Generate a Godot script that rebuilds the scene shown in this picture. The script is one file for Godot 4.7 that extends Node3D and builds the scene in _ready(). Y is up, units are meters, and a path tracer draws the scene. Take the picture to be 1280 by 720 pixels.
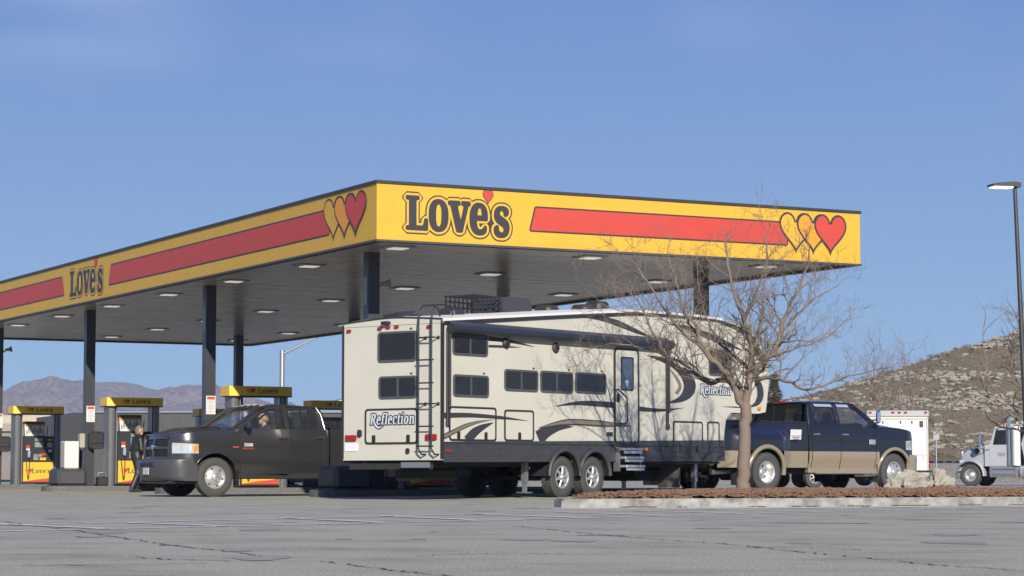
extends Node3D

var M := {}
var counts := {}
var rng := RandomNumberGenerator.new()
var serif: SystemFont
var sans: SystemFont

# ------------------------------------------------------------------ mesh builder
class MB:
	var v := PackedVector3Array()
	var n := PackedVector3Array()
	var c := PackedColorArray()
	var col := Color.WHITE
	func put(p: Vector3, q: Vector3) -> void:
		v.push_back(p); n.push_back(q); c.push_back(col)
	# corners run counter-clockwise seen from outside
	func tri(a: Vector3, b: Vector3, d: Vector3) -> void:
		var q := (b - a).cross(d - a).normalized()
		put(a, q); put(d, q); put(b, q)
	func quad(a: Vector3, b: Vector3, d: Vector3, e: Vector3) -> void:
		tri(a, b, d); tri(a, d, e)
	func tri_out(a: Vector3, b: Vector3, d: Vector3, inside: Vector3) -> void:
		if (b - a).cross(d - a).dot(a + b + d - inside * 3.0) < 0.0: tri(a, d, b)
		else: tri(a, b, d)
	func quad_out(a: Vector3, b: Vector3, d: Vector3, e: Vector3, inside: Vector3) -> void:
		tri_out(a, b, d, inside); tri_out(a, d, e, inside)
	func tri_n(a: Vector3, b: Vector3, d: Vector3, na: Vector3, nb: Vector3, nd: Vector3) -> void:
		put(a, na); put(d, nd); put(b, nb)
	# smooth sheet; flip so that it faces away from the point inside
	func grid(rows: Array, inside: Vector3, closed := false) -> void:
		var R := rows.size()
		var C: int = rows[0].size()
		var nn := []
		for i in R:
			var a := PackedVector3Array(); a.resize(C); nn.append(a)
		var vote := 0.0
		var CC := C if closed else C - 1
		for i in R - 1:
			for j in CC:
				var k := (j + 1) % C
				var f: Vector3 = (rows[i + 1][k] - rows[i][j]).cross(rows[i + 1][j] - rows[i][k])
				var m: Vector3 = (rows[i][j] + rows[i + 1][k]) * 0.5
				vote += f.dot(m - inside)
				nn[i][j] += f; nn[i][k] += f; nn[i + 1][j] += f; nn[i + 1][k] += f
		var s := 1.0 if vote >= 0.0 else -1.0
		for i in R:
			for j in C: nn[i][j] = (nn[i][j] * s).normalized()
		for i in R - 1:
			for j in CC:
				var k := (j + 1) % C
				if s > 0.0:
					tri_n(rows[i][j], rows[i][k], rows[i + 1][k], nn[i][j], nn[i][k], nn[i + 1][k])
					tri_n(rows[i][j], rows[i + 1][k], rows[i + 1][j], nn[i][j], nn[i + 1][k], nn[i + 1][j])
				else:
					tri_n(rows[i][j], rows[i + 1][k], rows[i][k], nn[i][j], nn[i + 1][k], nn[i][k])
					tri_n(rows[i][j], rows[i + 1][j], rows[i + 1][k], nn[i][j], nn[i + 1][j], nn[i + 1][k])
	func box(ctr: Vector3, size: Vector3, bev := 0.0, b := Basis.IDENTITY) -> void:
		var h := size * 0.5
		var e := minf(bev, minf(h.x, minf(h.y, h.z)) * 0.95)
		var P := {}
		for sx in [-1, 1]:
			for sy in [-1, 1]:
				for sz in [-1, 1]:
					var k := Vector3(sx * h.x, sy * h.y, sz * h.z)
					for ax in 3:
						var q := k
						for o in 3:
							if o != ax: q[o] -= signf(k[o]) * e
						P[[sx, sy, sz, ax]] = ctr + b * q
		for ax in 3:
			var a1 := (ax + 1) % 3
			var a2 := (ax + 2) % 3
			for s in [-1, 1]:
				var L := []
				for t in [[-1, -1], [1, -1], [1, 1], [-1, 1]]:
					var key := [0, 0, 0, ax]
					key[ax] = s; key[a1] = t[0]; key[a2] = t[1]
					L.append(P[key])
				quad_out(L[0], L[1], L[2], L[3], ctr)
			if e > 0.0:
				for s1 in [-1, 1]:
					for s2 in [-1, 1]:
						var L := []
						for t in [[-1, a1], [1, a1], [1, a2], [-1, a2]]:
							var key := [0, 0, 0, t[1]]
							key[ax] = t[0]; key[a1] = s1; key[a2] = s2
							L.append(P[key])
						quad_out(L[0], L[1], L[2], L[3], ctr)
		if e > 0.0:
			for sx in [-1, 1]:
				for sy in [-1, 1]:
					for sz in [-1, 1]:
						tri_out(P[[sx, sy, sz, 0]], P[[sx, sy, sz, 1]], P[[sx, sy, sz, 2]], ctr)
	func ab(x0: float, x1: float, y0: float, y1: float, z0: float, z1: float, bev := 0.0) -> void:
		box(Vector3((x0 + x1) * 0.5, (y0 + y1) * 0.5, (z0 + z1) * 0.5), Vector3(absf(x1 - x0), absf(y1 - y0), absf(z1 - z0)), bev)
	# turned body: profile of Vector2(along axis, radius)
	func lathe(o: Vector3, ax: Vector3, prof: Array, seg := 20) -> void:
		ax = ax.normalized()
		var t := Vector3.UP if absf(ax.y) < 0.9 else Vector3.RIGHT
		var e1 := ax.cross(t).normalized()
		var e2 := ax.cross(e1)
		var sn := []
		for i in prof.size() - 1:
			var d: Vector2 = prof[i + 1] - prof[i]
			sn.append(Vector2(-d.y, d.x).normalized())
		for i in prof.size() - 1:
			var p: Vector2 = prof[i]
			var q: Vector2 = prof[i + 1]
			if p.is_equal_approx(q): continue
			var na: Vector2 = sn[i]
			var nb: Vector2 = sn[i]
			if i > 0 and sn[i - 1].dot(sn[i]) > 0.6: na = (sn[i - 1] + sn[i]).normalized()
			if i < sn.size() - 1 and sn[i + 1].dot(sn[i]) > 0.6: nb = (sn[i + 1] + sn[i]).normalized()
			for k in seg:
				var c0 := e1 * cos(TAU * k / seg) + e2 * sin(TAU * k / seg)
				var c1 := e1 * cos(TAU * (k + 1) / seg) + e2 * sin(TAU * (k + 1) / seg)
				var A := o + ax * p.x + c0 * p.y
				var B := o + ax * p.x + c1 * p.y
				var C := o + ax * q.x + c1 * q.y
				var D := o + ax * q.x + c0 * q.y
				var n0 := ax * na.x + c0 * na.y
				var n1 := ax * na.x + c1 * na.y
				var n2 := ax * nb.x + c1 * nb.y
				var n3 := ax * nb.x + c0 * nb.y
				var g := (C - A).cross(D - B)
				var sg := 1.0 if g.dot(n0 + n2) > 0.0 else -1.0
				if sg > 0.0:
					if p.y > 1e-5: tri_n(A, B, C, n0, n1, n2)
					if q.y > 1e-5: tri_n(A, C, D, n0, n2, n3)
				else:
					if p.y > 1e-5: tri_n(A, C, B, n0, n2, n1)
					if q.y > 1e-5: tri_n(A, D, C, n0, n3, n2)
	func cyl(a: Vector3, b: Vector3, r: float, seg := 12, r2 := -1.0) -> void:
		var l := (b - a).length()
		if r2 < 0.0: r2 = r
		lathe(a, b - a, [Vector2(0, 0), Vector2(0, r), Vector2(l, r2), Vector2(l, 0)], seg)
	func tube(pts: Array, rad: Array, sides := 6, cap := true) -> void:
		var rows := []
		var prev := Vector3.ZERO
		for i in pts.size():
			var d: Vector3 = (pts[mini(i + 1, pts.size() - 1)] - pts[maxi(i - 1, 0)]).normalized()
			var e1: Vector3
			if i == 0:
				var t := Vector3.UP if absf(d.y) < 0.9 else Vector3.RIGHT
				e1 = d.cross(t).normalized()
			else: e1 = (prev - d * prev.dot(d)).normalized()
			prev = e1
			var e2 := d.cross(e1)
			var r: float = rad[i] if i < rad.size() else rad[-1]
			var row := PackedVector3Array()
			for k in sides: row.push_back(pts[i] + (e1 * cos(TAU * k / sides) + e2 * sin(TAU * k / sides)) * r)
			rows.append(row)
		# rings: wind outward
		for i in rows.size() - 1:
			for k in sides:
				var m := (k + 1) % sides
				var ra: Vector3 = pts[i]
				var rb: Vector3 = pts[i + 1]
				var n0: Vector3 = (rows[i][k] - ra).normalized()
				var n1: Vector3 = (rows[i][m] - ra).normalized()
				var n2: Vector3 = (rows[i + 1][m] - rb).normalized()
				var n3: Vector3 = (rows[i + 1][k] - rb).normalized()
				tri_n(rows[i][k], rows[i][m], rows[i + 1][m], n0, n1, n2)
				tri_n(rows[i][k], rows[i + 1][m], rows[i + 1][k], n0, n2, n3)
		if cap and sides > 3:
			for k in range(1, sides - 1):
				tri_out(rows[0][0], rows[0][k], rows[0][k + 1], pts[1])
				tri_out(rows[-1][0], rows[-1][k], rows[-1][k + 1], pts[-2])
	# flat polygon in the xy plane of T, thick from d0 to d1
	func prism(poly: PackedVector2Array, T: Transform3D, d0: float, d1: float, back := true) -> void:
		if poly.size() < 3: return
		var area := 0.0
		for i in poly.size(): area += poly[i].cross(poly[(i + 1) % poly.size()])
		if area < 0.0:
			poly = poly.duplicate(); poly.reverse()
		var ids := Geometry2D.triangulate_polygon(poly)
		for i in range(0, ids.size(), 3):
			var a := poly[ids[i]]
			var b := poly[ids[i + 1]]
			var d := poly[ids[i + 2]]
			if (b - a).cross(d - a) < 0.0:
				var w := b; b = d; d = w
			tri(T * Vector3(a.x, a.y, d1), T * Vector3(b.x, b.y, d1), T * Vector3(d.x, d.y, d1))
			if back: tri(T * Vector3(a.x, a.y, d0), T * Vector3(d.x, d.y, d0), T * Vector3(b.x, b.y, d0))
		for i in poly.size():
			var a := poly[i]
			var b := poly[(i + 1) % poly.size()]
			quad(T * Vector3(a.x, a.y, d0), T * Vector3(b.x, b.y, d0), T * Vector3(b.x, b.y, d1), T * Vector3(a.x, a.y, d1))
	func ring(o: PackedVector2Array, i: PackedVector2Array, T: Transform3D, d0: float, d1: float) -> void:
		for k in o.size():
			var m := (k + 1) % o.size()
			quad(T * Vector3(o[k].x, o[k].y, d1), T * Vector3(o[m].x, o[m].y, d1), T * Vector3(i[m].x, i[m].y, d1), T * Vector3(i[k].x, i[k].y, d1))
			quad(T * Vector3(o[k].x, o[k].y, d0), T * Vector3(o[m].x, o[m].y, d0), T * Vector3(o[m].x, o[m].y, d1), T * Vector3(o[k].x, o[k].y, d1))
			quad(T * Vector3(i[m].x, i[m].y, d0), T * Vector3(i[k].x, i[k].y, d0), T * Vector3(i[k].x, i[k].y, d1), T * Vector3(i[m].x, i[m].y, d1))
	func mesh(m: Material) -> ArrayMesh:
		var a := []
		a.resize(Mesh.ARRAY_MAX)
		a[Mesh.ARRAY_VERTEX] = v; a[Mesh.ARRAY_NORMAL] = n; a[Mesh.ARRAY_COLOR] = c
		var r := ArrayMesh.new()
		r.add_surface_from_arrays(Mesh.PRIMITIVE_TRIANGLES, a)
		r.surface_set_material(0, m)
		return r

# ------------------------------------------------------------------ scene helpers
func numbered(called: String) -> String:
	var k: int = counts.get(called, 0)
	counts[called] = k + 1
	return called if k == 0 else "%s_%03d" % [called, k]
func tag(o, label: String, category: String, group := "", kind := ""):
	if label: o.set_meta("label", label)
	if category: o.set_meta("category", category)
	if group: o.set_meta("group", group)
	if kind: o.set_meta("kind", kind)
	return o
func thing(called: String, label: String, category: String, at: Vector3, turn := 0.0, group := ""):
	var o := Node3D.new()
	o.name = numbered(called)
	add_child(o)
	o.position = at
	o.rotation_degrees.y = turn
	return tag(o, label, category, group)
func part(parent: Node, called: String, mb: MB, m: Material):
	var o := MeshInstance3D.new()
	o.name = called if parent != self else numbered(called)
	o.mesh = mb.mesh(m)
	parent.add_child(o, true)
	return o
func setting(called: String, mb: MB, m: Material, label := "", category := ""):
	var o = part(self, called, mb, m)
	o.set_meta("kind", "structure")
	if label: o.set_meta("label", label)
	if category: o.set_meta("category", category)
	return o
func copy(o: Node3D, called: String, at: Vector3, turn: float, label := ""):
	var r = o.duplicate()
	r.name = numbered(called)
	add_child(r)
	r.position = at
	r.rotation_degrees.y = turn
	if label: r.set_meta("label", label)
	return r

func lin(r: float, g: float, b: float) -> Color:
	return Color(r, g, b).linear_to_srgb()
func mat(r: float, g: float, b: float, rough := 0.7, metal := 0.0) -> StandardMaterial3D:
	var m := StandardMaterial3D.new()
	m.albedo_color = lin(r, g, b)
	m.roughness = rough
	m.metallic = metal
	return m
func noise_tex(freq: float, oct: int, stops: Array, sz := 512, sd := 1, kind := FastNoiseLite.TYPE_SIMPLEX_SMOOTH) -> NoiseTexture2D:
	var f := FastNoiseLite.new()
	f.noise_type = kind
	f.seed = sd
	f.frequency = freq
	f.fractal_octaves = oct
	var g := Gradient.new()
	var offs := PackedFloat32Array()
	var cols := PackedColorArray()
	for s in stops:
		offs.push_back(s[0]); cols.push_back(lin(s[1], s[2], s[3]))
	g.offsets = offs; g.colors = cols
	var t := NoiseTexture2D.new()
	t.width = sz; t.height = sz
	t.seamless = true
	t.noise = f
	t.color_ramp = g
	return t
func bump_tex(freq: float, oct: int, strength: float, sz := 512, sd := 3) -> NoiseTexture2D:
	var f := FastNoiseLite.new()
	f.seed = sd
	f.frequency = freq
	f.fractal_octaves = oct
	var t := NoiseTexture2D.new()
	t.width = sz; t.height = sz
	t.seamless = true
	t.as_normal_map = true
	t.bump_strength = strength
	t.noise = f
	return t
# surface whose colour varies with a grain: base colour times the noise
func grained(r: float, g: float, b: float, amount: float, metres: float, rough := 0.85, freq := 0.02, oct := 4, sd := 1, world := true) -> StandardMaterial3D:
	var m := StandardMaterial3D.new()
	var lo := 1.0 - amount
	var hi := 1.0 + amount
	m.albedo_texture = noise_tex(freq, oct, [[0.0, r * lo, g * lo, b * lo], [0.5, r, g, b], [1.0, r * hi, g * hi, b * hi]], 512, sd)
	m.roughness = rough
	m.uv1_triplanar = true
	m.uv1_world_triplanar = world
	m.uv1_scale = Vector3.ONE / metres
	return m
func paint(r: float, g: float, b: float, metal := 0.35) -> StandardMaterial3D:
	var m := mat(r, g, b, 0.33, metal)
	m.clearcoat_enabled = true
	m.clearcoat = 0.8
	m.clearcoat_roughness = 0.08
	return m

func rrect(x0: float, y0: float, x1: float, y1: float, r: float, k := 4) -> PackedVector2Array:
	var p := PackedVector2Array()
	var cs := [[x1 - r, y0 + r, -90.0], [x1 - r, y1 - r, 0.0], [x0 + r, y1 - r, 90.0], [x0 + r, y0 + r, 180.0]]
	for c in cs:
		for i in k + 1:
			var a := deg_to_rad(c[2] + 90.0 * i / k)
			p.push_back(Vector2(c[0] + r * cos(a), c[1] + r * sin(a)))
	return p
func heart(cx: float, tip: float, w: float, h: float) -> PackedVector2Array:
	var p := PackedVector2Array()
	for i in 40:
		var t := TAU * i / 40.0
		var x := 16.0 * pow(sin(t), 3)
		var y := 13.0 * cos(t) - 5.0 * cos(2 * t) - 2.0 * cos(3 * t) - cos(4 * t)
		p.push_back(Vector2(cx + x / 32.0 * w, tip + (y + 17.0) / 29.0 * h))
	return p
func poly(a: Array) -> PackedVector2Array:
	var p := PackedVector2Array()
	for i in range(0, a.size(), 2): p.push_back(Vector2(a[i], a[i + 1]))
	return p
func grown(p: PackedVector2Array, d: float) -> PackedVector2Array:
	var r := Geometry2D.offset_polygon(p, d, Geometry2D.JOIN_ROUND)
	return r[0] if r.size() else PackedVector2Array()
# ribbon polygon with a width at each point, its ends pointed where the width is nil
func swoosh(pts: Array) -> PackedVector2Array:
	var c := []
	var steps := 6
	for i in pts.size() - 1:
		for k in steps:
			var t := float(k) / steps
			var p0 = pts[maxi(i - 1, 0)]
			var p1 = pts[i]
			var p2 = pts[i + 1]
			var p3 = pts[mini(i + 2, pts.size() - 1)]
			c.append([_cr(p0[0], p1[0], p2[0], p3[0], t), _cr(p0[1], p1[1], p2[1], p3[1], t), lerpf(p1[2], p2[2], t)])
	c.append(pts[-1])
	var up := PackedVector2Array()
	var dn := PackedVector2Array()
	for i in c.size():
		var d := Vector2(c[mini(i + 1, c.size() - 1)][0] - c[maxi(i - 1, 0)][0], c[mini(i + 1, c.size() - 1)][1] - c[maxi(i - 1, 0)][1]).normalized()
		var q := Vector2(-d.y, d.x) * maxf(c[i][2], 0.004) * 0.5
		up.push_back(Vector2(c[i][0], c[i][1]) + q)
		dn.push_back(Vector2(c[i][0], c[i][1]) - q)
	dn.reverse()
	up.append_array(dn)
	return up
func _cr(a: float, b: float, c: float, d: float, t: float) -> float:
	return 0.5 * ((2.0 * b) + (-a + c) * t + (2.0 * a - 5.0 * b + 4.0 * c - d) * t * t + (-a + 3.0 * b - 3.0 * c + d) * t * t * t)

# outlines of a word: [[outer polygons], [counters]], scaled to cap height h, left edge at x = 0, base line at y = 0
func word(text: String, font: Font, h: float, shear := 0.0) -> Array:
	var ts := TextServerManager.get_primary_interface()
	var rid: RID = font.get_rids()[0]
	var outer := []
	var holes := []
	var pen := 0.0
	for ch in text:
		var gi := ts.font_get_glyph_index(rid, 100, ch.unicode_at(0), 0)
		var d := ts.font_get_glyph_contours(rid, 100, gi)
		var pts: PackedVector3Array = d.points
		var start := 0
		for e in d.contours:
			var raw := []
			for i in range(start, e + 1): raw.append(Vector3(pts[i].x, -pts[i].y, pts[i].z))
			start = e + 1
			var full := []
			for i in raw.size():
				var p: Vector3 = raw[i]
				var q: Vector3 = raw[(i + 1) % raw.size()]
				full.append(p)
				if p.z < 0.5 and q.z < 0.5: full.append(Vector3((p.x + q.x) * 0.5, (p.y + q.y) * 0.5, 1))
			while full[0].z < 0.5: full.append(full.pop_front())
			var out := PackedVector2Array()
			var i := 0
			while i < full.size():
				var p: Vector3 = full[i]
				var q: Vector3 = full[(i + 1) % full.size()]
				out.push_back(Vector2(p.x, p.y))
				if q.z < 0.5:
					var w: Vector3 = full[(i + 2) % full.size()]
					for k in range(1, 5):
						var t := k / 5.0
						out.push_back(Vector2(p.x, p.y) * (1 - t) * (1 - t) + Vector2(q.x, q.y) * 2 * t * (1 - t) + Vector2(w.x, w.y) * t * t)
					i += 2
				else: i += 1
			for k in out.size(): out[k] = Vector2(out[k].x + pen, out[k].y)
			var area := 0.0
			for k in out.size(): area += out[k].cross(out[(k + 1) % out.size()])
			if (area > 0.0) == bool(d.orientation): holes.append(out)
			else: outer.append(out)
		pen += ts.font_get_glyph_advance(rid, 100, gi).x
	# scale by the first letter, a capital
	var lo := 1e9
	var hi := -1e9
	var left := 1e9
	for p in outer[0]:
		lo = minf(lo, p.y); hi = maxf(hi, p.y); left = minf(left, p.x)
	var s := h / (hi - lo)
	for L in [outer, holes]:
		for k in L.size():
			var q: PackedVector2Array = L[k]
			for i in q.size():
				var y := (q[i].y - lo) * s
				q[i] = Vector2((q[i].x - left) * s + y * shear, y)
			var area := 0.0
			for i in q.size(): area += q[i].cross(q[(i + 1) % q.size()])
			if area < 0.0: q.reverse()
			L[k] = q
	return [outer, holes]
func merged(list: Array, d: float) -> Array:
	var res := []
	for p in list:
		var cur: PackedVector2Array = grown(p, d)
		var keep := []
		for r in res:
			var u := Geometry2D.merge_polygons(r, cur)
			var outs := []
			for q in u:
				var area := 0.0
				for i in q.size(): area += q[i].cross(q[(i + 1) % q.size()])
				if area > 0.0: outs.append(q)
			if outs.size() == 1: cur = outs[0]
			else: keep.append(r)
		keep.append(cur)
		res = keep
	return res
func fit(w: Array, x0: float, y0: float, sx := 1.0) -> Array:
	for L in w:
		for k in L.size():
			var q: PackedVector2Array = L[k]
			for i in q.size(): q[i] = Vector2(x0 + q[i].x * sx, y0 + q[i].y)
			L[k] = q
	return w
func text_part(parent: Node, called: String, text: String, font: Font, h: float, T: Transform3D, m: Material):
	var t := TextMesh.new()
	t.text = text
	t.font = font
	t.font_size = 32
	t.pixel_size = h / 24.0
	t.depth = 0.004
	t.curve_step = 2.0
	t.material = m
	var o := MeshInstance3D.new()
	o.name = called
	o.mesh = t
	o.transform = T
	parent.add_child(o, true)
	return o

# height of the paving, which climbs a hand's breadth towards the parked pickup
func gh(x: float, d: float) -> float:
	return 0.1 * smoothstep(-7.0, 6.0, x) * smoothstep(38.0, 50.0, d) * (1.0 - smoothstep(62.0, 90.0, d)) - 0.1 * smoothstep(92.0, 112.0, d)
func at(x: float, d: float, y := 0.0) -> Vector3:
	return Vector3(x, gh(x, d) + y, -d)
func _ready() -> void:
	rng.seed = 7
	# camera
	var cam := Camera3D.new()
	cam.name = "camera"
	add_child(cam)
	cam.position = Vector3(0, 0.5, 0)
	cam.rotation_degrees = Vector3(4.574, 0, 0)
	cam.fov = 14.155
	cam.near = 0.1
	cam.far = 9000.0
	cam.current = true
	# sky
	var we := WorldEnvironment.new()
	we.name = "daylight"
	var env := Environment.new()
	env.background_mode = Environment.BG_SKY
	env.tonemap_mode = Environment.TONE_MAPPER_LINEAR
	env.tonemap_exposure = 1.5
	var sm := ProceduralSkyMaterial.new()
	sm.sky_top_color = lin(0.036, 0.095, 0.355)
	sm.sky_horizon_color = lin(0.24, 0.373, 0.51)
	sm.sky_curve = 0.14
	sm.ground_bottom_color = lin(0.16, 0.15, 0.14)
	sm.ground_horizon_color = lin(0.3, 0.33, 0.36)
	sm.sun_angle_max = 1.0
	sm.sky_cover = cirrus()
	sm.sky_cover_modulate = Color(1, 1, 1, 1)
	var sky := Sky.new()
	sky.sky_material = sm
	env.sky = sky
	env.fog_enabled = true
	env.fog_density = 0.00013
	env.fog_light_color = Color(0.62, 0.7, 0.82)
	env.sdfgi_enabled = true
	env.ssao_enabled = true
	env.ssil_enabled = true
	we.environment = env
	add_child(we)
	# low winter sun behind the photographer, a little to the right
	var sun := DirectionalLight3D.new()
	sun.name = "sun"
	sun.rotation_degrees = Vector3(-24, 10, 0)
	sun.light_energy = 1.55
	sun.light_color = Color(1.0, 0.968, 0.905)
	sun.light_angular_distance = 0.5
	sun.shadow_enabled = true
	add_child(sun)
	serif = SystemFont.new()
	serif.font_names = PackedStringArray(["Droid Serif"])
	serif.font_weight = 700
	sans = SystemFont.new()
	sans.font_names = PackedStringArray(["Droid Sans"])
	sans.font_weight = 700
	materials()
	ground()
	far_land()
	canopy()
	islands()
	far_buildings()
	travel_trailer()
	pickups()
	other_vehicles()
	planted_island()
	trees()
	people()
	small_things()

func cirrus() -> ImageTexture:
	var f := FastNoiseLite.new()
	f.seed = 11
	f.frequency = 0.016
	f.fractal_octaves = 6
	var f2 := FastNoiseLite.new()
	f2.seed = 5
	f2.frequency = 0.004
	var w := 1024
	var h := 512
	var im := Image.create(w, h, false, Image.FORMAT_RGBA8)
	for y in h / 2:
		for x in w:
			var a := TAU * x / w
			var e := PI * 0.5 * (1.0 - 2.0 * y / h)
			var d := Vector3(cos(a) * cos(e), sin(e), sin(a) * cos(e)) * 260.0
			var q := Vector3(d.x * 0.55 + d.z * 0.2, d.y * 4.2 + d.x * 0.25, d.z * 0.55)
			var s := f.get_noise_3dv(q) * 0.5 + 0.5
			var b := f2.get_noise_3dv(d * 1.6) * 0.5 + 0.5
			var k := smoothstep(0.44, 0.72, s) * smoothstep(0.36, 0.62, b) * smoothstep(0.11, 0.19, sin(e))
			im.set_pixel(x, y, Color(0.52, 0.49, 0.44, k * 0.5))
	return ImageTexture.create_from_image(im)

func materials() -> void:
	M.black = mat(0.015, 0.015, 0.017, 0.55)
	M.trim = mat(0.022, 0.022, 0.026, 0.42)
	M.rubber = grained(0.048, 0.047, 0.046, 0.35, 0.5, 0.85, 0.05, 3, 21, false)
	M.chassis = grained(0.018, 0.017, 0.016, 0.4, 0.8, 0.8, 0.03, 3, 22, false)
	M.chrome = mat(0.72, 0.72, 0.73, 0.14, 1.0)
	M.alloy = mat(0.55, 0.55, 0.55, 0.36, 0.75)
	M.steel = mat(0.36, 0.36, 0.37, 0.42, 0.8)
	M.white = mat(0.5, 0.5, 0.49, 0.5)
	M.glass = mat(0.02, 0.025, 0.03, 0.03)
	M.glass.transparency = BaseMaterial3D.TRANSPARENCY_ALPHA
	M.glass.albedo_color.a = 0.62
	M.tint = mat(0.012, 0.014, 0.018, 0.03)
	M.tint.transparency = BaseMaterial3D.TRANSPARENCY_ALPHA
	M.tint.albedo_color.a = 0.82
	M.clear = mat(0.05, 0.06, 0.07, 0.02)
	M.clear.transparency = BaseMaterial3D.TRANSPARENCY_ALPHA
	M.clear.albedo_color.a = 0.28
	M.dark_glass = mat(0.012, 0.012, 0.014, 0.06)
	M.red_lens = mat(0.24, 0.012, 0.01, 0.18)
	M.amber = mat(0.65, 0.2, 0.02, 0.2)
	M.lamp_glass = mat(0.6, 0.62, 0.64, 0.08, 0.5)
	M.yellow = grained(0.52, 0.31, 0.028, 0.05, 3.0, 0.5, 0.01, 3, 31)
	M.red = grained(0.42, 0.046, 0.033, 0.06, 3.0, 0.5, 0.01, 3, 32)
	M.orange = mat(0.6, 0.24, 0.02, 0.5)
	M.ink = mat(0.028, 0.027, 0.032, 0.5)
	M.charcoal = grained(0.045, 0.046, 0.05, 0.2, 1.5, 0.5, 0.02, 4, 33)
	M.concrete = grained(0.42, 0.41, 0.385, 0.22, 1.7, 0.92, 0.012, 6, 34)
	M.soffit = grained(0.42, 0.385, 0.32, 0.22, 4.0, 0.26, 0.008, 5, 35)

# ------------------------------------------------------------------ ground
func ground() -> void:
	var xs := []
	for i in 61: xs.append(-15.0 + i * 0.5)
	for k in [20.0, 30.0, 45.0, 70.0, 110.0, 170.0]:
		xs.append(k); xs.push_front(-k)
	var ds := [-60.0, -20.0, 0.0]
	for i in 46: ds.append(4.0 + i * 2.0)
	for k in [97.0, 100.0, 104.0, 108.0, 112.0, 120.0, 140.0, 165.0]: ds.append(k)
	var rows := []
	for d in ds:
		var r := PackedVector3Array()
		for x in xs: r.push_back(Vector3(x, gh(x, d), -d))
		rows.append(r)
	var mb := MB.new()
	mb.grid(rows, Vector3(0, -500, 0))
	var m := grained(0.322, 0.308, 0.24, 0.5, 1.3, 0.93, 0.09, 5, 41)
	m.detail_enabled = true
	m.detail_albedo = noise_tex(0.006, 5, [[0.0, 0.66, 0.655, 0.64], [0.35, 0.88, 0.88, 0.87], [0.62, 1, 1, 1], [1.0, 1, 1, 1]], 1024, 43)
	m.detail_blend_mode = BaseMaterial3D.BLEND_MODE_MUL
	m.detail_uv_layer = BaseMaterial3D.DETAIL_UV_2
	m.uv2_triplanar = true
	m.uv2_world_triplanar = true
	m.uv2_scale = Vector3.ONE / 9.0
	m.normal_enabled = true
	m.normal_texture = bump_tex(0.12, 3, 5.0)
	m.normal_scale = 0.5
	setting("asphalt_ground", mb, m)
	# painted lines of the hatched lane, worn through in places
	var pm := StandardMaterial3D.new()
	pm.albedo_texture = noise_tex(0.03, 5, [[0.0, 0.25, 0.25, 0.245], [0.3, 0.34, 0.34, 0.33], [0.45, 0.62, 0.62, 0.6], [1.0, 0.75, 0.75, 0.73]], 512, 44)
	pm.roughness = 0.85
	pm.uv1_triplanar = true
	pm.uv1_world_triplanar = true
	pm.uv1_scale = Vector3.ONE / 1.1
	var L := [[-7.6, 19.0, -4.6, 23.0], [-4.6, 23.0, 0.0, 29.2], [0.0, 29.2, 3.2, 33.2],
		[-7.4, 16.5, -4.44, 20.1], [-4.44, 20.1, 0.0, 25.1], [0.0, 25.1, 3.4, 29.6], [3.4, 29.6, 7.8, 35.2],
		[-5.1, 23.0, -3.65, 21.0], [-3.9, 23.6, -2.7, 22.0], [-2.6, 26.1, -1.35, 23.8], [-1.55, 27.4, -0.4, 24.9], [-0.5, 28.6, 0.75, 26.3], [0.6, 29.9, 1.8, 27.7], [1.6, 31.3, 2.85, 29.1], [2.7, 32.5, 4.0, 30.6], [3.9, 33.9, 5.2, 32.1], [5.2, 35.0, 6.4, 33.6]]
	for i in L.size():
		var a := Vector3(L[i][0], 0, -L[i][1])
		var b := Vector3(L[i][2], 0, -L[i][3])
		var d := (b - a).normalized()
		var q := Vector3(-d.z, 0, d.x) * 0.06
		var o := Vector3(0, 0.0055 if i < 7 else 0.0095, 0)
		var p := MB.new()
		p.quad(a - q + o, a + q + o, b + q + o, b - q + o)
		if p.n[0].y < 0:
			p = MB.new()
			p.quad(a - q + o, b - q + o, b + q + o, a + q + o)
		setting("painted_line", p, pm)
	# cracks in the asphalt
	var cm := mat(0.075, 0.072, 0.066, 0.95)
	var C := [[[-5.4, 24.5], [-3.9, 20.7], [-3.1, 18.35], [-2.47, 16.5], [-2.1, 15.6], [-1.73, 14.8], [-1.53, 14.1]],
		[[-2.27, 14.0], [-1.98, 13.55], [-1.47, 13.3], [-1.1, 13.3], [-0.78, 12.5], [-0.4, 11.6], [0.1, 10.6]],
		[[0.0, 22.3], [0.42, 20.4], [0.78, 18.8], [1.25, 17.3], [1.5, 16.7], [1.76, 15.3], [2.0, 14.2], [2.3, 12.8], [2.65, 12.0], [3.4, 11.0]],
		[[-0.63, 14.1], [-0.25, 14.5], [0.0, 14.65], [0.35, 14.5]],
		[[2.4, 15.2], [2.0, 15.6], [1.55, 15.9]], [[-3.0, 12.6], [-2.3, 12.8], [-1.6, 13.0]]]
	for line in C:
		var p := MB.new()
		var prev := []
		for i in line.size() - 1:
			for k in 14:
				var t := k / 14.0
				var x: float = lerpf(line[i][0], line[i + 1][0], t) + rng.randf_range(-0.03, 0.03)
				var d: float = lerpf(line[i][1], line[i + 1][1], t) + rng.randf_range(-0.05, 0.05)
				var dir := Vector2(line[i + 1][0] - line[i][0], line[i + 1][1] - line[i][1]).normalized()
				var w := absf(rng.randfn(0.0, 0.008)) + 0.003
				var q := Vector2(-dir.y, dir.x) * w
				var now := [Vector3(x + q.x, 0.004, -d - q.y), Vector3(x - q.x, 0.004, -d + q.y)]
				if prev: p.quad_out(prev[0], now[0], now[1], prev[1], Vector3(0, -9, 0))
				prev = now
		setting("pavement_crack", p, cm)
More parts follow.
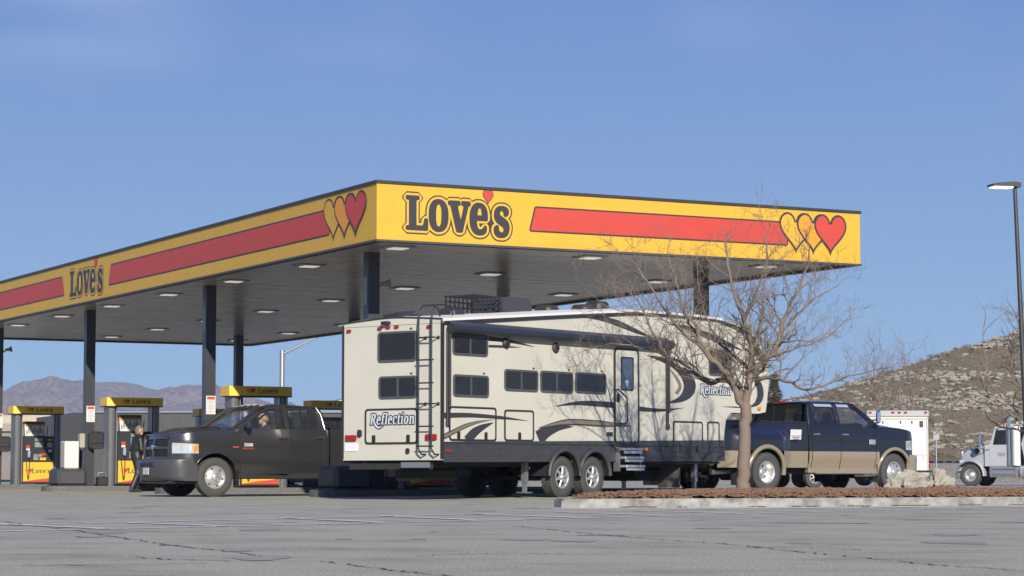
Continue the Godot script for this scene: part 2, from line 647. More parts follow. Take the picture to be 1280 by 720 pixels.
	# oil drips
	var oil := mat(0.245, 0.235, 0.195, 0.85)
	for i in 46:
		var d := rng.randf_range(13.0, 46.0)
		var x := rng.randf_range(-0.2, 0.2) * d
		if x > 0.3 and d > 32.5: continue
		var sz := rng.randf_range(0.04, 0.22)
		var p := MB.new()
		var pts := []
		for k in 11:
			var a := TAU * k / 11.0
			var r := sz * (1.0 + rng.randf_range(-0.45, 0.45))
			pts.append(Vector3(x + cos(a) * r, gh(x, d) + 0.003, -d + sin(a) * r * 1.6))
		for k in 11: p.tri_out(Vector3(x, gh(x, d) + 0.003, -d), pts[k], pts[(k + 1) % 11], Vector3(0, -9, 0))
		setting("oil_stain", p, oil)
	# dark rubber scuffs and drips on the paving
	var scuff := mat(0.19, 0.183, 0.155, 0.9)
	for s in [[3.1, 23.5, 0.5, -0.5, 0.05], [4.5, 25.2, 0.35, -0.1, 0.06], [5.2, 23.8, 0.3, -0.2, 0.04], [-2.2, 33.0, 0.25, 0.1, 0.1], [-0.35, 31.0, 0.2, 0.05, 0.05], [-9.0, 34.0, 1.4, 0.2, 0.5]]:
		var p := MB.new()
		var pts := []
		for k in 15:
			var a := TAU * k / 15.0
			var r := 1.0 + rng.randf_range(-0.3, 0.3)
			pts.append(Vector3(s[0] + cos(a) * s[2] * r + sin(a) * s[4] * s[3], 0.0035, -s[1] + sin(a) * s[4] * r * 2.0 - cos(a) * s[3] * 0.3))
		for k in 15: p.tri_out(Vector3(s[0], 0.0035, -s[1]), pts[k], pts[(k + 1) % 15], Vector3(0, -9, 0))
		setting("tyre_scuff", p, scuff)

# ------------------------------------------------------------------ hills, mountains, railway bank
func far_land() -> void:
	var mb := MB.new()
	mb.quad_out(Vector3(-6000, -0.35, 500), Vector3(6000, -0.35, 500), Vector3(6000, -0.35, -7000), Vector3(-6000, -0.35, -7000), Vector3(0, -99, 0))
	setting("plain", mb, grained(0.17, 0.145, 0.1, 0.3, 60.0, 0.95, 0.02, 5, 51))
	# mountain range far to the left
	var prof := [[-900, 505], [-600, 497], [-300, 503], [-120, 494], [-40, 501], [0, 498], [20, 492], [38, 495], [72, 481], [105, 477], [125, 479], [137, 477], [160, 477], [175, 481], [196, 488], [220, 485], [236, 484], [255, 485], [278, 488], [305, 495], [330, 502], [350, 508], [385, 520], [440, 540], [520, 560], [640, 575]]
	var f := FastNoiseLite.new()
	f.seed = 3
	f.frequency = 0.0035
	f.fractal_octaves = 6
	f.fractal_type = FastNoiseLite.FRACTAL_RIDGED
	var rows := []
	var ND := 80
	for i in ND + 1:
		var t := float(i) / ND
		var d := 2300.0 + 1500.0 * t
		var r := PackedVector3Array()
		for j in 420:
			var px := -900.0 + 1560.0 * j / 419.0
			var X := (px - 640.0) / 2900.0 * 3200.0
			var k := 0
			while k < prof.size() - 2 and prof[k + 1][0] < px: k += 1
			var py: float = lerpf(prof[k][1], prof[k + 1][1], clampf((px - prof[k][0]) / float(prof[k + 1][0] - prof[k][0]), 0, 1))
			var top: float = 0.5 + (592.0 - py) * 3200.0 / 2900.0
			var s := 1.0 - absf(t - 0.6) / (0.6 if t < 0.6 else 0.4)
			var hgt := top * pow(s, 0.75)
			hgt += f.get_noise_2d(X, d) * 30.0 * minf(1.0, s * 3.0) * (1.0 - smoothstep(0.8, 1.0, s) * 0.8) * minf(1.0, top / 60.0)
			r.push_back(Vector3(X, hgt - 3.0 * (1.0 - s), -d))
		rows.append(r)
	mb = MB.new()
	mb.grid(rows, Vector3(-500, -9000, -3000))
	setting("mountain", mb, grained(0.16, 0.122, 0.105, 0.75, 260.0, 0.95, 0.05, 6, 52))
	# stony hillside on the right
	var hp := [[700, 560], [900, 527], [983, 499], [1014, 495], [1055, 484], [1095, 470], [1130, 460], [1161, 448], [1192, 437], [1224, 429], [1249, 421], [1280, 415], [1350, 392], [1500, 360], [1700, 352], [2000, 390], [2400, 520]]
	var g := FastNoiseLite.new()
	g.seed = 9
	g.frequency = 0.02
	g.fractal_octaves = 5
	rows = []
	for i in 71:
		var t := i / 70.0
		var d := 190.0 + 340.0 * t
		var r := PackedVector3Array()
		for j in 200:
			var px := 700.0 + 1700.0 * j / 199.0
			r.push_back(hill_at(px, t, hp, g))
		rows.append(r)
	mb = MB.new()
	mb.grid(rows, Vector3(60, -2000, -300))
	var hm := grained(0.165, 0.124, 0.06, 0.6, 14.0, 0.95, 0.04, 6, 53)
	hm.detail_enabled = true
	hm.detail_albedo = noise_tex(0.015, 5, [[0.0, 0.72, 0.8, 0.62], [0.5, 1, 1, 1], [0.72, 1, 0.97, 0.9], [1.0, 0.8, 0.75, 0.7]], 512, 54)
	hm.detail_blend_mode = BaseMaterial3D.BLEND_MODE_MUL
	hm.detail_uv_layer = BaseMaterial3D.DETAIL_UV_2
	hm.uv2_triplanar = true
	hm.uv2_world_triplanar = true
	hm.uv2_scale = Vector3.ONE / 70.0
	var hill = setting("hillside", mb, hm)
	# pale stones lying in bands over the hillside: nobody could count them
	var stone := boulder_mesh(4, 0.25, 0.45)
	stone.surface_set_material(0, grained(0.25, 0.228, 0.185, 0.35, 3.0, 0.95, 0.03, 4, 55))
	var band := FastNoiseLite.new()
	band.seed = 17
	band.frequency = 0.03
	band.fractal_octaves = 3
	var tf := []
	var R := RandomNumberGenerator.new()
	R.seed = 23
	var tries := 0
	while tf.size() < 6500 and tries < 160000:
		tries += 1
		var px := R.randf_range(900, 1700)
		var t := R.randf_range(0.04, 0.62)
		var p := hill_at(px, t, hp, g)
		var b := band.get_noise_2d(p.x * 1.1 - p.y * 0.9, p.y * 4.0 + p.x * 0.9)
		var dens := (0.07 + smoothstep(-0.02, 0.42, b)) * (0.25 + 0.75 * smoothstep(0.1, 0.4, t))
		if R.randf() > dens: continue
		var s := pow(R.randf(), 3.0) * 1.0 + 0.16
		var bs := Basis.from_euler(Vector3(R.randf_range(-0.3, 0.3), R.randf() * TAU, R.randf_range(-0.3, 0.3))).scaled(Vector3(s * 1.25, s * 0.95, s * 1.1))
		tf.append(Transform3D(bs, p + Vector3(0, s * 0.1, 0)))
	scatter("hill_stones", stone, tf, "pale grey stones strewn in bands over the brown hillside", "stones")
	# dry tufts
	var tuft := MB.new()
	for k in 9:
		var a := TAU * k / 9.0 + 0.3 * (k % 2)
		var o := Vector3(cos(a), 0, sin(a))
		var s := Vector3(-o.z, 0, o.x)
		tuft.tri_out(o * 0.1 - s * 0.12, o * 0.1 + s * 0.12, o * (0.35 + 0.1 * (k % 3)) + Vector3(0, 0.5 + 0.13 * (k % 4), 0), Vector3.ZERO)
	var tm := tuft.mesh(grained(0.17, 0.135, 0.08, 0.4, 7.0, 0.95, 0.04, 3, 56))
	tf = []
	while tf.size() < 5200:
		var px := R.randf_range(900, 1600)
		var t := R.randf_range(0.0, 0.62)
		var p := hill_at(px, t, hp, g)
		var s := R.randf_range(0.2, 0.7)
		tf.append(Transform3D(Basis(Vector3.UP, R.randf() * TAU).scaled(Vector3(s, s, s)), p - Vector3(0, 0.03, 0)))
	scatter("dry_grass", tm, tf, "dry brown grass tufts covering the stony hillside", "grass")
	tf = []
	for i in 800:
		var px := R.randf_range(900, 1600)
		var t := R.randf_range(0.0, 0.64)
		var s := R.randf_range(0.35, 1.0)
		tf.append(Transform3D(Basis(Vector3.UP, R.randf() * TAU).scaled(Vector3(s * 1.5, s, s * 1.5)), hill_at(px, t, hp, g)))
	var sage := MB.new()
	for k in 40:
		var a := rng.randf() * TAU
		var e := asin(rng.randf_range(0.0, 1.0))
		var d := Vector3(cos(a) * cos(e), sin(e), sin(a) * cos(e)) * 0.5 * rng.randf_range(0.5, 1.0)
		sage.tri(d, d + Vector3(rng.randfn(), rng.randfn(), rng.randfn()) * 0.14, d + Vector3(rng.randfn(), rng.randfn(), rng.randfn()) * 0.14)
	scatter("sagebrush", sage.mesh(mat(0.105, 0.085, 0.05, 0.95)), tf, "low dark sagebrush dotted over the stony hillside", "brush")
	# shrubs on the ridge, each on its own
	for q in [[1226, 0.52, 1.7], [1093, 0.58, 1.5], [1102, 0.6, 1.3], [1050, 0.6, 0.9], [1165, 0.6, 1.0], [1176, 0.6, 0.8], [1205, 0.61, 0.8], [1270, 0.5, 0.9]]:
		shrub(hill_at(q[0], q[1], hp, g) - Vector3(0, 0.1, 0), q[2])
	# railway bank of grey ballast
	var top := 1.25
	var bank := MB.new()
	rows = []
	var bd := [[160.0, -0.35], [162.5, top - 0.1], [163.2, top], [166.5, top], [167.5, top - 0.2], [172.0, -0.4]]
	for q in bd:
		var r := PackedVector3Array()
		for j in 60: r.push_back(Vector3(-5.0 + j * 3.0, q[1], -q[0]))
		rows.append(r)
	bank.grid(rows, Vector3(60, -200, -166))
	setting("ballast_bank", bank, grained(0.15, 0.14, 0.132, 0.65, 3.0, 0.95, 0.06, 5, 57))
	var gravel := boulder_mesh(6, 0.25, 0.8)
	gravel.surface_set_material(0, grained(0.2, 0.19, 0.18, 0.5, 1.0, 0.95, 0.06, 3, 58))
	tf = []
	for i in 2600:
		var u := R.randf()
		var s := R.randf_range(0.05, 0.13)
		tf.append(Transform3D(Basis(Vector3(R.randf(), R.randf(), R.randf()).normalized(), R.randf() * TAU).scaled(Vector3.ONE * s), Vector3(R.randf_range(22, 44), lerpf(-0.3, top - 0.08, u), -160.0 - 2.5 * u)))
	scatter("track_ballast", gravel, tf, "loose grey ballast stones covering the railway bank", "gravel")
	var rl = thing("railway_track", "dark steel railway track on top of the ballast bank below the hill", "track", Vector3(80, top, -164.8))
	for z in [-0.72, 0.72]:
		var b := MB.new()
		b.ab(-80, 90, 0.18, 0.36, z - 0.04, z + 0.04)
		b.ab(-80, 90, 0.12, 0.18, z - 0.09, z + 0.09)
		part(rl, "rail", b, mat(0.05, 0.04, 0.035, 0.6, 0.5))
	var tie := MB.new()
	tie.box(Vector3(0, 0.06, 0), Vector3(0.24, 0.14, 2.5), 0.02)
	var tmesh := tie.mesh(grained(0.05, 0.042, 0.035, 0.3, 1.0, 0.9, 0.03, 3, 59))
	for k in 60:
		var o := MeshInstance3D.new()
		o.name = "sleeper"
		o.mesh = tmesh
		o.position = Vector3(-60.0 + k * 0.65, 0, 0)
		rl.add_child(o, true)

func hill_at(px: float, t: float, hp: Array, g: FastNoiseLite) -> Vector3:
	var d := 190.0 + 340.0 * t
	var X := (px - 640.0) / 2900.0 * 400.0
	var k := 0
	while k < hp.size() - 2 and hp[k + 1][0] < px: k += 1
	var py: float = lerpf(hp[k][1], hp[k + 1][1], clampf((px - hp[k][0]) / float(hp[k + 1][0] - hp[k][0]), 0, 1))
	var top: float = 0.5 + (592.0 - py) * 400.0 / 2900.0
	var s := t / 0.62 if t < 0.62 else 1.0 - (t - 0.62) / 0.38
	var y := top * (s * s * (3.0 - 2.0 * s) * 0.5 + s * 0.5) - 0.4 * (1.0 - s)
	y += g.get_noise_2d(X * 1.3, d) * 1.1 * minf(s * 5.0, 1.0)
	return Vector3(X, y, -d)

func scatter(called: String, mesh: Mesh, tf: Array, label: String, category: String, parent: Node = self):
	var mm := MultiMesh.new()
	mm.transform_format = MultiMesh.TRANSFORM_3D
	mm.mesh = mesh
	mm.instance_count = tf.size()
	for i in tf.size(): mm.set_instance_transform(i, tf[i])
	var o := MultiMeshInstance3D.new()
	o.name = numbered(called) if parent == self else called
	o.multimesh = mm
	parent.add_child(o, true)
	o.set_meta("kind", "stuff")
	if parent == self: tag(o, label, category)
	return o

func boulder_mesh(sd: int, rough: float, flat: float, div := 6, lid := 0.36) -> ArrayMesh:
	var f := FastNoiseLite.new()
	f.seed = sd
	f.frequency = 0.8
	f.fractal_octaves = 3
	var mb := MB.new()
	var rows := []
	for i in div + 1:
		var r := PackedVector3Array()
		for j in div * 2:
			var a := PI * i / div
			var b := TAU * j / (div * 2)
			var d := Vector3(sin(a) * cos(b), cos(a), sin(a) * sin(b))
			var k := 0.5 * (1.0 + rough * 2.2 * f.get_noise_3dv(d * 1.3))
			var p := d * k
			p.y = minf(p.y, lid + 0.1 * f.get_noise_3dv(d * 2.0)) * flat * 1.4
			r.push_back(p)
		rows.append(r)
	for i in div:
		for j in div * 2:
			var k := (j + 1) % (div * 2)
			mb.tri_out(rows[i][j], rows[i][k], rows[i + 1][k], Vector3.ZERO)
			mb.tri_out(rows[i][j], rows[i + 1][k], rows[i + 1][j], Vector3.ZERO)
	return mb.mesh(null)

func shrub(p: Vector3, s: float) -> void:
	var o = thing("hill_shrub", "round olive green shrub growing high on the stony hillside", "shrub", p, 0.0, "shrubs along the stony ridge")
	var mb := MB.new()
	for k in 260:
		var a := rng.randf() * TAU
		var e := asin(rng.randf_range(-0.1, 1.0))
		var d := Vector3(cos(a) * cos(e) * 1.25, sin(e), sin(a) * cos(e) * 1.25) * s * rng.randf_range(0.35, 1.0)
		var u := Vector3(rng.randfn(), rng.randfn(), rng.randfn()).normalized() * s * 0.14
		var w := Vector3(rng.randfn(), rng.randfn(), rng.randfn()).normalized() * s * 0.14
		mb.tri(d, d + u, d + w)
	if not M.has("shrub"): M.shrub = mat(0.075, 0.075, 0.03, 0.9)
	part(o, "foliage", mb, M.shrub)
	mb = MB.new()
	mb.tube([Vector3(0, -0.2, 0), Vector3(0.02, s * 0.5, 0)], [0.06 * s, 0.03 * s], 5)
	part(o, "stem", mb, M.chassis)
# ------------------------------------------------------------------ forecourt canopy
const CX := -2.71
const CD := 46.2
func fore(a: float, b: float, y := 0.0) -> Vector3:
	var x := CX - 0.466 * a + 0.885 * b
	var d := CD + 0.885 * a + 0.466 * b
	return Vector3(x, gh(x, d) + y, -d)
func sign_word(parent: Node, T: Transform3D, x0: float, y0: float, h: float, width: float, rim: Array) -> void:
	var w := word("Love's", serif, h)
	# the apostrophe of the sign is a heart: drop it, keep its room small
	var keep := []
	var right := 0.0
	for p in w[0]:
		var lo := 1e9
		for q in p: lo = minf(lo, q.y)
		if lo < h * 0.4: keep.append(p)
	for k in keep.size():
		# last letter closes up to the e
		if k == keep.size() - 1:
			for i in keep[k].size(): keep[k][i] = keep[k][i] - Vector2(h * 0.2, h * 0.08)
		if k == 3:
			for i in keep[k].size(): keep[k][i] = keep[k][i] - Vector2(h * 0.03, h * 0.03)
		for q in keep[k]: right = maxf(right, q.x)
	var holes: Array = w[1]
	var sx := width / right
	var sh := Vector2(x0, y0)
	for L in [keep, holes]:
		for k in L.size():
			for i in L[k].size():
				# the small letters stand nearly as tall as the capital
				var yy: float = L[k][i].y
				if not (L == keep and k == 0): yy *= 1.22
				if L == holes and k == 1: yy -= h * 0.036
				L[k][i] = Vector2(L[k][i].x * sx, yy) + sh
	var bold := h * 0.04
	var lay := [[bold + rim[0] + rim[1], M.ink, 0.004, "letter_outline"], [bold + rim[0], M.yellow, 0.007, "letter_rim"], [bold, M.ink, 0.010, "lettering"]]
	for l in lay:
		var mb := MB.new()
		for p in merged(keep, l[0]): mb.prism(p, T, 0.001, l[2], false)
		part(parent, l[3], mb, l[1])
	for p in holes:
		var mb := MB.new()
		mb.prism(grown(p, -bold * 0.8), T, 0.010, 0.013, false)
		part(parent, "letter_counter", mb, M.yellow)
	var hm := MB.new()
	var hp := heart(x0 + width * 0.795, y0 + h * 0.93, h * 0.34, h * 0.4)
	hm.prism(grown(hp, h * 0.02), T, 0.011, 0.014, false)
	part(parent, "heart_outline", hm, M.ink)
	hm = MB.new()
	hm.prism(hp, T, 0.014, 0.017, false)
	part(parent, "heart", hm, M.red)
func three_hearts(parent: Node, T: Transform3D, cs: Array, w: float) -> void:
	var mats := [M.yellow, M.orange, M.red]
	for k in 3:
		var mb := MB.new()
		var h := heart(cs[k], 5.33, w, 0.92)
		mb.prism(h, T, 0.001, 0.010 + 0.007 * k, false)
		part(parent, "heart_outline", mb, M.ink)
		mb = MB.new()
		mb.prism(grown(h, -0.045), T, 0.010, 0.0135 + 0.007 * k, false)
		part(parent, "heart", mb, mats[k])
func stripe(parent: Node, T: Transform3D, p: PackedVector2Array) -> void:
	var mb := MB.new()
	mb.prism(grown(p, 0.035), T, 0.001, 0.004, false)
	part(parent, "stripe_border", mb, M.ink)
	mb = MB.new()
	mb.prism(p, T, 0.004, 0.007, false)
	part(parent, "stripe", mb, M.red)

func canopy() -> void:
	var W := 11.88
	var L := 37.2
	var o = thing("fuel_canopy", "large yellow and red fuel station canopy on dark square columns", "canopy", Vector3(CX, 0, -CD), 27.8)
	var y0 := 5.16
	var y1 := 6.31
	var mb := MB.new()
	mb.ab(0, W, y0 + 0.02, y1, -0.15, 0)
	var fr = part(o, "fascia", mb, M.yellow)
	mb = MB.new()
	mb.ab(0, 0.15, y0 + 0.02, y1, -L + 0.152, -0.152)
	var le = part(o, "fascia", mb, M.yellow)
	mb = MB.new()
	mb.ab(W - 0.15, W, y0 + 0.02, y1, -L + 0.152, -0.152)
	part(o, "fascia", mb, M.yellow)
	mb = MB.new()
	mb.ab(0, W, y0 + 0.02, y1, -L, -L + 0.15)
	part(o, "fascia", mb, M.yellow)
	# dark cap along the top, drip edge below
	for e in [[-0.03, W + 0.03, -0.18, 0.03], [-0.03, W + 0.03, -L - 0.03, -L + 0.18], [-0.03, 0.18, -L + 0.182, -0.182], [W - 0.18, W + 0.03, -L + 0.182, -0.182]]:
		mb = MB.new()
		mb.ab(e[0], e[1], y1 + 0.001, y1 + 0.06, e[2], e[3])
		part(o, "top_cap", mb, M.ink)
		mb = MB.new()
		mb.ab(e[0] + 0.015, e[1] - 0.015, y0 - 0.025, y0 + 0.018, e[2], e[3])
		part(o, "drip_edge", mb, M.charcoal)
	mb = MB.new()
	mb.ab(0.152, W - 0.152, 6.1, 6.15, -L + 0.152, -0.152)
	part(o, "roof_deck", mb, M.charcoal)
	# soffit of narrow metal boards with open joints, running across the canopy
	mb = MB.new()
	var n := 92
	var pitch := (L - 0.38) / n
	for i in n:
		var z := -0.19 - pitch * (i + 0.5)
		var j := rng.randf_range(-0.002, 0.002)
		mb.ab(0.184, W - 0.184, 5.19 + j, 5.22, z - pitch * 0.5 + 0.012, z + pitch * 0.5 - 0.012)
	mb.ab(0.17, W - 0.17, 5.225, 5.24, -L + 0.17, -0.17)
	var so = part(o, "soffit", mb, M.soffit)
	so.set_meta("kind", "stuff")
	# lamps let into the soffit
	var fm := mat(0.38, 0.37, 0.35, 0.5)
	var lm := mat(0.8, 0.8, 0.78, 0.4)
	lm.emission_enabled = true
	lm.emission = Color(1.0, 0.98, 0.93)
	lm.emission_energy_multiplier = 0.3
	var fb := MB.new()
	fb.box(Vector3(0, -0.012, 0), Vector3(0.6, 0.024, 0.6), 0.008)
	var fmesh := fb.mesh(fm)
	var lb := MB.new()
	lb.box(Vector3(0, -0.034, 0), Vector3(0.36, 0.018, 0.36), 0.006)
	var lmesh := lb.mesh(lm)
	for i in 8:
		for b in [1.12, 5.72, 10.3]:
			var f := MeshInstance3D.new()
			f.name = "ceiling_lamp"
			f.mesh = fmesh
			f.position = Vector3(b, 5.187, -1.4 - 4.72 * i)
			o.add_child(f, true)
			var l := MeshInstance3D.new()
			l.name = "lens"
			l.mesh = lmesh
			f.add_child(l, true)
	# columns
	var colm := grained(0.038, 0.04, 0.046, 0.25, 1.3, 0.34, 0.02, 4, 61)
	for a in [2.8, 12.62, 22.4, 32.1]:
		for b in [1.16, 9.45]:
			mb = MB.new()
			mb.box(Vector3(b, 2.61, -a), Vector3(0.27, 5.2, 0.27), 0.012)
			part(o, "column", mb, colm)
	# lettering on the front and the left fascia
	var TF := Transform3D.IDENTITY
	sign_word(fr, TF, 0.66, 5.42, 0.66, 2.32, [0.045, 0.03])
	stripe(fr, TF, poly([3.5, 5.53, 9.9, 5.53, 9.9, 6.0, 3.62, 6.0]))
	three_hearts(fr, TF, [10.14, 10.6, 11.06], 0.88)
	var TL := Transform3D(Basis(Vector3(0, 0, 1), Vector3(0, 1, 0), Vector3(-1, 0, 0)), Vector3.ZERO)
	sign_word(le, TL, -20.55, 5.42, 0.66, 2.9, [0.045, 0.03])
	stripe(le, TL, poly([-17.1, 5.5, -2.4, 5.5, -2.4, 6.0, -16.95, 6.0]))
	three_hearts(le, TL, [-2.16, -1.58, -1.0], 1.05)
	stripe(le, TL, poly([-34.0, 5.5, -21.15, 5.5, -21.35, 6.0, -34.0, 6.0]))
	three_hearts(le, TL, [-35.6, -35.0, -34.45], 1.05)

# ------------------------------------------------------------------ pump islands and what stands on them
func islands() -> void:
	var A := [2.8, 12.62, 22.4, 32.1]
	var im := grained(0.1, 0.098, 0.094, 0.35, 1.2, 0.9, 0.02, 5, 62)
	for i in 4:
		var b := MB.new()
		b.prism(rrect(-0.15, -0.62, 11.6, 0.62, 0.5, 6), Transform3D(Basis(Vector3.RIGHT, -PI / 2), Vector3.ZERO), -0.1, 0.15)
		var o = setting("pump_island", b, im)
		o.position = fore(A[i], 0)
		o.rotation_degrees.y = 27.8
	var pump = make_pump()
	var W := [[0, 2.43, "fuel pump with yellow topper hidden behind the rear of the cream trailer"], [0, 8.75, "fuel pump standing behind the door of the cream trailer"],
		[1, 2.43, "fuel pump whose yellow topper rises above the grey pickup cab"], [1, 8.75, "fuel pump behind the middle of the cream trailer"],
		[2, 2.43, "fuel pump beside the man in the black leather jacket"], [2, 8.75, "fuel pump with yellow topper between grey pickup cab and cream trailer"],
		[3, 2.43, "fuel pump with yellow skirt panel left of the black domed bin"], [3, 8.75, "fuel pump half hidden by the dark column above the grey pickup windscreen"]]
	for k in W.size():
		var p := fore(A[W[k][0]], W[k][1], 0.15)
		var o = pump
		if k == 0:
			pump.position = p
			pump.set_meta("label", W[k][2])
		else: o = copy(pump, "fuel_pump", p, 27.8, W[k][2])
	# guard boxes round the island ends
	var names := ["black guard box at the island end under the rear of the cream trailer", "black guard box at the island end behind the grey pickup", "black guard box at the island end before the white cabinet", "black guard box at the far end island beside the domed bin"]
	for i in 4:
		var g = thing("guard_box", names[i], "guard box", fore(A[i], 0.55, 0.15), 27.8, "guard boxes on the pump islands")
		var b := MB.new()
		b.box(Vector3(0, 0.24, 0.02), Vector3(0.86, 0.5, 0.96), 0.09)
		part(g, "shell", b, M.charcoal)
		b = MB.new()
		b.box(Vector3(0, 0.0, 0.02), Vector3(0.9, 0.06, 1.0), 0.02)
		part(g, "foot_strip", b, M.black)
	# service dispensers and notices on the columns
	for i in 4:
		var lab: String = ["behind the cream trailer", "above the grey pickup", "beside the white cabinet", "at the far island"][i]
		var s = thing("wiper_station", "black windscreen wiper and towel dispenser on column " + lab, "dispenser", fore(A[i], 1.16, 1.35), 27.8, "dispensers on the canopy columns")
		var b := MB.new()
		b.box(Vector3(0.13, 0.1, 0.26), Vector3(0.44, 0.5, 0.22), 0.05)
		part(s, "housing", b, M.trim)
		b = MB.new()
		b.box(Vector3(0.13, 0.08, 0.385), Vector3(0.34, 0.14, 0.03), 0.012)
		b.box(Vector3(0.13, -0.1, 0.385), Vector3(0.34, 0.1, 0.03), 0.012)
		part(s, "door", b, M.black)
		b = MB.new()
		b.box(Vector3(-0.24, 0.08, 0.1), Vector3(0.16, 0.42, 0.24), 0.03)
		part(s, "towel_holder", b, mat(0.3, 0.27, 0.22, 0.7))
		var q = thing("notice_sign", "white notice with red header on the column " + lab, "sign", fore(A[i], 1.16, 2.2), 27.8, "notices on the canopy columns")
		b = MB.new()
		b.box(Vector3(0.0, 0.0, 0.145), Vector3(0.25, 0.46, 0.012), 0.003)
		part(q, "panel", b, M.white)
		b = MB.new()
		b.box(Vector3(0.0, 0.175, 0.154), Vector3(0.2, 0.07, 0.006))
		part(q, "header", b, M.red)
		b = MB.new()
		for k in 7: b.box(Vector3(0.0, 0.1 - k * 0.045, 0.154), Vector3(0.19 - 0.05 * (k % 3), 0.012, 0.005))
		part(q, "print", b, mat(0.25, 0.25, 0.26, 0.8))
		# number plate high on the left face of the column
		var nb := MB.new()
		nb.box(Vector3(-0.142, 2.15, 0.0), Vector3(0.01, 0.6, 0.16), 0.003)
		part(q, "upper_plate", nb, mat(0.28, 0.28, 0.29, 0.6))
	# horn loudspeakers
	for k in [[0, 1.16, "loudspeaker horn on the column above the cream trailer roof"], [3, 1.16, "loudspeaker horn on the column of the far island"]]:
		var h = thing("horn_speaker", k[2], "loudspeaker", fore(A[k[0]], k[1], 4.45), 27.8, "loudspeaker horns on the columns")
		var b := MB.new()
		b.lathe(Vector3(0.2, 0.05, 0.05), Vector3(0.8, 0.12, 0.5), [Vector2(0, 0), Vector2(0, 0.04), Vector2(0.07, 0.045), Vector2(0.15, 0.065), Vector2(0.2, 0.1), Vector2(0.19, 0.09), Vector2(0.1, 0.04), Vector2(0.08, 0)], 14)
		part(h, "horn", b, mat(0.3, 0.25, 0.2, 0.6))
		b = MB.new()
		b.box(Vector3(0.16, 0.0, 0.02), Vector3(0.09, 0.05, 0.05), 0.008)
		part(h, "bracket", b, M.steel)
	# domed bins
	bin(fore(32.1, 3.75, 0.15), "black domed litter bin beside the pump with the yellow skirt panel")
	bin(fore(22.4, 4.0, 0.15), "black domed litter bin beyond the hood of the grey pickup")
	bin(fore(12.62, 4.0, 0.15), "black domed litter bin behind the grey pickup")
	# small black bucket by the column, white cabinet behind the guard box
	for i in [0, 2]:
		var k = thing("squeegee_bucket", "small black squeegee bucket at the foot of the column " + ["under the cream trailer", "", "beside the white cabinet"][i], "bucket", fore(A[i], 1.5, 0.15), 27.8)
		var b := MB.new()
		b.box(Vector3(0, 0.13, 0.2), Vector3(0.3, 0.26, 0.26), 0.03)
		part(k, "bucket", b, M.black)
		b = MB.new()
		b.tube([Vector3(-0.12, 0.24, 0.2), Vector3(-0.1, 0.38, 0.2), Vector3(0.1, 0.38, 0.2), Vector3(0.12, 0.24, 0.2)], [0.008], 5)
		part(k, "handle", b, M.steel)
	var c = thing("white_cabinet", "narrow white cabinet standing behind the guard box at the island end", "cabinet", fore(22.4, 0.55, 0.64), 27.8)
	var b := MB.new()
	b.box(Vector3(0.06, 0.39, 0.0), Vector3(0.42, 0.78, 0.42), 0.02)
	part(c, "body", b, M.white)
	b = MB.new()
	b.box(Vector3(0.06, 0.39, 0.213), Vector3(0.36, 0.7, 0.012), 0.004)
	part(c, "door", b, mat(0.52, 0.52, 0.51, 0.4))
	b = MB.new()
	b.box(Vector3(-0.156, 0.39, 0), Vector3(0.012, 0.7, 0.36), 0.003)
	part(c, "side_shade_panel", b, mat(0.36, 0.32, 0.27, 0.7))  # darker sheet paints the shade on the left side of the white cabinet

func bin(p: Vector3, label: String) -> void:
	var o = thing("litter_bin", label, "bin", p, 27.8, "litter bins on the pump islands")
	var b := MB.new()
	b.lathe(Vector3.ZERO, Vector3.UP, [Vector2(0, 0), Vector2(0, 0.26), Vector2(0.05, 0.28), Vector2(0.7, 0.31), Vector2(0.72, 0.3), Vector2(0.72, 0)], 22)
	part(o, "body", b, M.charcoal)
	b = MB.new()
	b.lathe(Vector3(0, 0.72, 0), Vector3.UP, [Vector2(0, 0.33), Vector2(0.1, 0.34), Vector2(0.12, 0.31), Vector2(0.3, 0.29), Vector2(0.42, 0.2), Vector2(0.46, 0.08), Vector2(0.465, 0)], 22)
	part(o, "domed_lid", b, M.trim)
	b = MB.new()
	b.box(Vector3(0.05, 0.94, 0.26), Vector3(0.3, 0.17, 0.1), 0.03)
	part(o, "flap", b, M.black)

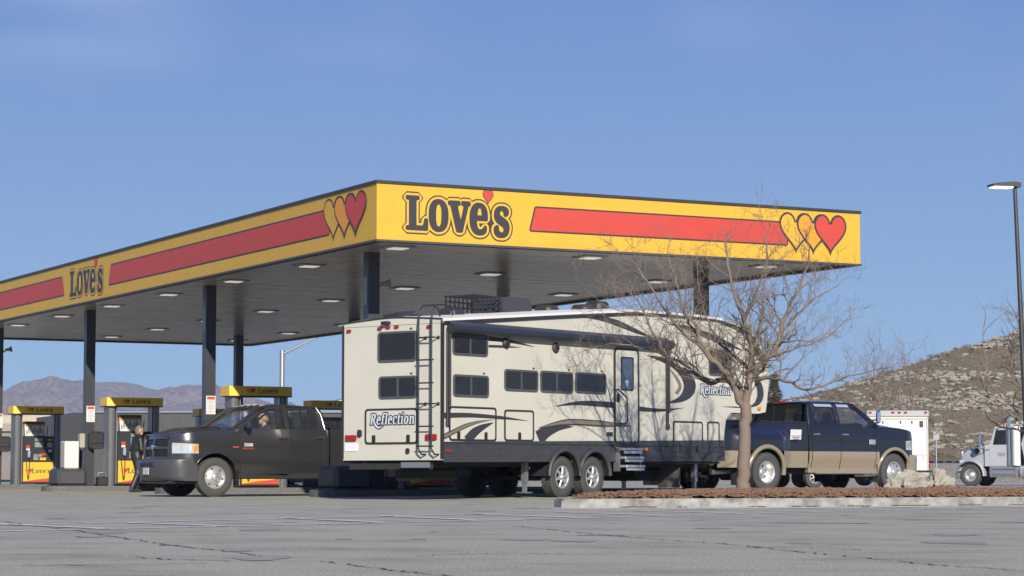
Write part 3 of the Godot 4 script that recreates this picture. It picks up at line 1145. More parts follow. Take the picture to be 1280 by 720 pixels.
func make_pump():
	var o = thing("fuel_pump", "", "fuel pump", Vector3.ZERO, 27.8, "fuel pumps with yellow toppers")
	var b := MB.new()
	b.box(Vector3(0, 0.79, 0), Vector3(1.02, 1.54, 0.6), 0.03)
	part(o, "cabinet", b, M.trim)
	var postm := grained(0.15, 0.152, 0.16, 0.15, 1.0, 0.3, 0.02, 3, 63, false)
	postm.metallic = 0.4
	for s in [-1, 1]:
		b = MB.new()
		b.prism(rrect(-0.12, -0.26, 0.12, 0.26, 0.11, 5), Transform3D(Basis(Vector3.RIGHT, -PI / 2), Vector3(s * 0.66, 0, 0)), 0.0, 2.29)
		part(o, "post", b, postm)
		b = MB.new()
		b.box(Vector3(s * 0.528, 1.15, 0.2), Vector3(0.02, 2.2, 0.1))
		part(o, "hose_channel", b, M.steel)
	# topper with bowed front and back
	var pp := PackedVector2Array()
	for k in 13:
		var t := -1.0 + k / 6.0
		pp.push_back(Vector2(t * 0.84, -0.30 - 0.11 * (1.0 - t * t)))
	for k in 13:
		var t := 1.0 - k / 6.0
		pp.push_back(Vector2(t * 0.84, 0.30 + 0.11 * (1.0 - t * t)))
	var TU := Transform3D(Basis(Vector3.RIGHT, -PI / 2), Vector3.ZERO)
	b = MB.new()
	b.prism(pp, TU, 2.291, 2.53)
	var top = part(o, "topper", b, mat(0.8, 0.48, 0.035, 0.4))
	b = MB.new()
	b.prism(grown(pp, 0.012), TU, 2.27, 2.29)
	part(o, "topper_edge", b, M.black)
	for s in [0, 1]:
		var F := Transform3D(Basis(Vector3.UP, PI * s), Vector3.ZERO)
		text_part(top, "lettering", "Love's", serif, 0.13, F * Transform3D(Basis.IDENTITY, Vector3(0.15, 2.41, 0.412)), M.ink)
		b = MB.new()
		for k in 3:
			b = MB.new()
			b.prism(heart(-0.36 + k * 0.055, 2.345, 0.12, 0.13), F, 0.36, 0.405 + 0.004 * k, false)
			part(top, "heart", b, [M.orange, M.orange, M.red][k] if k < 2 else M.red)
		# yellow skirt panel with red wave
		b = MB.new()
		b.ab(-0.49, 0.49, 0.08, 0.72, 0.301, 0.312)
		for i in b.v.size():
			b.v[i] = F * b.v[i]; b.n[i] = F.basis * b.n[i]
		var sk = part(o, "skirt_panel", b, mat(0.56, 0.36, 0.03, 0.4))
		var wave := PackedVector2Array([Vector2(-0.49, 0.082)])
		wave.push_back(Vector2(0.488, 0.082))
		for k in 13:
			var t := 1.0 - k / 12.0
			wave.push_back(Vector2(-0.488 + 0.976 * t, 0.1 + 0.03 * sin(t * 4.0) + 0.15 * pow(t, 2.0)))
		b = MB.new()
		b.prism(wave, F, 0.312, 0.316, false)
		part(sk, "red_wave", b, M.red)
		text_part(sk, "lettering", "Love's", serif, 0.145, F * Transform3D(Basis.IDENTITY, Vector3(0.1, 0.43, 0.318)), M.ink)
		for k in 3:
			b = MB.new()
			b.prism(heart(-0.36 + k * 0.05, 0.36, 0.14, 0.15), F, 0.31, 0.315 + 0.004 * k, false)
			part(sk, "heart", b, M.orange if k < 2 else M.red)
		# controls
		for q in [[-0.12, 0.14, 1.4, 1.5, "price_display", M.steel], [-0.12, 0.16, 1.2, 1.37, "screen", mat(0.2, 0.22, 0.22, 0.2)], [-0.4, -0.28, 1.16, 1.26, "red_sticker", M.red], [-0.4, -0.28, 1.1, 1.16, "white_sticker", M.white],
			[-0.16, 0.0, 0.78, 0.98, "keypad", M.steel], [0.05, 0.26, 0.78, 0.87, "grade_label", M.yellow], [0.02, 0.24, 0.94, 1.0, "red_label", M.red], [0.3, 0.46, 1.2, 1.36, "card_reader", mat(0.3, 0.31, 0.33, 0.4)],
			[0.34, 0.44, 1.04, 1.14, "receipt_slot", M.white], [0.3, 0.44, 1.42, 1.48, "orange_label", M.orange], [-0.15, 0.13, 0.9, 0.94, "button_row", M.alloy], [-0.48, 0.48, 0.735, 0.75, "panel_joint", M.black]]:
			b = MB.new()
			b.ab(q[0], q[1], q[2], q[3], 0.301, 0.318, 0.004)
			for i in b.v.size():
				b.v[i] = F * b.v[i]; b.n[i] = F.basis * b.n[i]
			part(o, q[4], b, q[5])
		# nozzle and hose
		b = MB.new()
		b.box(Vector3(-0.32, 0.98, 0.36), Vector3(0.08, 0.22, 0.1), 0.02)
		b.tube([Vector3(-0.32, 1.06, 0.38), Vector3(-0.32, 0.98, 0.44), Vector3(-0.32, 0.86, 0.4)], [0.022, 0.02, 0.016], 7)
		for i in b.v.size():
			b.v[i] = F * b.v[i]; b.n[i] = F.basis * b.n[i]
		part(o, "nozzle", b, mat(0.25, 0.3, 0.38, 0.4))
		b = MB.new()
		var hp := []
		for k in 17:
			var t := k / 16.0
			hp.append(F * Vector3(lerpf(-0.32, -0.5, t * t), lerpf(0.9, 1.9, t * t) - sin(PI * t) * 0.85 - 0.1 * (1.0 - t), 0.42 - 0.06 * t))
		b.tube(hp, [0.014], 6)
		part(o, "hose", b, M.black)
	# advert board on top
	b = MB.new()
	b.box(Vector3(-0.08, 1.73, 0), Vector3(0.68, 0.34, 0.3), 0.012)
	part(o, "advert_board", b, M.white)
	b = MB.new()
	b.box(Vector3(-0.08, 1.925, 0), Vector3(0.7, 0.05, 0.32), 0.01)
	part(o, "board_band", b, M.orange)
	b = MB.new()
	b.box(Vector3(-0.08, 1.995, 0), Vector3(0.68, 0.09, 0.28), 0.02)
	part(o, "board_cap", b, mat(0.09, 0.08, 0.07, 0.5))
	b = MB.new()
	for k in 9: b.ab(-0.36 + 0.062 * k, -0.32 + 0.062 * k, 1.63 + 0.03 * (k % 3), 1.75 + 0.035 * ((k * 2) % 5), 0.151, 0.156)
	part(o, "advert_print", b, mat(0.2, 0.17, 0.13, 0.6))
	return o

# ------------------------------------------------------------------ buildings and works far behind
func far_buildings() -> void:
	var wall := grained(0.034, 0.036, 0.042, 0.15, 3.0, 0.6, 0.02, 3, 64)
	var o = thing("storage_building", "long dark grey metal storage building behind the fuel pumps", "building", Vector3(-21.6, -0.1, -118))
	var mb := MB.new()
	mb.ab(0, 15, 0, 3.68, -9, 0)
	part(o, "wall", mb, wall)
	mb = MB.new()
	mb.prism(poly([0, 0, 0, 3.7, -2.4, 3.4, -2.4, 0]), Transform3D(Basis(Vector3(0.62, 0, -0.785), Vector3.UP, Vector3(0.785, 0, 0.62)), Vector3(-0.05, 0, -0.1)), -1.0, 0.0)
	part(o, "side_wing", mb, mat(0.05, 0.053, 0.06, 0.6))
	mb = MB.new()
	mb.ab(-0.1, 15.1, 3.681, 3.76, -9.1, 0.1)
	part(o, "roof", mb, mat(0.14, 0.16, 0.2, 0.5))
	for k in 16:
		mb = MB.new()
		mb.ab(k * 0.9 + 0.2, k * 0.9 + 0.24, 0.02, 3.66, 0.001, 0.03)
		part(o, "wall_rib", mb, wall)
	mb = MB.new()
	mb.ab(4.3, 6.3, 0, 2.7, 0.035, 0.06)
	part(o, "roller_door", mb, mat(0.045, 0.048, 0.055, 0.5))
	# road bridge
	var b = thing("road_bridge", "beige concrete road bridge crossing below the mountains", "bridge", Vector3(-62, 0, -210))
	var bm := grained(0.36, 0.32, 0.25, 0.12, 4.0, 0.9, 0.02, 4, 65)
	mb = MB.new()
	mb.ab(-60, 46, 5.0, 5.75, 0, 0.4)
	part(b, "parapet", mb, bm)
	mb = MB.new()
	mb.ab(-60, 46, 4.3, 4.98, -9, 0.7)
	part(b, "deck", mb, mat(0.25, 0.225, 0.18, 0.9))
	for k in 5:
		mb = MB.new()
		mb.ab(-60, 46, 3.3, 4.29, -8.2 + k * 2.0, -7.6 + k * 2.0)
		part(b, "girder", mb, mat(0.2, 0.18, 0.145, 0.9))
	for k in 8:
		mb = MB.new()
		mb.ab(-52.0 + k * 13.0, -51.0 + k * 13.0, -0.4, 3.29, -7.5, -0.3)
		part(b, "pier", mb, bm)
	# slope under the bridge
	mb = MB.new()
	var rows := []
	for i in 8:
		var r := PackedVector3Array()
		for j in 40: r.push_back(Vector3(-130.0 + j * 4.0, -0.4 + 3.4 * smoothstep(0.0, 1.0, i / 7.0) + 0.25 * sin(j * 1.7 + i), -224.0 - i * 4.0))
		rows.append(r)
	mb.grid(rows, Vector3(-50, -300, -240))
	setting("earth_bank", mb, grained(0.3, 0.25, 0.18, 0.3, 8.0, 0.95, 0.03, 5, 66))
# ------------------------------------------------------------------ wheels
func wheel(parent: Node, c: Vector3, s: float, R: float, w: float, style: String):
	var ax := Vector3(0, 0, s)
	var r := R * (0.56 if style != "alloy" else 0.54)
	if style == "truck": r = R * 0.55
	var b := MB.new()
	var h := w * 0.5
	b.lathe(c, ax, [Vector2(-h * 0.8, r), Vector2(-h, r * 1.12), Vector2(-h, R * 0.88), Vector2(-h * 0.82, R * 0.97), Vector2(-h * 0.5, R), Vector2(-h * 0.47, R * 0.985), Vector2(-h * 0.4, R * 0.985), Vector2(-h * 0.37, R), Vector2(-h * 0.05, R), Vector2(-h * 0.03, R * 0.985), Vector2(h * 0.04, R * 0.985), Vector2(h * 0.06, R), Vector2(h * 0.37, R), Vector2(h * 0.4, R * 0.985), Vector2(h * 0.47, R * 0.985), Vector2(h * 0.5, R), Vector2(h * 0.82, R * 0.97), Vector2(h * 0.97, R * 0.9), Vector2(h * 1.02, R * 0.78), Vector2(h, r * 1.1), Vector2(h * 0.86, r)], 40)
	# tread blocks on the shoulders
	for k in 44:
		var a := TAU * k / 44.0
		for e in [-1.0, 1.0]:
			var d := Vector3(cos(a), sin(a), 0)
			b.box(c + d * (R * 0.982) + ax * (h * 0.74 * e), Vector3(R * 0.06, R * 0.075, h * 0.34), 0.0, Basis(d, Vector3(-d.y, d.x, 0), Vector3(0, 0, 1)))
	var o = part(parent, "wheel", b, M.rubber)
	b = MB.new()
	var dk := MB.new()
	if style == "dish":
		b.lathe(c, ax, [Vector2(h * 0.84, r * 1.02), Vector2(h * 0.9, r * 1.04), Vector2(h * 0.92, r * 0.97), Vector2(h * 0.8, r * 0.9), Vector2(-h * 0.1, r * 0.8), Vector2(-h * 0.35, r * 0.62), Vector2(-h * 0.4, r * 0.4), Vector2(-h * 0.1, r * 0.36), Vector2(h * 0.05, r * 0.3), Vector2(h * 0.1, r * 0.2), Vector2(h * 0.1, 0)], 36)
		for k in 6:
			var a := TAU * k / 6.0 + 0.3
			dk.lathe(c + Vector3(cos(a), sin(a), 0) * r * 0.56, ax, [Vector2(-h * 0.5, r * 0.11), Vector2(-h * 0.33, r * 0.11), Vector2(-h * 0.33, 0)], 10)
	elif style == "steel" or style == "forged":
		b.lathe(c, ax, [Vector2(h * 0.84, r * 1.02), Vector2(h * 0.92, r * 1.04), Vector2(h * 0.94, r * 0.96), Vector2(h * 0.7, r * 0.88), Vector2(h * 0.62, r * 0.8), Vector2(h * 0.98, r * 0.5), Vector2(h * 1.02, r * 0.42), Vector2(h * 1.02, r * 0.36), Vector2(h * 1.25, r * 0.34), Vector2(h * 1.32, r * 0.27), Vector2(h * 1.34, 0)], 36)
		var nh := 6 if style == "steel" else 10
		for k in nh:
			var a := TAU * k / nh + 0.2
			var rr := r * (0.66 if style == "steel" else 0.66)
			dk.lathe(c + Vector3(cos(a), sin(a), 0) * rr, Vector3(cos(a) * 0.5, sin(a) * 0.5, s), [Vector2(h * 0.6, r * 0.1), Vector2(h * 0.835, r * (0.1 if style == "steel" else 0.075)), Vector2(h * 0.835, 0)], 10)
			var a2 := a + TAU / nh * 0.5
			b.lathe(c + Vector3(cos(a2), sin(a2), 0) * r * 0.44, ax, [Vector2(h * 0.9, r * 0.045), Vector2(h * 1.12, r * 0.04), Vector2(h * 1.14, 0)], 6)
	elif style == "truck":
		b.lathe(c, ax, [Vector2(h * 0.84, r * 1.02), Vector2(h * 0.92, r * 1.04), Vector2(h * 0.92, r * 0.92), Vector2(h * 0.3, r * 0.86), Vector2(h * 0.5, r * 0.5), Vector2(h * 0.9, r * 0.4), Vector2(h * 1.1, r * 0.3), Vector2(h * 1.12, 0)], 30)
		for k in 10:
			var a := TAU * k / 10.0
			dk.lathe(c + Vector3(cos(a), sin(a), 0) * r * 0.68, ax, [Vector2(h * 0.2, r * 0.08), Vector2(h * 0.46, r * 0.08), Vector2(h * 0.46, 0)], 8)
	else:
		# trailer wheel with six broad spokes
		b.lathe(c, ax, [Vector2(h * 0.86, r * 1.02), Vector2(h * 0.95, r * 1.04), Vector2(h * 0.97, r * 0.93), Vector2(h * 0.8, r * 0.87), Vector2(h * 0.4, r * 0.84)], 36)
		b.lathe(c, ax, [Vector2(h * 0.6, r * 0.36), Vector2(h * 0.95, r * 0.3), Vector2(h * 1.0, r * 0.22), Vector2(h * 1.15, r * 0.19), Vector2(h * 1.2, r * 0.1), Vector2(h * 1.2, 0)], 20)
		for k in 6:
			var a := TAU * k / 6.0 + 0.26
			var d := Vector3(cos(a), sin(a), 0)
			var q := Vector3(-d.y, d.x, 0)
			var p0 := c + d * r * 0.24 + ax * h * 0.9
			var p1 := c + d * r * 0.9 + ax * h * 0.72
			var m := (p0 + p1) * 0.5
			b.box(m, Vector3((p1 - p0).length(), r * 0.26, h * 0.3), 0.01, Basis((p1 - p0).normalized(), q, (p1 - p0).normalized().cross(q)))
		dk.lathe(c, ax, [Vector2(h * 0.38, r * 0.86), Vector2(h * 0.38, 0)], 24)
	var rim = part(o, "rim", b, M.alloy)
	if dk.v.size(): part(o, "painted_rim_hole", dk, M.black)  # black discs paint the dark of the rim holes, none is cut
	return o

# ------------------------------------------------------------------ fifth-wheel travel trailer
func rp(a: Array) -> PackedVector2Array:
	var p := PackedVector2Array()
	for i in range(0, a.size(), 2): p.push_back(Vector2(a[i] * 0.93, a[i + 1] * 0.93 - 0.01))
	return p
func rsw(pts: Array) -> PackedVector2Array:
	var q := []
	for p in pts: q.append([p[0] * 0.93, p[1] * 0.93 - 0.01, p[2] * 0.93])
	return swoosh(q)
func smooth_poly(a: Array, c: Array) -> PackedVector2Array:
	var out := PackedVector2Array()
	for L in [a, c]:
		var n: int = L.size() / 2
		for i in n - 1:
			for k in 5:
				var i0 := maxi(i - 1, 0)
				var i3 := mini(i + 2, n - 1)
				out.push_back(Vector2(_cr(L[i0 * 2], L[i * 2], L[i * 2 + 2], L[i3 * 2], k / 5.0), _cr(L[i0 * 2 + 1], L[i * 2 + 1], L[i * 2 + 3], L[i3 * 2 + 1], k / 5.0)))
		out.push_back(Vector2(L[n * 2 - 2], L[n * 2 - 1]))
	for i in out.size(): out[i] = Vector2(out[i].x * 0.93, out[i].y * 0.93 - 0.01)
	return out
func rv_window(parent: Node, T: Transform3D, x0: float, y0: float, x1: float, y1: float, mull := true) -> void:
	var o := rrect(x0, y0, x1, y1, 0.07, 4)
	var i := rrect(x0 + 0.04, y0 + 0.04, x1 - 0.04, y1 - 0.04, 0.045, 4)
	var b := MB.new()
	b.ring(o, i, T, 0.001, 0.022)
	if mull: b.prism(poly([(x0 + x1) * 0.5 - 0.022, y0 + 0.039, (x0 + x1) * 0.5 + 0.022, y0 + 0.039, (x0 + x1) * 0.5 + 0.022, y1 - 0.039, (x0 + x1) * 0.5 - 0.022, y1 - 0.039]), T, 0.001, 0.019)
	var w = part(parent, "window", b, M.frame)
	var halves := [[x0 + 0.038, (x0 + x1) * 0.5 - 0.02], [(x0 + x1) * 0.5 + 0.02, x1 - 0.038]] if mull else [[x0 + 0.038, x1 - 0.038]]
	for h in halves:
		b = MB.new()
		b.prism(poly([h[0], y0 + 0.038, h[1], y0 + 0.038, h[1], y1 - 0.038, h[0], y1 - 0.038]), T, 0.0005, 0.008)
		part(w, "pane", b, M.rv_glass)
	b = MB.new()
	b.prism(poly([x1 - 0.16, y1 + 0.03, x1 - 0.12, y1 + 0.03, x1 - 0.12, y1 + 0.055, x1 - 0.16, y1 + 0.055]), T, 0.001, 0.02)
	part(w, "clip", b, M.black)
func rv_hatch(parent: Node, T: Transform3D, x0: float, y0: float, x1: float, y1: float, latches: Array) -> void:
	var b := MB.new()
	b.ring(rrect(x0, y0, x1, y1, 0.07), rrect(x0 + 0.035, y0 + 0.035, x1 - 0.035, y1 - 0.035, 0.05), T, 0.001, 0.016)
	var h = part(parent, "storage_hatch", b, M.trim)
	b = MB.new()
	b.prism(rrect(x0 + 0.036, y0 + 0.036, x1 - 0.036, y1 - 0.036, 0.05), T, 0.001, 0.008, false)
	part(h, "door_panel", b, M.cream)
	for l in latches:
		b = MB.new()
		b.prism(rrect(l - 0.035, y0 + 0.03, l + 0.035, y0 + 0.17, 0.02), T, 0.001, 0.03)
		b.prism(rrect(l - 0.02, y0 + 0.05, l + 0.02, y0 + 0.13, 0.012), T, 0.03, 0.042)
		part(h, "latch", b, M.black)

func rv_logo(parent: Node, T: Transform3D, x0: float, y0: float, h: float, width: float) -> void:
	var w := word("Reflection", serif, h, 0.2)
	var right := 0.0
	for p in w[0]:
		for q in p: right = maxf(right, q.x)
	# the R of the name has a long looping leg
	fit(w, x0, y0, width / right)
	var lk: Array = w[0]
	lk.append(swoosh([[x0 + h * 0.45, y0 + h * 0.42, h * 0.16], [x0 + h * 0.7, y0 - h * 0.05, h * 0.2], [x0 + h * 1.1, y0 - h * 0.28, h * 0.17], [x0 + h * 1.6, y0 - h * 0.12, h * 0.03]]))
	var b := MB.new()
	for p in merged(lk, h * 0.1): b.prism(p, T, 0.001, 0.0045, false)
	part(parent, "letter_outline", b, mat(0.03, 0.034, 0.05, 0.5))
	b = MB.new()
	for p in merged(lk, -h * 0.012): b.prism(p, T, 0.003, 0.0075, false)
	part(parent, "lettering", b, mat(0.5, 0.52, 0.56, 0.4))
	b = MB.new()
	for p in w[1]:
		var g := grown(p, -h * 0.02)
		if g.size() > 2: b.prism(g, T, 0.0075, 0.0095, false)
	if b.v.size(): part(parent, "letter_counter", b, mat(0.03, 0.034, 0.05, 0.5))
	b = MB.new()
	for k in 9: b.prism(rrect(x0 + width * (0.6 + 0.035 * k), y0 - h * 0.42, x0 + width * (0.622 + 0.035 * k), y0 - h * (0.3 - 0.03 * (k % 2)), 0.003, 2), T, 0.001, 0.004, false)
	part(parent, "small_print", b, mat(0.4, 0.38, 0.35, 0.6))

func travel_trailer() -> void:
	M.cream = grained(0.458, 0.443, 0.382, 0.05, 4.0, 0.34, 0.01, 4, 71)
	M.skirt = grained(0.036, 0.037, 0.042, 0.3, 1.6, 0.5, 0.02, 5, 72)
	M.rv_glass = grained(0.014, 0.0125, 0.012, 0.8, 0.5, 0.07, 0.03, 4, 73)
	M.frame = mat(0.06, 0.062, 0.07, 0.4)
	M.brown = mat(0.16, 0.13, 0.1, 0.5)
	var o = thing("travel_trailer", "long cream fifth wheel travel trailer with charcoal swoosh graphics", "travel trailer", Vector3(-1.267, 0.047, -42.2), 52.0)
	var I := Transform3D.IDENTITY
	var D := -2.42
	var TR := Transform3D(Basis(Vector3(0, 0, 1), Vector3(0, 1, 0), Vector3(-1, 0, 0)), Vector3.ZERO)
	var outline := rp([0.0, 0.76, 3.42, 0.78, 3.42, 1.04, 5.56, 1.04, 5.56, 0.79, 10.05, 0.82, 10.11, 1.29, 10.2, 1.72, 10.3, 1.84, 10.45, 1.9, 11.6, 1.9, 11.93, 1.94, 12.0, 2.2, 12.07, 2.6, 12.08, 2.92, 12.02, 3.14, 11.89, 3.34, 11.65, 3.58, 11.32, 3.78, 10.9, 3.92, 10.5, 3.99, 10.08, 4.03, 9.0, 4.06, 6.82, 4.04, 5.2, 3.93, 3.57, 3.8, 1.8, 3.65, 0.0, 3.5])
	var b := MB.new()
	b.prism(outline, I, D, 0.0)
	var body = part(o, "body", b, M.cream)
	# roof skin and black seam under it
	b = MB.new()
	var roofline := rp([0.0, 3.5, 1.8, 3.65, 3.57, 3.8, 5.2, 3.93, 6.82, 4.04, 9.0, 4.06, 10.08, 4.03])
	for i in roofline.size() - 1:
		var p := roofline[i]
		var q := roofline[i + 1]
		var z0 := -1.21
		var rows := []
		for t in [p, q]:
			var r := PackedVector3Array()
			for k in 9:
				var u := -1.0 + k / 4.0
				r.push_back(Vector3(t.x, t.y + 0.03 + 0.07 * (1.0 - u * u), z0 + u * 1.235))
			rows.append(r)
		b.grid(rows, Vector3(p.x, -9, z0))
		for z in [0.025, D - 0.025]:
			b.quad_out(Vector3(p.x, p.y - 0.02, z), Vector3(q.x, q.y - 0.02, z), Vector3(q.x, q.y + 0.03, z), Vector3(p.x, p.y + 0.03, z), Vector3(p.x, p.y, z0))
	var cap := PackedVector2Array()
	for k in 9:
		var u := -1.0 + k / 4.0
		cap.push_back(Vector2(-1.21 + u * 1.235, roofline[0].y + 0.03 + 0.07 * (1.0 - u * u)))
	cap.push_back(Vector2(0.025, roofline[0].y - 0.05)); cap.push_back(Vector2(D - 0.025, roofline[0].y - 0.05))
	part(o, "roof", b, mat(0.6, 0.59, 0.565, 0.6))
	b = MB.new()
	b.prism(cap, TR, 0.0, 0.012)
	part(o, "rear_cap", b, M.cream)
	b = MB.new()
	b.prism(rsw([[0.0, 3.445, 0.07], [1.8, 3.595, 0.07], [3.57, 3.745, 0.07], [5.2, 3.875, 0.07], [6.82, 3.985, 0.06], [9.0, 4.005, 0.05], [10.08, 3.975, 0.04], [10.9, 3.87, 0.03]]), I, 0.001, 0.03)
	part(o, "roof_seam", b, M.trim)
	b = MB.new()
	b.prism(swoosh([[-2.43, 3.265, 0.03], [-1.8, 3.31, 0.03], [-1.21, 3.335, 0.03], [-0.6, 3.31, 0.03], [0.01, 3.265, 0.03]]), TR, 0.012, 0.022)
	part(o, "rear_seam", b, M.trim)
	for z in [0.0, D]:
		b = MB.new()
		b.ab(-0.016, 0.035, 0.72, 3.24, z - 0.03, z + 0.018)
		part(o, "corner_trim", b, M.trim)
	# charcoal skirt with twin wheel arches, on both sides
	var wx := [3.95 * 0.93, 5.02 * 0.93]
	var low := func(x: float) -> float:
		var y := 0.66 + 0.006 * x
		for c in wx:
			var dx: float = absf(x - c)
			if dx < 0.47: y = maxf(y, 0.41 + sqrt(0.47 * 0.47 - dx * dx))
		return y
	for side in [0, 1]:
		var z: float = 0.014 if side == 0 else D - 0.014
		b = MB.new()
		var rows := []
		var lips := []
		for k in 5: rows.append(PackedVector3Array())
		for i in 189:
			var x := 0.02 + i * 0.05
			var y0: float = low.call(x)
			var y1 := 1.03 + 0.014 * x
			for k in 5: rows[k].push_back(Vector3(x, lerpf(y0, y1, k / 4.0), z))
		b.grid(rows, Vector3(4.5, 1.0, -1.2))
		b.ab(0.02, 9.4, 1.0, 1.02, minf(z, z * 0.2), maxf(z, z * 0.2))
		var sk = part(o, "skirt", b, M.skirt)
		for c in wx:
			b = MB.new()
			var path := []
			for k in 17:
				var a := PI * k / 16.0
				if side == 0: path.append(Vector3(c + cos(a) * 0.5, 0.41 + sin(a) * 0.5, z + 0.03))
				else: path.append(Vector3(c + cos(a) * 0.5, 0.41 + sin(a) * 0.5, z - 0.03))
			b.tube(path, [0.045], 8)
			part(sk, "fender_flare", b, M.skirt)
			# dark wheel well
			b = MB.new()
			var well := []
			for zz in [z, z + (-0.5 if side == 0 else 0.5)]:
				var r := PackedVector3Array()
				for k in 17:
					var a := PI * k / 16.0
					r.push_back(Vector3(c + cos(a) * 0.46, 0.41 + sin(a) * 0.46, zz))
				well.append(r)
			b.grid(well, Vector3(c, 3, z))
			part(sk, "wheel_well", b, M.black)
	# running gear
	for c in wx:
		wheel(o, Vector3(c, 0.385, -0.14), 1.0, 0.395, 0.24, "alloy")
		wheel(o, Vector3(c, 0.385, D + 0.14), -1.0, 0.395, 0.24, "alloy")
		b = MB.new()
		b.cyl(Vector3(c, 0.36, -0.2), Vector3(c, 0.36, D + 0.2), 0.05, 10)
		b.box(Vector3(c, 0.52, -0.45), Vector3(0.7, 0.06, 0.08)); b.box(Vector3(c, 0.52, D + 0.45), Vector3(0.7, 0.06, 0.08))
		part(o, "axle", b, M.chassis)
	b = MB.new()
	b.ab(0.2, 9.4, 0.58, 0.7, -0.55, -0.43); b.ab(0.2, 9.4, 0.58, 0.7, D + 0.43, D + 0.55)
	b.ab(0.1, 9.3, 0.66, 0.7, D + 0.05, -0.05)
	b.ab(-0.1, 0.05, 0.53, 0.64, D + 0.25, -0.25)
	part(o, "chassis", b, M.chassis)
	b = MB.new()
	b.ab(-0.16, -0.1, 0.56, 0.66, -0.85, -0.2)
	part(o, "bumper_plate", b, M.steel)
	for q in [[2.9, -0.35], [8.7, -0.3], [8.7, D + 0.3]]:
		b = MB.new()
		b.ab(q[0] - 0.05, q[0] + 0.05, 0.28, 0.68, q[1] - 0.05, q[1] + 0.05)
		b.ab(q[0] - 0.035, q[0] + 0.035, 0.1, 0.28, q[1] - 0.035, q[1] + 0.035)
		b.ab(q[0] - 0.11, q[0] + 0.11, 0.08, 0.1, q[1] - 0.11, q[1] + 0.11)
		part(o, "stabiliser_leg", b, M.steel)
	b = MB.new()
	b.ab(0.5, 1.6, 0.32, 0.56, -1.6, -0.9, 0.05)
	part(o, "tank", b, M.chassis)
	b = MB.new()
	b.ab(7.2, 8.4, 0.3, 0.6, -1.9, -0.7, 0.08)
	part(o, "tank", b, M.chassis)
	b = MB.new()
	b.ab(8.0, 8.02, 0.16, 0.6, -0.75, -0.2)
	part(o, "mud_flap", b, mat(0.1, 0.095, 0.09, 0.9))
	# king pin box under the nose
	b = MB.new()
	b.prism(rp([10.6, 1.9, 11.7, 1.9, 11.35, 1.5, 10.95, 1.5]), I, -1.5, -0.92)
	b.cyl(Vector3(10.4, 1.15, -1.21), Vector3(10.4, 1.4, -1.21), 0.05, 10)
	part(o, "king_pin_box", b, M.black)
	# windows on the side
	for w in [[0.3, 2.83, 1.41, 3.26], [0.32, 2.01, 1.44, 2.45], [1.95, 2.17, 3.07, 2.61], [3.15, 2.17, 4.28, 2.62]]:
		rv_window(o, I, w[0] * 0.93, w[1] * 0.93 - 0.01, w[2] * 0.93, w[3] * 0.93 - 0.01)
	rv_window(o, I, 4.36 * 0.93, 2.19 * 0.93 - 0.01, 5.47 * 0.93, 2.63 * 0.93 - 0.01, false)
	rv_window(o, I, 9.49 * 0.93, 2.73 * 0.93 - 0.01, 10.43 * 0.93, 3.34 * 0.93 - 0.01, false)
	# rear windows
	rv_window(o, TR, -1.67 * 0.93, 2.7 * 0.93, -0.65 * 0.93, 3.31 * 0.93, false)
	rv_window(o, TR, -1.64 * 0.93, 1.97 * 0.93, -0.64 * 0.93, 2.42 * 0.93)
	# hatches
	rv_hatch(o, I, 0.2 * 0.93, 1.05, 1.69 * 0.93, 1.81 * 0.93, [0.45, 1.25])
	rv_hatch(o, I, 1.95 * 0.93, 1.06, 2.93 * 0.93, 1.78 * 0.93, [2.27])
	rv_hatch(o, I, 8.02 * 0.93, 0.88, 9.22 * 0.93, 1.66 * 0.93, [7.7, 8.35])
	rv_hatch(o, I, 9.41 * 0.93, 0.88, 9.91 * 0.93, 1.67 * 0.93, [])
	rv_hatch(o, TR, -2.01 * 0.93, 1.07 * 0.93, -0.62 * 0.93, 1.78 * 0.93, [-1.64, -0.8])
	# entry door with window, grab handle and folding steps
	b = MB.new()
	var x0 := 5.76 * 0.93
	var x1 := 6.7 * 0.93
	b.ring(rrect(x0, 1.03, x1, 2.98, 0.12, 6), rrect(x0 + 0.05, 1.08, x1 - 0.05, 2.93, 0.08, 6), I, 0.001, 0.022)
	var dr = part(o, "door", b, M.trim)
	b = MB.new()
	b.prism(rrect(x0 + 0.051, 1.081, x1 - 0.051, 2.929, 0.08, 6), I, 0.001, 0.014, false)
	part(dr, "door_leaf", b, M.cream)
	b = MB.new()
	b.ring(rrect(x0 + 0.23, 2.12, x1 - 0.2, 2.8, 0.05), rrect(x0 + 0.26, 2.15, x1 - 0.23, 2.77, 0.03), I, 0.014, 0.026)
	part(dr, "window_frame", b, M.trim)
	b = MB.new()
	b.prism(rrect(x0 + 0.26, 2.15, x1 - 0.23, 2.77, 0.03), I, 0.014, 0.02, false)
	part(dr, "pane", b, mat(0.05, 0.07, 0.11, 0.06))
	b = MB.new()
	b.prism(heart(x0 + 0.43, 2.17, 0.13, 0.16), I, 0.02, 0.023, false)
	part(dr, "sticker", b, mat(0.25, 0.35, 0.5, 0.5))
	b = MB.new()
	b.tube([Vector3(x0 + 0.03, 2.13, 0.02), Vector3(x0 + 0.03, 2.13, 0.1), Vector3(x0 + 0.2, 2.02, 0.12), Vector3(x0 + 0.3, 1.95, 0.12), Vector3(x0 + 0.31, 1.5, 0.12), Vector3(x0 + 0.24, 1.45, 0.12), Vector3(x0 + 0.03, 1.45, 0.1), Vector3(x0 + 0.03, 1.45, 0.02)], [0.016], 7)
	part(dr, "grab_handle", b, M.black)
	b = MB.new()
	b.prism(rrect(x0 + 0.08, 1.88, x0 + 0.15, 2.05, 0.02), I, 0.014, 0.05)
	part(dr, "lock", b, M.black)
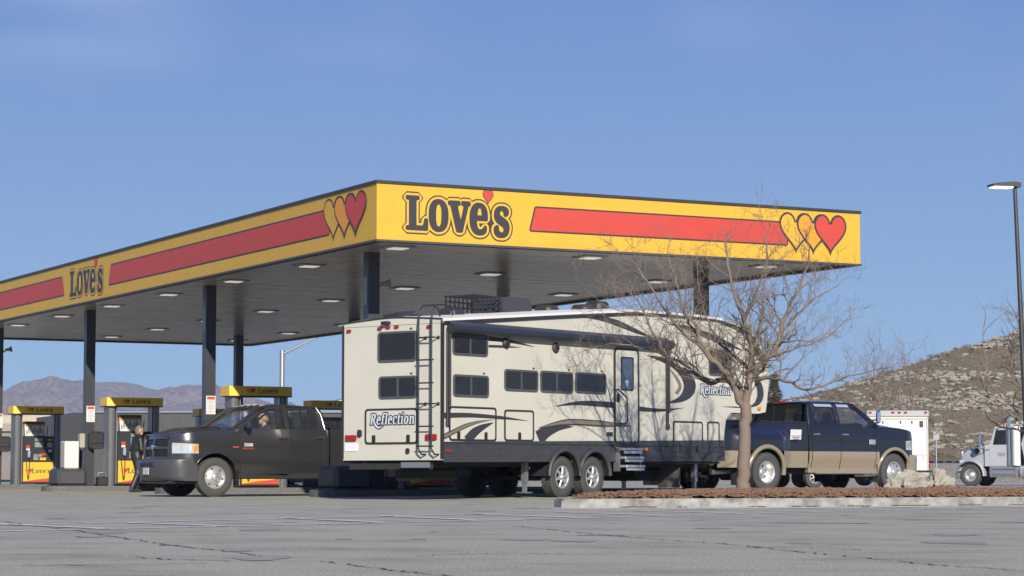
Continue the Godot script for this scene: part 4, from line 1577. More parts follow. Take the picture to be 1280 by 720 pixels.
	for k in 3:
		b = MB.new()
		b.box(Vector3((x0 + x1) * 0.5, 0.94 - k * 0.17, 0.05 + 0.03 * k), Vector3(0.66, 0.05, 0.26), 0.008)
		b.box(Vector3((x0 + x1) * 0.5, 0.88 - k * 0.17, 0.16 + 0.03 * k), Vector3(0.62, 0.05, 0.012))
		part(o, "step", b, M.alloy)
	b = MB.new()
	for s in [x0 + 0.07, x1 - 0.07]: b.ab(s - 0.012, s + 0.012, 0.5, 0.98, -0.05, 0.1)
	part(o, "step_frame", b, M.steel)
	# awning
	b = MB.new()
	b.cyl(Vector3(0.16, 3.1, 0.13), Vector3(7.16, 3.1, 0.13), 0.085, 16)
	var aw = part(o, "awning_roll", b, mat(0.018, 0.022, 0.036, 0.45))
	b = MB.new()
	b.cyl(Vector3(0.08, 3.1, 0.13), Vector3(0.158, 3.1, 0.13), 0.095, 16)
	b.cyl(Vector3(7.162, 3.1, 0.13), Vector3(7.24, 3.1, 0.13), 0.095, 16)
	part(aw, "end_cap", b, M.trim)
	b = MB.new()
	b.quad_out(Vector3(0.1, 3.24, 0.02), Vector3(7.2, 3.24, 0.02), Vector3(7.2, 3.185, 0.12), Vector3(0.1, 3.185, 0.12), Vector3(3, 0, 0))
	part(aw, "awning_fabric", b, mat(0.03, 0.033, 0.045, 0.7))
	for q in [[0.12, 1.35], [7.22, 1.4]]:
		b = MB.new()
		b.ab(q[0] - 0.035, q[0] + 0.035, q[1], 3.1, 0.015, 0.055, 0.006)
		b.ab(q[0] - 0.022, q[0] + 0.022, q[1] + 0.3, 3.06, 0.058, 0.1, 0.006)
		b.box(Vector3(q[0], q[1] + 0.02, 0.04), Vector3(0.1, 0.1, 0.05), 0.01)
		part(o, "awning_arm", b, M.trim)
	# swoosh graphics
	var sw := [[[3.62, 1.89, 0], [4.4, 1.97, 0.08], [5.1, 1.98, 0.12], [6.15, 1.95, 0.13], [6.9, 1.9, 0.1], [7.7, 1.9, 0.06], [8.5, 1.97, 0]],
		[[4.59, 3.8, 0], [5.3, 3.81, 0.11], [5.95, 3.73, 0.14], [6.61, 3.6, 0.1], [7.4, 3.46, 0]],
		[[7.83, 3.82, 0], [8.6, 3.77, 0.1], [9.55, 3.62, 0.15], [10.35, 3.47, 0.1], [10.95, 3.35, 0]],
		[[9.9, 3.93, 0], [10.6, 3.88, 0.1], [11.1, 3.74, 0.22], [11.45, 3.48, 0.32], [11.74, 3.2, 0.22], [11.9, 2.95, 0]],
		[[10.0, 2.03, 0], [10.6, 2.03, 0.03], [11.2, 2.02, 0]],
		[[0.06, 1.63, 0.11], [0.8, 1.65, 0.09], [1.65, 1.63, 0.07], [2.1, 1.61, 0.05], [2.75, 1.57, 0]],
		[[0.75, 1.13, 0.24], [0.97, 1.3, 0.2], [1.25, 1.42, 0.12], [1.6, 1.52, 0]],
		[[3.1, 1.2, 0.4], [3.35, 1.35, 0.26], [3.8, 1.45, 0.12], [4.3, 1.48, 0]],
		[[1.45, 3.2, 0.09], [2.1, 3.18, 0.07], [2.95, 3.1, 0]], [[1.45, 3.05, 0.05], [1.9, 3.06, 0.05], [2.5, 3.07, 0]]]
	for s in sw.size():
		b = MB.new()
		b.prism(rsw(sw[s]), I, 0.001, 0.0105 if s == 5 else (0.0125 if s == 6 else 0.0035 + 0.0005 * s), false)
		part(o, "swoosh_decal", b, M.ink)
	for s in [[[3.1, 1.44, 0], [4.07, 1.57, 0.13], [5.3, 1.56, 0.13], [6.46, 1.52, 0]], [[0.05, 1.22, 0.1], [0.65, 1.42, 0.09], [1.1, 1.52, 0.05], [1.6, 1.58, 0]]]:
		b = MB.new()
		b.prism(rsw(s), I, 0.001, 0.0145, false)
		part(o, "swoosh_decal", b, M.ink)
		b = MB.new()
		var inner := []
		for p in s: inner.append([p[0], p[1], p[2] * 0.6])
		b.prism(rsw(inner), I, 0.0145, 0.017, false)
		part(o, "swoosh_decal", b, M.brown)
	# broad crescents near the nose
	for q in [[[7.04, 3.09, 7.71, 3.06, 8.4, 2.87, 8.83, 2.66, 8.95, 2.46, 8.8, 2.24, 8.39, 2.1, 7.7, 2.04], [7.93, 2.1, 8.28, 2.21, 8.44, 2.37, 8.45, 2.53, 8.28, 2.71, 7.94, 2.88, 7.3, 3.03], M.ink],
		[[10.9, 3.03, 11.35, 2.86, 11.7, 2.66, 11.83, 2.45, 11.8, 2.25, 11.6, 2.1, 11.2, 2.03], [11.45, 2.16, 11.55, 2.3, 11.55, 2.46, 11.45, 2.64, 11.2, 2.85], M.ink],
		[[7.9, 2.83, 8.2, 2.66, 8.36, 2.5, 8.36, 2.38, 8.2, 2.25], [8.1, 2.3, 8.24, 2.4, 8.24, 2.49, 8.1, 2.64], M.brown]]:
		b = MB.new()
		b.prism(smooth_poly(q[0], q[1]), I, 0.001, 0.0075, false)
		part(o, "swoosh_decal", b, q[2])
	# name on the rear hatch and on the nose
	rv_logo(o, Transform3D(TR.basis, Vector3(-0.008, 0, 0)), -1.74, 1.36, 0.2, 1.08)
	rv_logo(o, I, 9.13 * 0.93, 2.13, 0.2, 1.2)
	# ladder on the rear wall
	for l in [0.6, 0.27]:
		b = MB.new()
		var z: float = -l * 0.93 + 0.115
		b.tube([Vector3(-0.01, 0.8, z + 0.06), Vector3(-0.1, 0.8, z + 0.04), Vector3(-0.15, 0.9, z), Vector3(-0.15, 3.2, z), Vector3(-0.13, 3.4, z), Vector3(-0.04, 3.52, z), Vector3(0.25, 3.55, z), Vector3(0.42, 3.48, z), Vector3(0.46, 3.36, z)], [0.017], 8)
		for y in [2.93, 1.72]:
			b.cyl(Vector3(-0.15, y, z), Vector3(-0.005, y, z + 0.05), 0.013, 7)
			b.box(Vector3(-0.01, y, z + 0.05), Vector3(0.02, 0.06, 0.06), 0.008)
		part(o, "ladder_rail", b, M.black)
	for y in [0.95, 1.31, 1.72, 2.1, 2.52, 2.93]:
		b = MB.new()
		b.cyl(Vector3(-0.15, y, -0.49), Vector3(-0.15, y, -0.09), 0.014, 8)
		part(o, "ladder_rung", b, M.black)
	# lamps and plate
	for q in [[2.45, 3.36], [1.62, 3.38], [1.4, 3.4], [1.18, 3.4], [0.33, 3.37]]:
		b = MB.new()
		b.prism(rrect(-q[0] * 0.93 - 0.05, q[1] * 0.93 - 0.03, -q[0] * 0.93 + 0.05, q[1] * 0.93 + 0.03, 0.02, 3), TR, 0.001, 0.03)
		part(o, "marker_lamp", b, M.red_lens)
	b = MB.new()
	b.box(Vector3(-0.06, 3.24, -1.42 * 0.93), Vector3(0.12, 0.06, 0.18), 0.02)
	part(o, "camera_housing", b, M.black)
	for l in [2.38, 0.27]:
		b = MB.new()
		b.prism(rrect(-l * 0.93 - 0.13, 1.06, -l * 0.93 + 0.13, 1.17, 0.02, 3), TR, 0.001, 0.035)
		part(o, "tail_lamp", b, M.red_lens)
	b = MB.new()
	b.prism(rrect(-2.37 * 0.93 - 0.16, 0.87, -2.37 * 0.93 + 0.16, 1.02, 0.015, 2), TR, 0.001, 0.012)
	part(o, "licence_plate", b, mat(0.6, 0.62, 0.66, 0.5))
	b = MB.new()
	b.prism(rrect(-0.93 * 0.93, 0.81, -0.93 * 0.93 + 0.09, 0.92, 0.04, 4), TR, 0.001, 0.02)
	b.prism(rrect(-2.2 * 0.93, 1.13, -2.2 * 0.93 + 0.1, 1.27, 0.04, 4), TR, 0.001, 0.03)
	part(o, "wall_socket", b, M.trim)
	for q in [[6.91, 1.02, M.amber], [11.6, 2.02, M.amber], [0.16, 0.93, M.red_lens]]:
		b = MB.new()
		b.prism(rrect(q[0] * 0.93 - 0.05, q[1] * 0.93 - 0.03, q[0] * 0.93 + 0.05, q[1] * 0.93 + 0.03, 0.02, 3), I, 0.015, 0.05)
		part(o, "marker_lamp", b, q[2])
	for q in [[3.67, 3.11], [2.0, 3.13]]:
		b = MB.new()
		b.lathe(Vector3(q[0] * 0.93, q[1] * 0.93 - 0.01, 0.0), Vector3(0, 0, 1), [Vector2(0, 0.1), Vector2(0.03, 0.1), Vector2(0.06, 0.07), Vector2(0.06, 0)], 18)
		part(o, "outdoor_speaker", b, M.black)
	b = MB.new()
	for q in [[5.55, 1.33], [5.66, 1.33]]: b.prism(rrect(q[0] * 0.93 - 0.035, q[1] * 0.93 - 0.04, q[0] * 0.93 + 0.035, q[1] * 0.93 + 0.04, 0.01, 2), I, 0.001, 0.02)
	part(o, "outlet_cover", b, M.trim)
	# roof equipment
	b = MB.new()
	b.prism(rrect(2.75, 3.52, 3.65, 3.88, 0.14, 5), I, -1.55, -0.75)
	part(o, "air_conditioner", b, mat(0.035, 0.037, 0.042, 0.6))
	b = MB.new()
	for z in [-1.5, -0.8]:
		for k in 7: b.ab(1.9 + k * 0.13, 1.92 + k * 0.13, 3.52, 3.86, z - 0.012, z + 0.012)
		for y in [3.55, 3.66, 3.76, 3.86]: b.ab(1.88, 2.72, y - 0.014, y + 0.014, z - 0.015, z + 0.015)
	for k in 7: b.ab(1.9 + k * 0.13, 1.92 + k * 0.13, 3.85, 3.87, -1.5, -0.8)
	part(o, "roof_rack", b, M.black)
	for q in [[1.35, -0.9, 0.2], [4.6, -1.1, 0.18], [5.7, -1.0, 0.16], [6.6, -1.3, 0.22]]:
		b = MB.new()
		var ry: float = 3.26 + q[0] * 0.083
		b.ab(q[0] - 0.2, q[0] + 0.2, ry, ry + q[2], q[1] - 0.2, q[1] + 0.2, 0.06)
		part(o, "roof_vent", b, M.trim)
	b = MB.new()
	b.box(Vector3(0.3, 3.42, -1.3), Vector3(0.5, 0.05, 0.4), 0.01, Basis(Vector3(0, 0, 1), 0.2))
	part(o, "solar_panel", b, mat(0.02, 0.025, 0.045, 0.2))
# ------------------------------------------------------------------ crew cab pickups
# local frame: x forward with the front axle at 0, y up, z to the right
func side_sheet(mb: MB, x0: float, x1: float, low: Callable, high: Callable, zf: Callable, s: float, ny := 7, step := 0.04) -> void:
	var n := maxi(2, int(ceil(absf(x1 - x0) / step)))
	var rows := []
	for k in ny + 1: rows.append(PackedVector3Array())
	for i in n + 1:
		var x := lerpf(x0, x1, float(i) / n)
		var a: float = low.call(x)
		var b: float = maxf(high.call(x), a + 0.002)
		for k in ny + 1:
			var y := lerpf(a, b, float(k) / ny)
			rows[k].push_back(Vector3(x, y, s * zf.call(x, y)))
	mb.grid(rows, Vector3((x0 + x1) * 0.5, 0.9, 0))
func glass_pt(x: float, y: float, s: float, out := 0.0) -> Vector3:
	var t := clampf((y - 1.46) / 0.5, -0.1, 1.1)
	return Vector3(x, y, s * (0.925 - 0.17 * t - 0.02 * t * t + out))
func pane_frame(mb: MB, o: Array, i: Array, s: float, th := 0.0) -> void:
	for k in o.size():
		var m := (k + 1) % o.size()
		mb.quad_out(glass_pt(o[k][0], o[k][1], s, th), glass_pt(o[m][0], o[m][1], s, th), glass_pt(i[m][0], i[m][1], s, th), glass_pt(i[k][0], i[k][1], s, th), Vector3(o[k][0], o[k][1], 0))
		mb.quad(glass_pt(i[k][0], i[k][1], s, th), glass_pt(i[m][0], i[m][1], s, th), glass_pt(i[m][0], i[m][1], s, th - 0.03), glass_pt(i[k][0], i[k][1], s, th - 0.03))
func pane(mb: MB, i: Array, s: float) -> void:
	for k in range(1, i.size() - 1):
		mb.tri_out(glass_pt(i[0][0], i[0][1], s, -0.012), glass_pt(i[k][0], i[k][1], s, -0.012), glass_pt(i[k + 1][0], i[k + 1][1], s, -0.012), Vector3(i[0][0], i[0][1], 0))

func pickup(o: Node3D, cfg: Dictionary) -> void:
	var P: Material = cfg.paint
	var two: bool = cfg.two_tone
	var T2: Material = cfg.lower
	var WB := -4.3
	var R := 0.42
	var zf := func(x: float, y: float) -> float:
		var z := 0.985 - 0.062 * pow((y - 0.92) / 0.54, 2.0)
		z -= 0.016 * smoothstep(1.15, 1.09, y) * smoothstep(0.7, 1.0, y)
		z -= 0.03 * smoothstep(0.72, 0.6, y)
		z += 0.03 * exp(-pow(x / 0.55, 2.0)) * smoothstep(1.3, 0.9, y)
		if x > 0.42: z -= 0.34 * pow((x - 0.42) / 0.55, 2.2)
		return z
	var zb := func(x: float, y: float) -> float:
		var z := 0.975 - 0.03 * pow((y - 1.0) / 0.5, 2.0)
		var t := clampf(1.0 - absf(x - WB) / 0.98, 0.0, 1.0)
		z += 0.235 * smoothstep(0.0, 0.55, t) * smoothstep(1.46, 1.12, y)
		return z
	var rocker := 0.49
	var split := 0.88
	var arch := func(x: float, c: float, r: float, base: float) -> float:
		var dx := absf(x - c)
		return base if dx >= r else maxf(base, 0.42 + sqrt(r * r - dx * dx))
	var hoodline := func(x: float) -> float: return 1.455 - 0.05 * (x + 0.6) / 1.5 - 0.13 * pow(clampf((x + 0.1) / 1.05, 0.0, 1.0), 2.4)
	var belt := func(_x: float) -> float: return 1.465
	var flat := func(_x: float) -> float: return rocker
	var mid := func(_x: float) -> float: return split
	var fr_low := func(x: float) -> float: return arch.call(x, 0.0, 0.52, 0.56 if x < 0 else 0.72)
	var b: MB
	for s in [-1.0, 1.0]:
		# front wing
		b = MB.new()
		side_sheet(b, -0.596, 0.93, fr_low, hoodline, zf, s, 10, 0.03)
		var wing = part(o, "front_wing", b, P)
		if two:
			b = MB.new()
			side_sheet(b, -0.6, -0.5, flat, mid, func(x: float, y: float) -> float: return zf.call(x, y) + 0.006, s)
			part(wing, "lower_panel", b, T2)
		# wheel arch lips
		var am: Material = T2 if two else P
		var wr := 0.045 if two else 0.018
		b = MB.new()
		var path := []
		for k in 25:
			var a := deg_to_rad(-8.0 + 196.0 * k / 24.0)
			var p := Vector2(cos(a), sin(a)) * 0.53 + Vector2(0, 0.42)
			path.append(Vector3(p.x, p.y, s * (zf.call(p.x, p.y) + (0.012 if two else -0.004))))
		b.tube(path, [wr], 8)
		part(wing, "arch_lip", b, am)
		# doors
		for d in [[-0.618, -1.742, "front"], [-1.763, -2.657, "rear"]]:
			b = MB.new()
			side_sheet(b, d[0], d[1], mid if two else flat, belt, zf, s, 10, 0.08)
			var fr: Array
			var gl: Array
			if d[2] == "front":
				fr = [[-0.62, 1.46], [-1.745, 1.46], [-1.74, 1.955], [-1.3, 1.955], [-1.02, 1.82], [-0.62, 1.52]]
				gl = [[-0.74, 1.475], [-1.675, 1.475], [-1.675, 1.905], [-1.31, 1.905], [-1.07, 1.79], [-0.74, 1.545]]
			else:
				fr = [[-1.76, 1.46], [-2.68, 1.46], [-2.6, 1.84], [-2.45, 1.955], [-1.76, 1.955]]
				gl = [[-1.81, 1.475], [-2.53, 1.475], [-2.48, 1.82], [-2.4, 1.905], [-1.81, 1.905]]
			pane_frame(b, fr, gl, s)
			var door = part(o, "door", b, P)
			b = MB.new()
			pane(b, gl, s)
			part(door, "window", b, M.clear if d[2] == "front" else cfg.rear_glass)
			b = MB.new()
			var hx: float = d[1] + 0.15
			var hz: float = zf.call(hx, 1.26)
			b.box(Vector3(hx, 1.26, s * (hz + 0.022)), Vector3(0.2, 0.035, 0.028), 0.01)
			part(door, "handle", b, cfg.handle)
			b = MB.new()
			b.box(Vector3(hx, 1.255, s * (hz + 0.003)), Vector3(0.24, 0.07, 0.012), 0.004)
			part(door, "handle_recess", b, M.black)
			if two:
				b = MB.new()
				side_sheet(b, d[0], d[1], flat, mid, func(x: float, y: float) -> float: return zf.call(x, y) + 0.008, s, 5, 0.1)
				part(door, "lower_panel", b, T2)
			if cfg.visors:
				b = MB.new()
				var yy := 1.935
				var xa: float = -1.68 if d[2] == "front" else -2.4
				var xb: float = -1.3 if d[2] == "front" else -1.84
				b.quad_out(glass_pt(xa, yy, s, 0.005), glass_pt(xb, yy, s, 0.005), glass_pt(xb, yy - 0.06, s, 0.04), glass_pt(xa, yy - 0.06, s, 0.04), Vector3(xa, 1.5, 0))
				part(door, "visor", b, mat(0.25, 0.3, 0.38, 0.15))
			if d[2] == "front" and s < 0 and cfg.door_ajar > 0.0:
				var hinge := Vector3(-0.615, 0, s * 0.96)
				door.transform = Transform3D(Basis(Vector3.UP, deg_to_rad(-cfg.door_ajar)), hinge) * Transform3D(Basis.IDENTITY, -hinge)
			# mirror
			if d[2] == "front":
				b = MB.new()
				b.cyl(Vector3(-0.76, 1.5, s * 0.91), Vector3(-0.72, 1.53, s * 1.12), 0.022, 8)
				b.cyl(Vector3(-0.76, 1.56, s * 0.9), Vector3(-0.72, 1.6, s * 1.12), 0.018, 8)
				if cfg.tow_mirror: b.box(Vector3(-0.72, 1.66, s * 1.17), Vector3(0.11, 0.3, 0.13), 0.045)
				else: b.box(Vector3(-0.72, 1.56, s * 1.13), Vector3(0.12, 0.22, 0.25), 0.05)
				var mir = part(door, "mirror", b, cfg.mirror)
		# black seams between the panels
		b = MB.new()
		for x in [-0.607, -1.7525, -2.668]:
			side_sheet(b, x - 0.011, x + 0.011, flat, belt, func(x2: float, y: float) -> float: return zf.call(x2, y) - 0.006, s, 8, 0.02)
		part(o, "panel_seam", b, M.black)
		# cab corner behind the rear door
		b = MB.new()
		side_sheet(b, -2.676, -2.76, mid if two else flat, belt, zf, s, 8)
		part(o, "cab_corner", b, P)
		if two:
			b = MB.new()
			side_sheet(b, -2.676, -2.76, flat, mid, func(x: float, y: float) -> float: return zf.call(x, y) + 0.008, s, 4)
			part(o, "lower_panel", b, T2)
		# rocker and step bar
		b = MB.new()
		b.ab(-2.74, -0.56, 0.4, rocker + 0.01, s * 0.8, s * 0.945, 0.02)
		part(o, "rocker", b, T2 if two else M.trim)
		b = MB.new()
		b.ab(-2.6, -0.62, 0.38, 0.43, s * 0.955, s * 1.06, 0.02)
		part(o, "step_bar", b, T2 if two else M.trim)
		# box side with the wide rear wheel bulge
		var bl := func(x: float) -> float: return arch.call(x, WB, 0.54, 0.52)
		var bt := func(_x: float) -> float: return 1.5
		var bmid := func(x: float) -> float: return maxf(arch.call(x, WB, 0.54, 0.52), split)
		b = MB.new()
		side_sheet(b, -2.8, cfg.tail, bmid if two else bl, bt, zb, s, 14, 0.04)
		# inner wall and rail
		b.quad_out(Vector3(-2.82, 0.95, s * 0.78), Vector3(cfg.tail, 0.95, s * 0.78), Vector3(cfg.tail, 1.5, s * 0.8), Vector3(-2.82, 1.5, s * 0.8), Vector3(-4, 1.2, s * 2))
		var bs = part(o, "bed_side", b, P)
		b = MB.new()
		b.ab(-2.8, cfg.tail, 1.5, 1.53, s * 0.78, s * 0.97, 0.012)
		part(bs, "bed_rail", b, M.trim)
		if two:
			b = MB.new()
			for seg in [[-2.8, WB + 0.53], [WB - 0.53, cfg.tail]]:
				side_sheet(b, seg[0], seg[1], bl, func(x: float) -> float: return maxf(bl.call(x), split) , func(x: float, y: float) -> float: return zb.call(x, y) + 0.008, s, 5, 0.05)
			part(bs, "lower_panel", b, T2)
		b = MB.new()
		path = []
		for k in 25:
			var a := deg_to_rad(-6.0 + 192.0 * k / 24.0)
			var p := Vector2(cos(a), sin(a)) * 0.55 + Vector2(WB, 0.42)
			path.append(Vector3(p.x, p.y, s * (zb.call(p.x, p.y) + 0.008)))
		b.tube(path, [wr + 0.008], 8)
		part(bs, "arch_lip", b, am)
		# wells
		for c in [[0.0, 0.515, 0.96], [WB, 0.535, 1.16]]:
			b = MB.new()
			var rows := []
			for zz in [c[2], 0.5]:
				var r := PackedVector3Array()
				for k in 17:
					var a := PI * k / 16.0
					r.push_back(Vector3(c[0] + cos(a) * c[1], 0.42 + sin(a) * c[1], s * zz))
				rows.append(r)
			b.grid(rows, Vector3(c[0], 3.0, s * 0.8))
			part(o, "wheel_well", b, M.black)
		# wheels
		wheel(o, Vector3(0, R, s * 0.86), s, R, 0.25, cfg.front_wheel)
		wheel(o, Vector3(WB, R, s * 1.08), s, R, 0.25, "dish")
		wheel(o, Vector3(WB, R, s * 0.78), s, R, 0.25, "dish")
		# lamps
		b = MB.new()
		var lamp := []
		for k in 5:
			var r := PackedVector3Array()
			for j in 7:
				var x := lerpf(0.4, 0.9, j / 6.0)
				var y := lerpf(0.93 - 0.0 * x, 1.13 + 0.05 * (x - 0.4), k / 4.0)
				r.push_back(Vector3(x, y, s * (zf.call(x, y) + 0.006)))
			lamp.append(r)
		b.grid(lamp, Vector3(0.4, 1, 0))
		var hl = part(o, "headlight", b, M.lamp_glass)
		b = MB.new()
		lamp = []
		for k in 3:
			var r := PackedVector3Array()
			for j in 4:
				var x := lerpf(0.41, 0.52, j / 3.0)
				var y := lerpf(1.0 - 0.06 * j / 3.0, 1.1 - 0.06 * j / 3.0 + 0.03, k / 2.0)
				r.push_back(Vector3(x, y, s * (zf.call(x, y) + 0.012)))
			lamp.append(r)
		b.grid(lamp, Vector3(0.4, 1, 0))
		part(hl, "indicator", b, cfg.indicator)
		for q in [[0.56, 0.6], [0.73, 0.76]]:
			b = MB.new()
			lamp = []
			for k in 5:
				var r := PackedVector3Array()
				for e in q: r.push_back(Vector3(e, lerpf(0.945, 1.12, k / 4.0), s * (zf.call(e, 1.03) + 0.009)))
				lamp.append(r)
			b.grid(lamp, Vector3(0.4, 1, 0))
			part(hl, "lamp_divider", b, M.steel)
		# mud flap
		b = MB.new()
		b.ab(WB - 0.62, WB - 0.6, 0.15, 0.62, s * 0.72, s * 1.2)
		b.ab(-0.56, -0.55, 0.2, 0.6, s * 0.72, s * 0.98)
		part(o, "mud_flap", b, M.chassis)
		b = MB.new()
		b.ab(cfg.tail - 0.03, cfg.tail + 0.1, 0.98, 1.36, s * 0.86, s * 0.98, 0.02)
		part(o, "tail_lamp", b, M.red_lens)
	# bonnet
	var rows := []
	for i in 25:
		var x := lerpf(-0.56, 0.93, i / 24.0)
		var r := PackedVector3Array()
		var ze: float = zf.call(x, hoodline.call(x)) - 0.012
		for j in 25:
			var u := -1.0 + j / 12.0
			var y: float = hoodline.call(x) + 0.055 * (1.0 - pow(absf(u), 2.6))
			y += 0.035 * smoothstep(0.62, 0.42, absf(u)) * smoothstep(0.9, 0.3, x)
			y -= 0.02 * smoothstep(0.3, 0.1, absf(u)) * smoothstep(0.9, 0.4, x)
			r.push_back(Vector3(x, y, u * ze))
		rows.append(r)
	b = MB.new()
	b.grid(rows, Vector3(0.2, 0, 0))
	part(o, "bonnet", b, P)
	# nose: grille surround, crossbars, mesh
	var nose := func(y: float, z: float) -> Vector3:
		var u := z / 0.62
		return Vector3(1.0 - 0.1 * u * u - 0.06 * smoothstep(1.12, 1.36, y), y, z)
	rows = []
	for k in 11:
		var y := lerpf(0.78, 1.345, k / 10.0)
		var r := PackedVector3Array()
		for j in 15: r.push_back(nose.call(y, lerpf(-0.66, 0.66, j / 14.0)) - Vector3(0.03, 0, 0))
		rows.append(r)
	b = MB.new()
	b.grid(rows, Vector3(0, 1, 0))
	var gr = part(o, "grille", b, M.black)
	b = MB.new()
	for q in [[0.8, 0.86, -0.66, 0.66], [1.24, 1.35, -0.66, 0.66], [1.02, 1.08, -0.6, 0.6], [0.8, 1.35, -0.66, -0.56], [0.8, 1.35, 0.56, 0.66], [0.86, 1.24, -0.05, 0.05]]:
		rows = []
		for k in 4:
			var r := PackedVector3Array()
			for j in 13:
				var p: Vector3 = nose.call(lerpf(q[0], q[1], k / 3.0), lerpf(q[2], q[3], j / 12.0))
				r.push_back(p + Vector3(0.012 * sin(PI * k / 3.0), 0, 0))
			rows.append(r)
		b.grid(rows, Vector3(0, 1, 0))
	part(gr, "grille_frame", b, cfg.grille)
	b = MB.new()
	for k in 12:
		for j in 22:
			if (k + j) % 2 == 0:
				var p: Vector3 = nose.call(0.87 + k * 0.03, -0.55 + j * 0.052)
				b.box(p - Vector3(0.016, 0, 0), Vector3(0.02, 0.01, 0.05))
	part(gr, "grille_mesh", b, M.trim)
	b = MB.new()
	b.prism(heart(0, 0.99, 0.13, 0.13), Transform3D(Basis(Vector3(0, 0, -1), Vector3.UP, Vector3(1, 0, 0)), Vector3(1.0, 0, 0)), 0.0, 0.03)
	part(gr, "badge", b, M.chrome)
	# filler between wing, lamp and grille
	for s in [-1.0, 1.0]:
		b = MB.new()
		rows = []
		for k in 5:
			var y := lerpf(0.8, 1.3, k / 4.0)
			var r := PackedVector3Array()
			for j in 6:
				var t := j / 5.0
				var e: Vector3 = Vector3(0.93, y, s * zf.call(0.93, y))
				r.push_back(e.lerp(nose.call(y, s * 0.65), t))
			rows.append(r)
		b.grid(rows, Vector3(0.5, 1, 0))
		part(o, "nose_panel", b, P)
	# bumper
	b = MB.new()
	rows = []
	var prof := [[0.34, 0.86], [0.37, 0.97], [0.45, 1.0], [0.6, 1.01], [0.66, 1.03], [0.78, 1.02], [0.81, 0.97], [0.82, 0.85]]
	for k in prof.size():
		var r := PackedVector3Array()
		for j in 29:
			var a := lerpf(-1.0, 1.0, j / 28.0)
			var z := sin(a * PI * 0.5) * 1.0
			var x: float = 0.42 + (prof[k][1] - 0.28) * pow(maxf(cos(a * PI * 0.5), 0.0), 0.55)
			r.push_back(Vector3(x, prof[k][0], z * 0.985))
		rows.append(r)
	b.grid(rows, Vector3(0.3, 0.6, 0))
	var bu = part(o, "front_bumper", b, cfg.bumper)
	b = MB.new()
	b.box(Vector3(1.145, 0.69, 0), Vector3(0.06, 0.09, 0.66), 0.02)
	part(bu, "air_intake", b, M.black)
	b = MB.new()
	b.box(Vector3(1.165, 0.55, 0.02), Vector3(0.012, 0.15, 0.3), 0.004)
	var pl = part(bu, "licence_plate", b, mat(0.32, 0.46, 0.68, 0.5))
	b = MB.new()
	b.box(Vector3(1.173, 0.505, 0.02), Vector3(0.006, 0.05, 0.28))
	b.box(Vector3(1.173, 0.57, 0.02), Vector3(0.006, 0.045, 0.2))
	part(bu, "plate_print", b, mat(0.55, 0.4, 0.2, 0.6))
	b = MB.new()
	b.ab(0.35, 0.98, 0.28, 0.36, -0.75, 0.75, 0.03)
	part(o, "air_dam", b, M.trim)
	# roof
	rows = []
	for i in 17:
		var t := i / 16.0
		var x := lerpf(-1.12, -2.6, t)
		var r := PackedVector3Array()
		var crown := 2.0 + 0.03 * sin(PI * clampf(t * 1.1, 0, 1)) - 0.03 * pow(maxf(0.0, t - 0.8) / 0.2, 2.0) - 0.045 * pow(maxf(0.0, 0.12 - t) / 0.12, 2.0)
		for j in 17:
			var u := -1.0 + j / 8.0
			r.push_back(Vector3(x, crown - 0.055 * pow(absf(u), 4.0), u * 0.755))
		rows.append(r)
	b = MB.new()
	b.grid(rows, Vector3(-1.8, 0, 0))
	var rf = part(o, "roof", b, P)
	# five cab lamps
	for k in 5:
		b = MB.new()
		b.box(Vector3(-1.26 - 0.03 * absf(k - 2.0), 2.015 - 0.012 * absf(k - 2.0), -0.56 + 0.28 * k), Vector3(0.14, 0.03, 0.06), 0.012)
		part(rf, "cab_lamp", b, M.lamp_glass)
	# pillars beside the windscreen, screen and back light
	b = MB.new()
	for s in [-1.0, 1.0]:
		b.tube([Vector3(-0.42, 1.44, s * 0.87), Vector3(-0.8, 1.71, s * 0.81), Vector3(-1.14, 1.945, s * 0.74)], [0.045, 0.038, 0.035], 8)
		b.quad_out(Vector3(-0.42, 1.44, s * 0.88), Vector3(-0.66, 1.46, s * 0.928), Vector3(-1.02, 1.82, s * 0.81), Vector3(-0.95, 1.82, s * 0.79), Vector3(-0.8, 1.6, 0))
		b.quad_out(Vector3(-0.95, 1.82, s * 0.79), Vector3(-1.02, 1.82, s * 0.81), Vector3(-1.3, 1.965, s * 0.745), Vector3(-1.14, 1.965, s * 0.735), Vector3(-0.8, 1.6, 0))
		b.tube([Vector3(-2.7, 1.46, s * 0.9), Vector3(-2.64, 1.8, s * 0.8), Vector3(-2.55, 1.955, s * 0.735)], [0.045, 0.05, 0.04], 8)
		b.tube([glass_pt(-1.2, 1.955, s), glass_pt(-1.75, 1.965, s), glass_pt(-2.5, 1.96, s)], [0.025], 8)
	b.ab(-2.78, -2.74, 0.6, 1.46, -0.95, 0.95)
	b.box(Vector3(-2.62, 1.95, 0), Vector3(0.1, 0.06, 1.44), 0.02)
	part(o, "cab_frame", b, P)
	b = MB.new()
	rows = []
	for k in 7:
		var t := k / 6.0
		var r := PackedVector3Array()
		for j in 13:
			var u := -1.0 + j / 6.0
			r.push_back(Vector3(lerpf(-0.36, -1.12, t) + 0.14 * (1.0 - u * u) * (1.0 - 0.4 * t), lerpf(1.46, 1.965, t) + 0.012 * sin(PI * t), u * lerpf(0.84, 0.715, t)))
		rows.append(r)
	b.grid(rows, Vector3(-1.5, 1.3, 0))
	part(o, "windscreen", b, M.clear)
	b = MB.new()
	b.quad_out(Vector3(-2.735, 1.48, -0.72), Vector3(-2.735, 1.48, 0.72), Vector3(-2.64, 1.91, 0.64), Vector3(-2.64, 1.91, -0.64), Vector3(-1.5, 1.5, 0))
	part(o, "rear_window", b, cfg.rear_glass)
	b = MB.new()
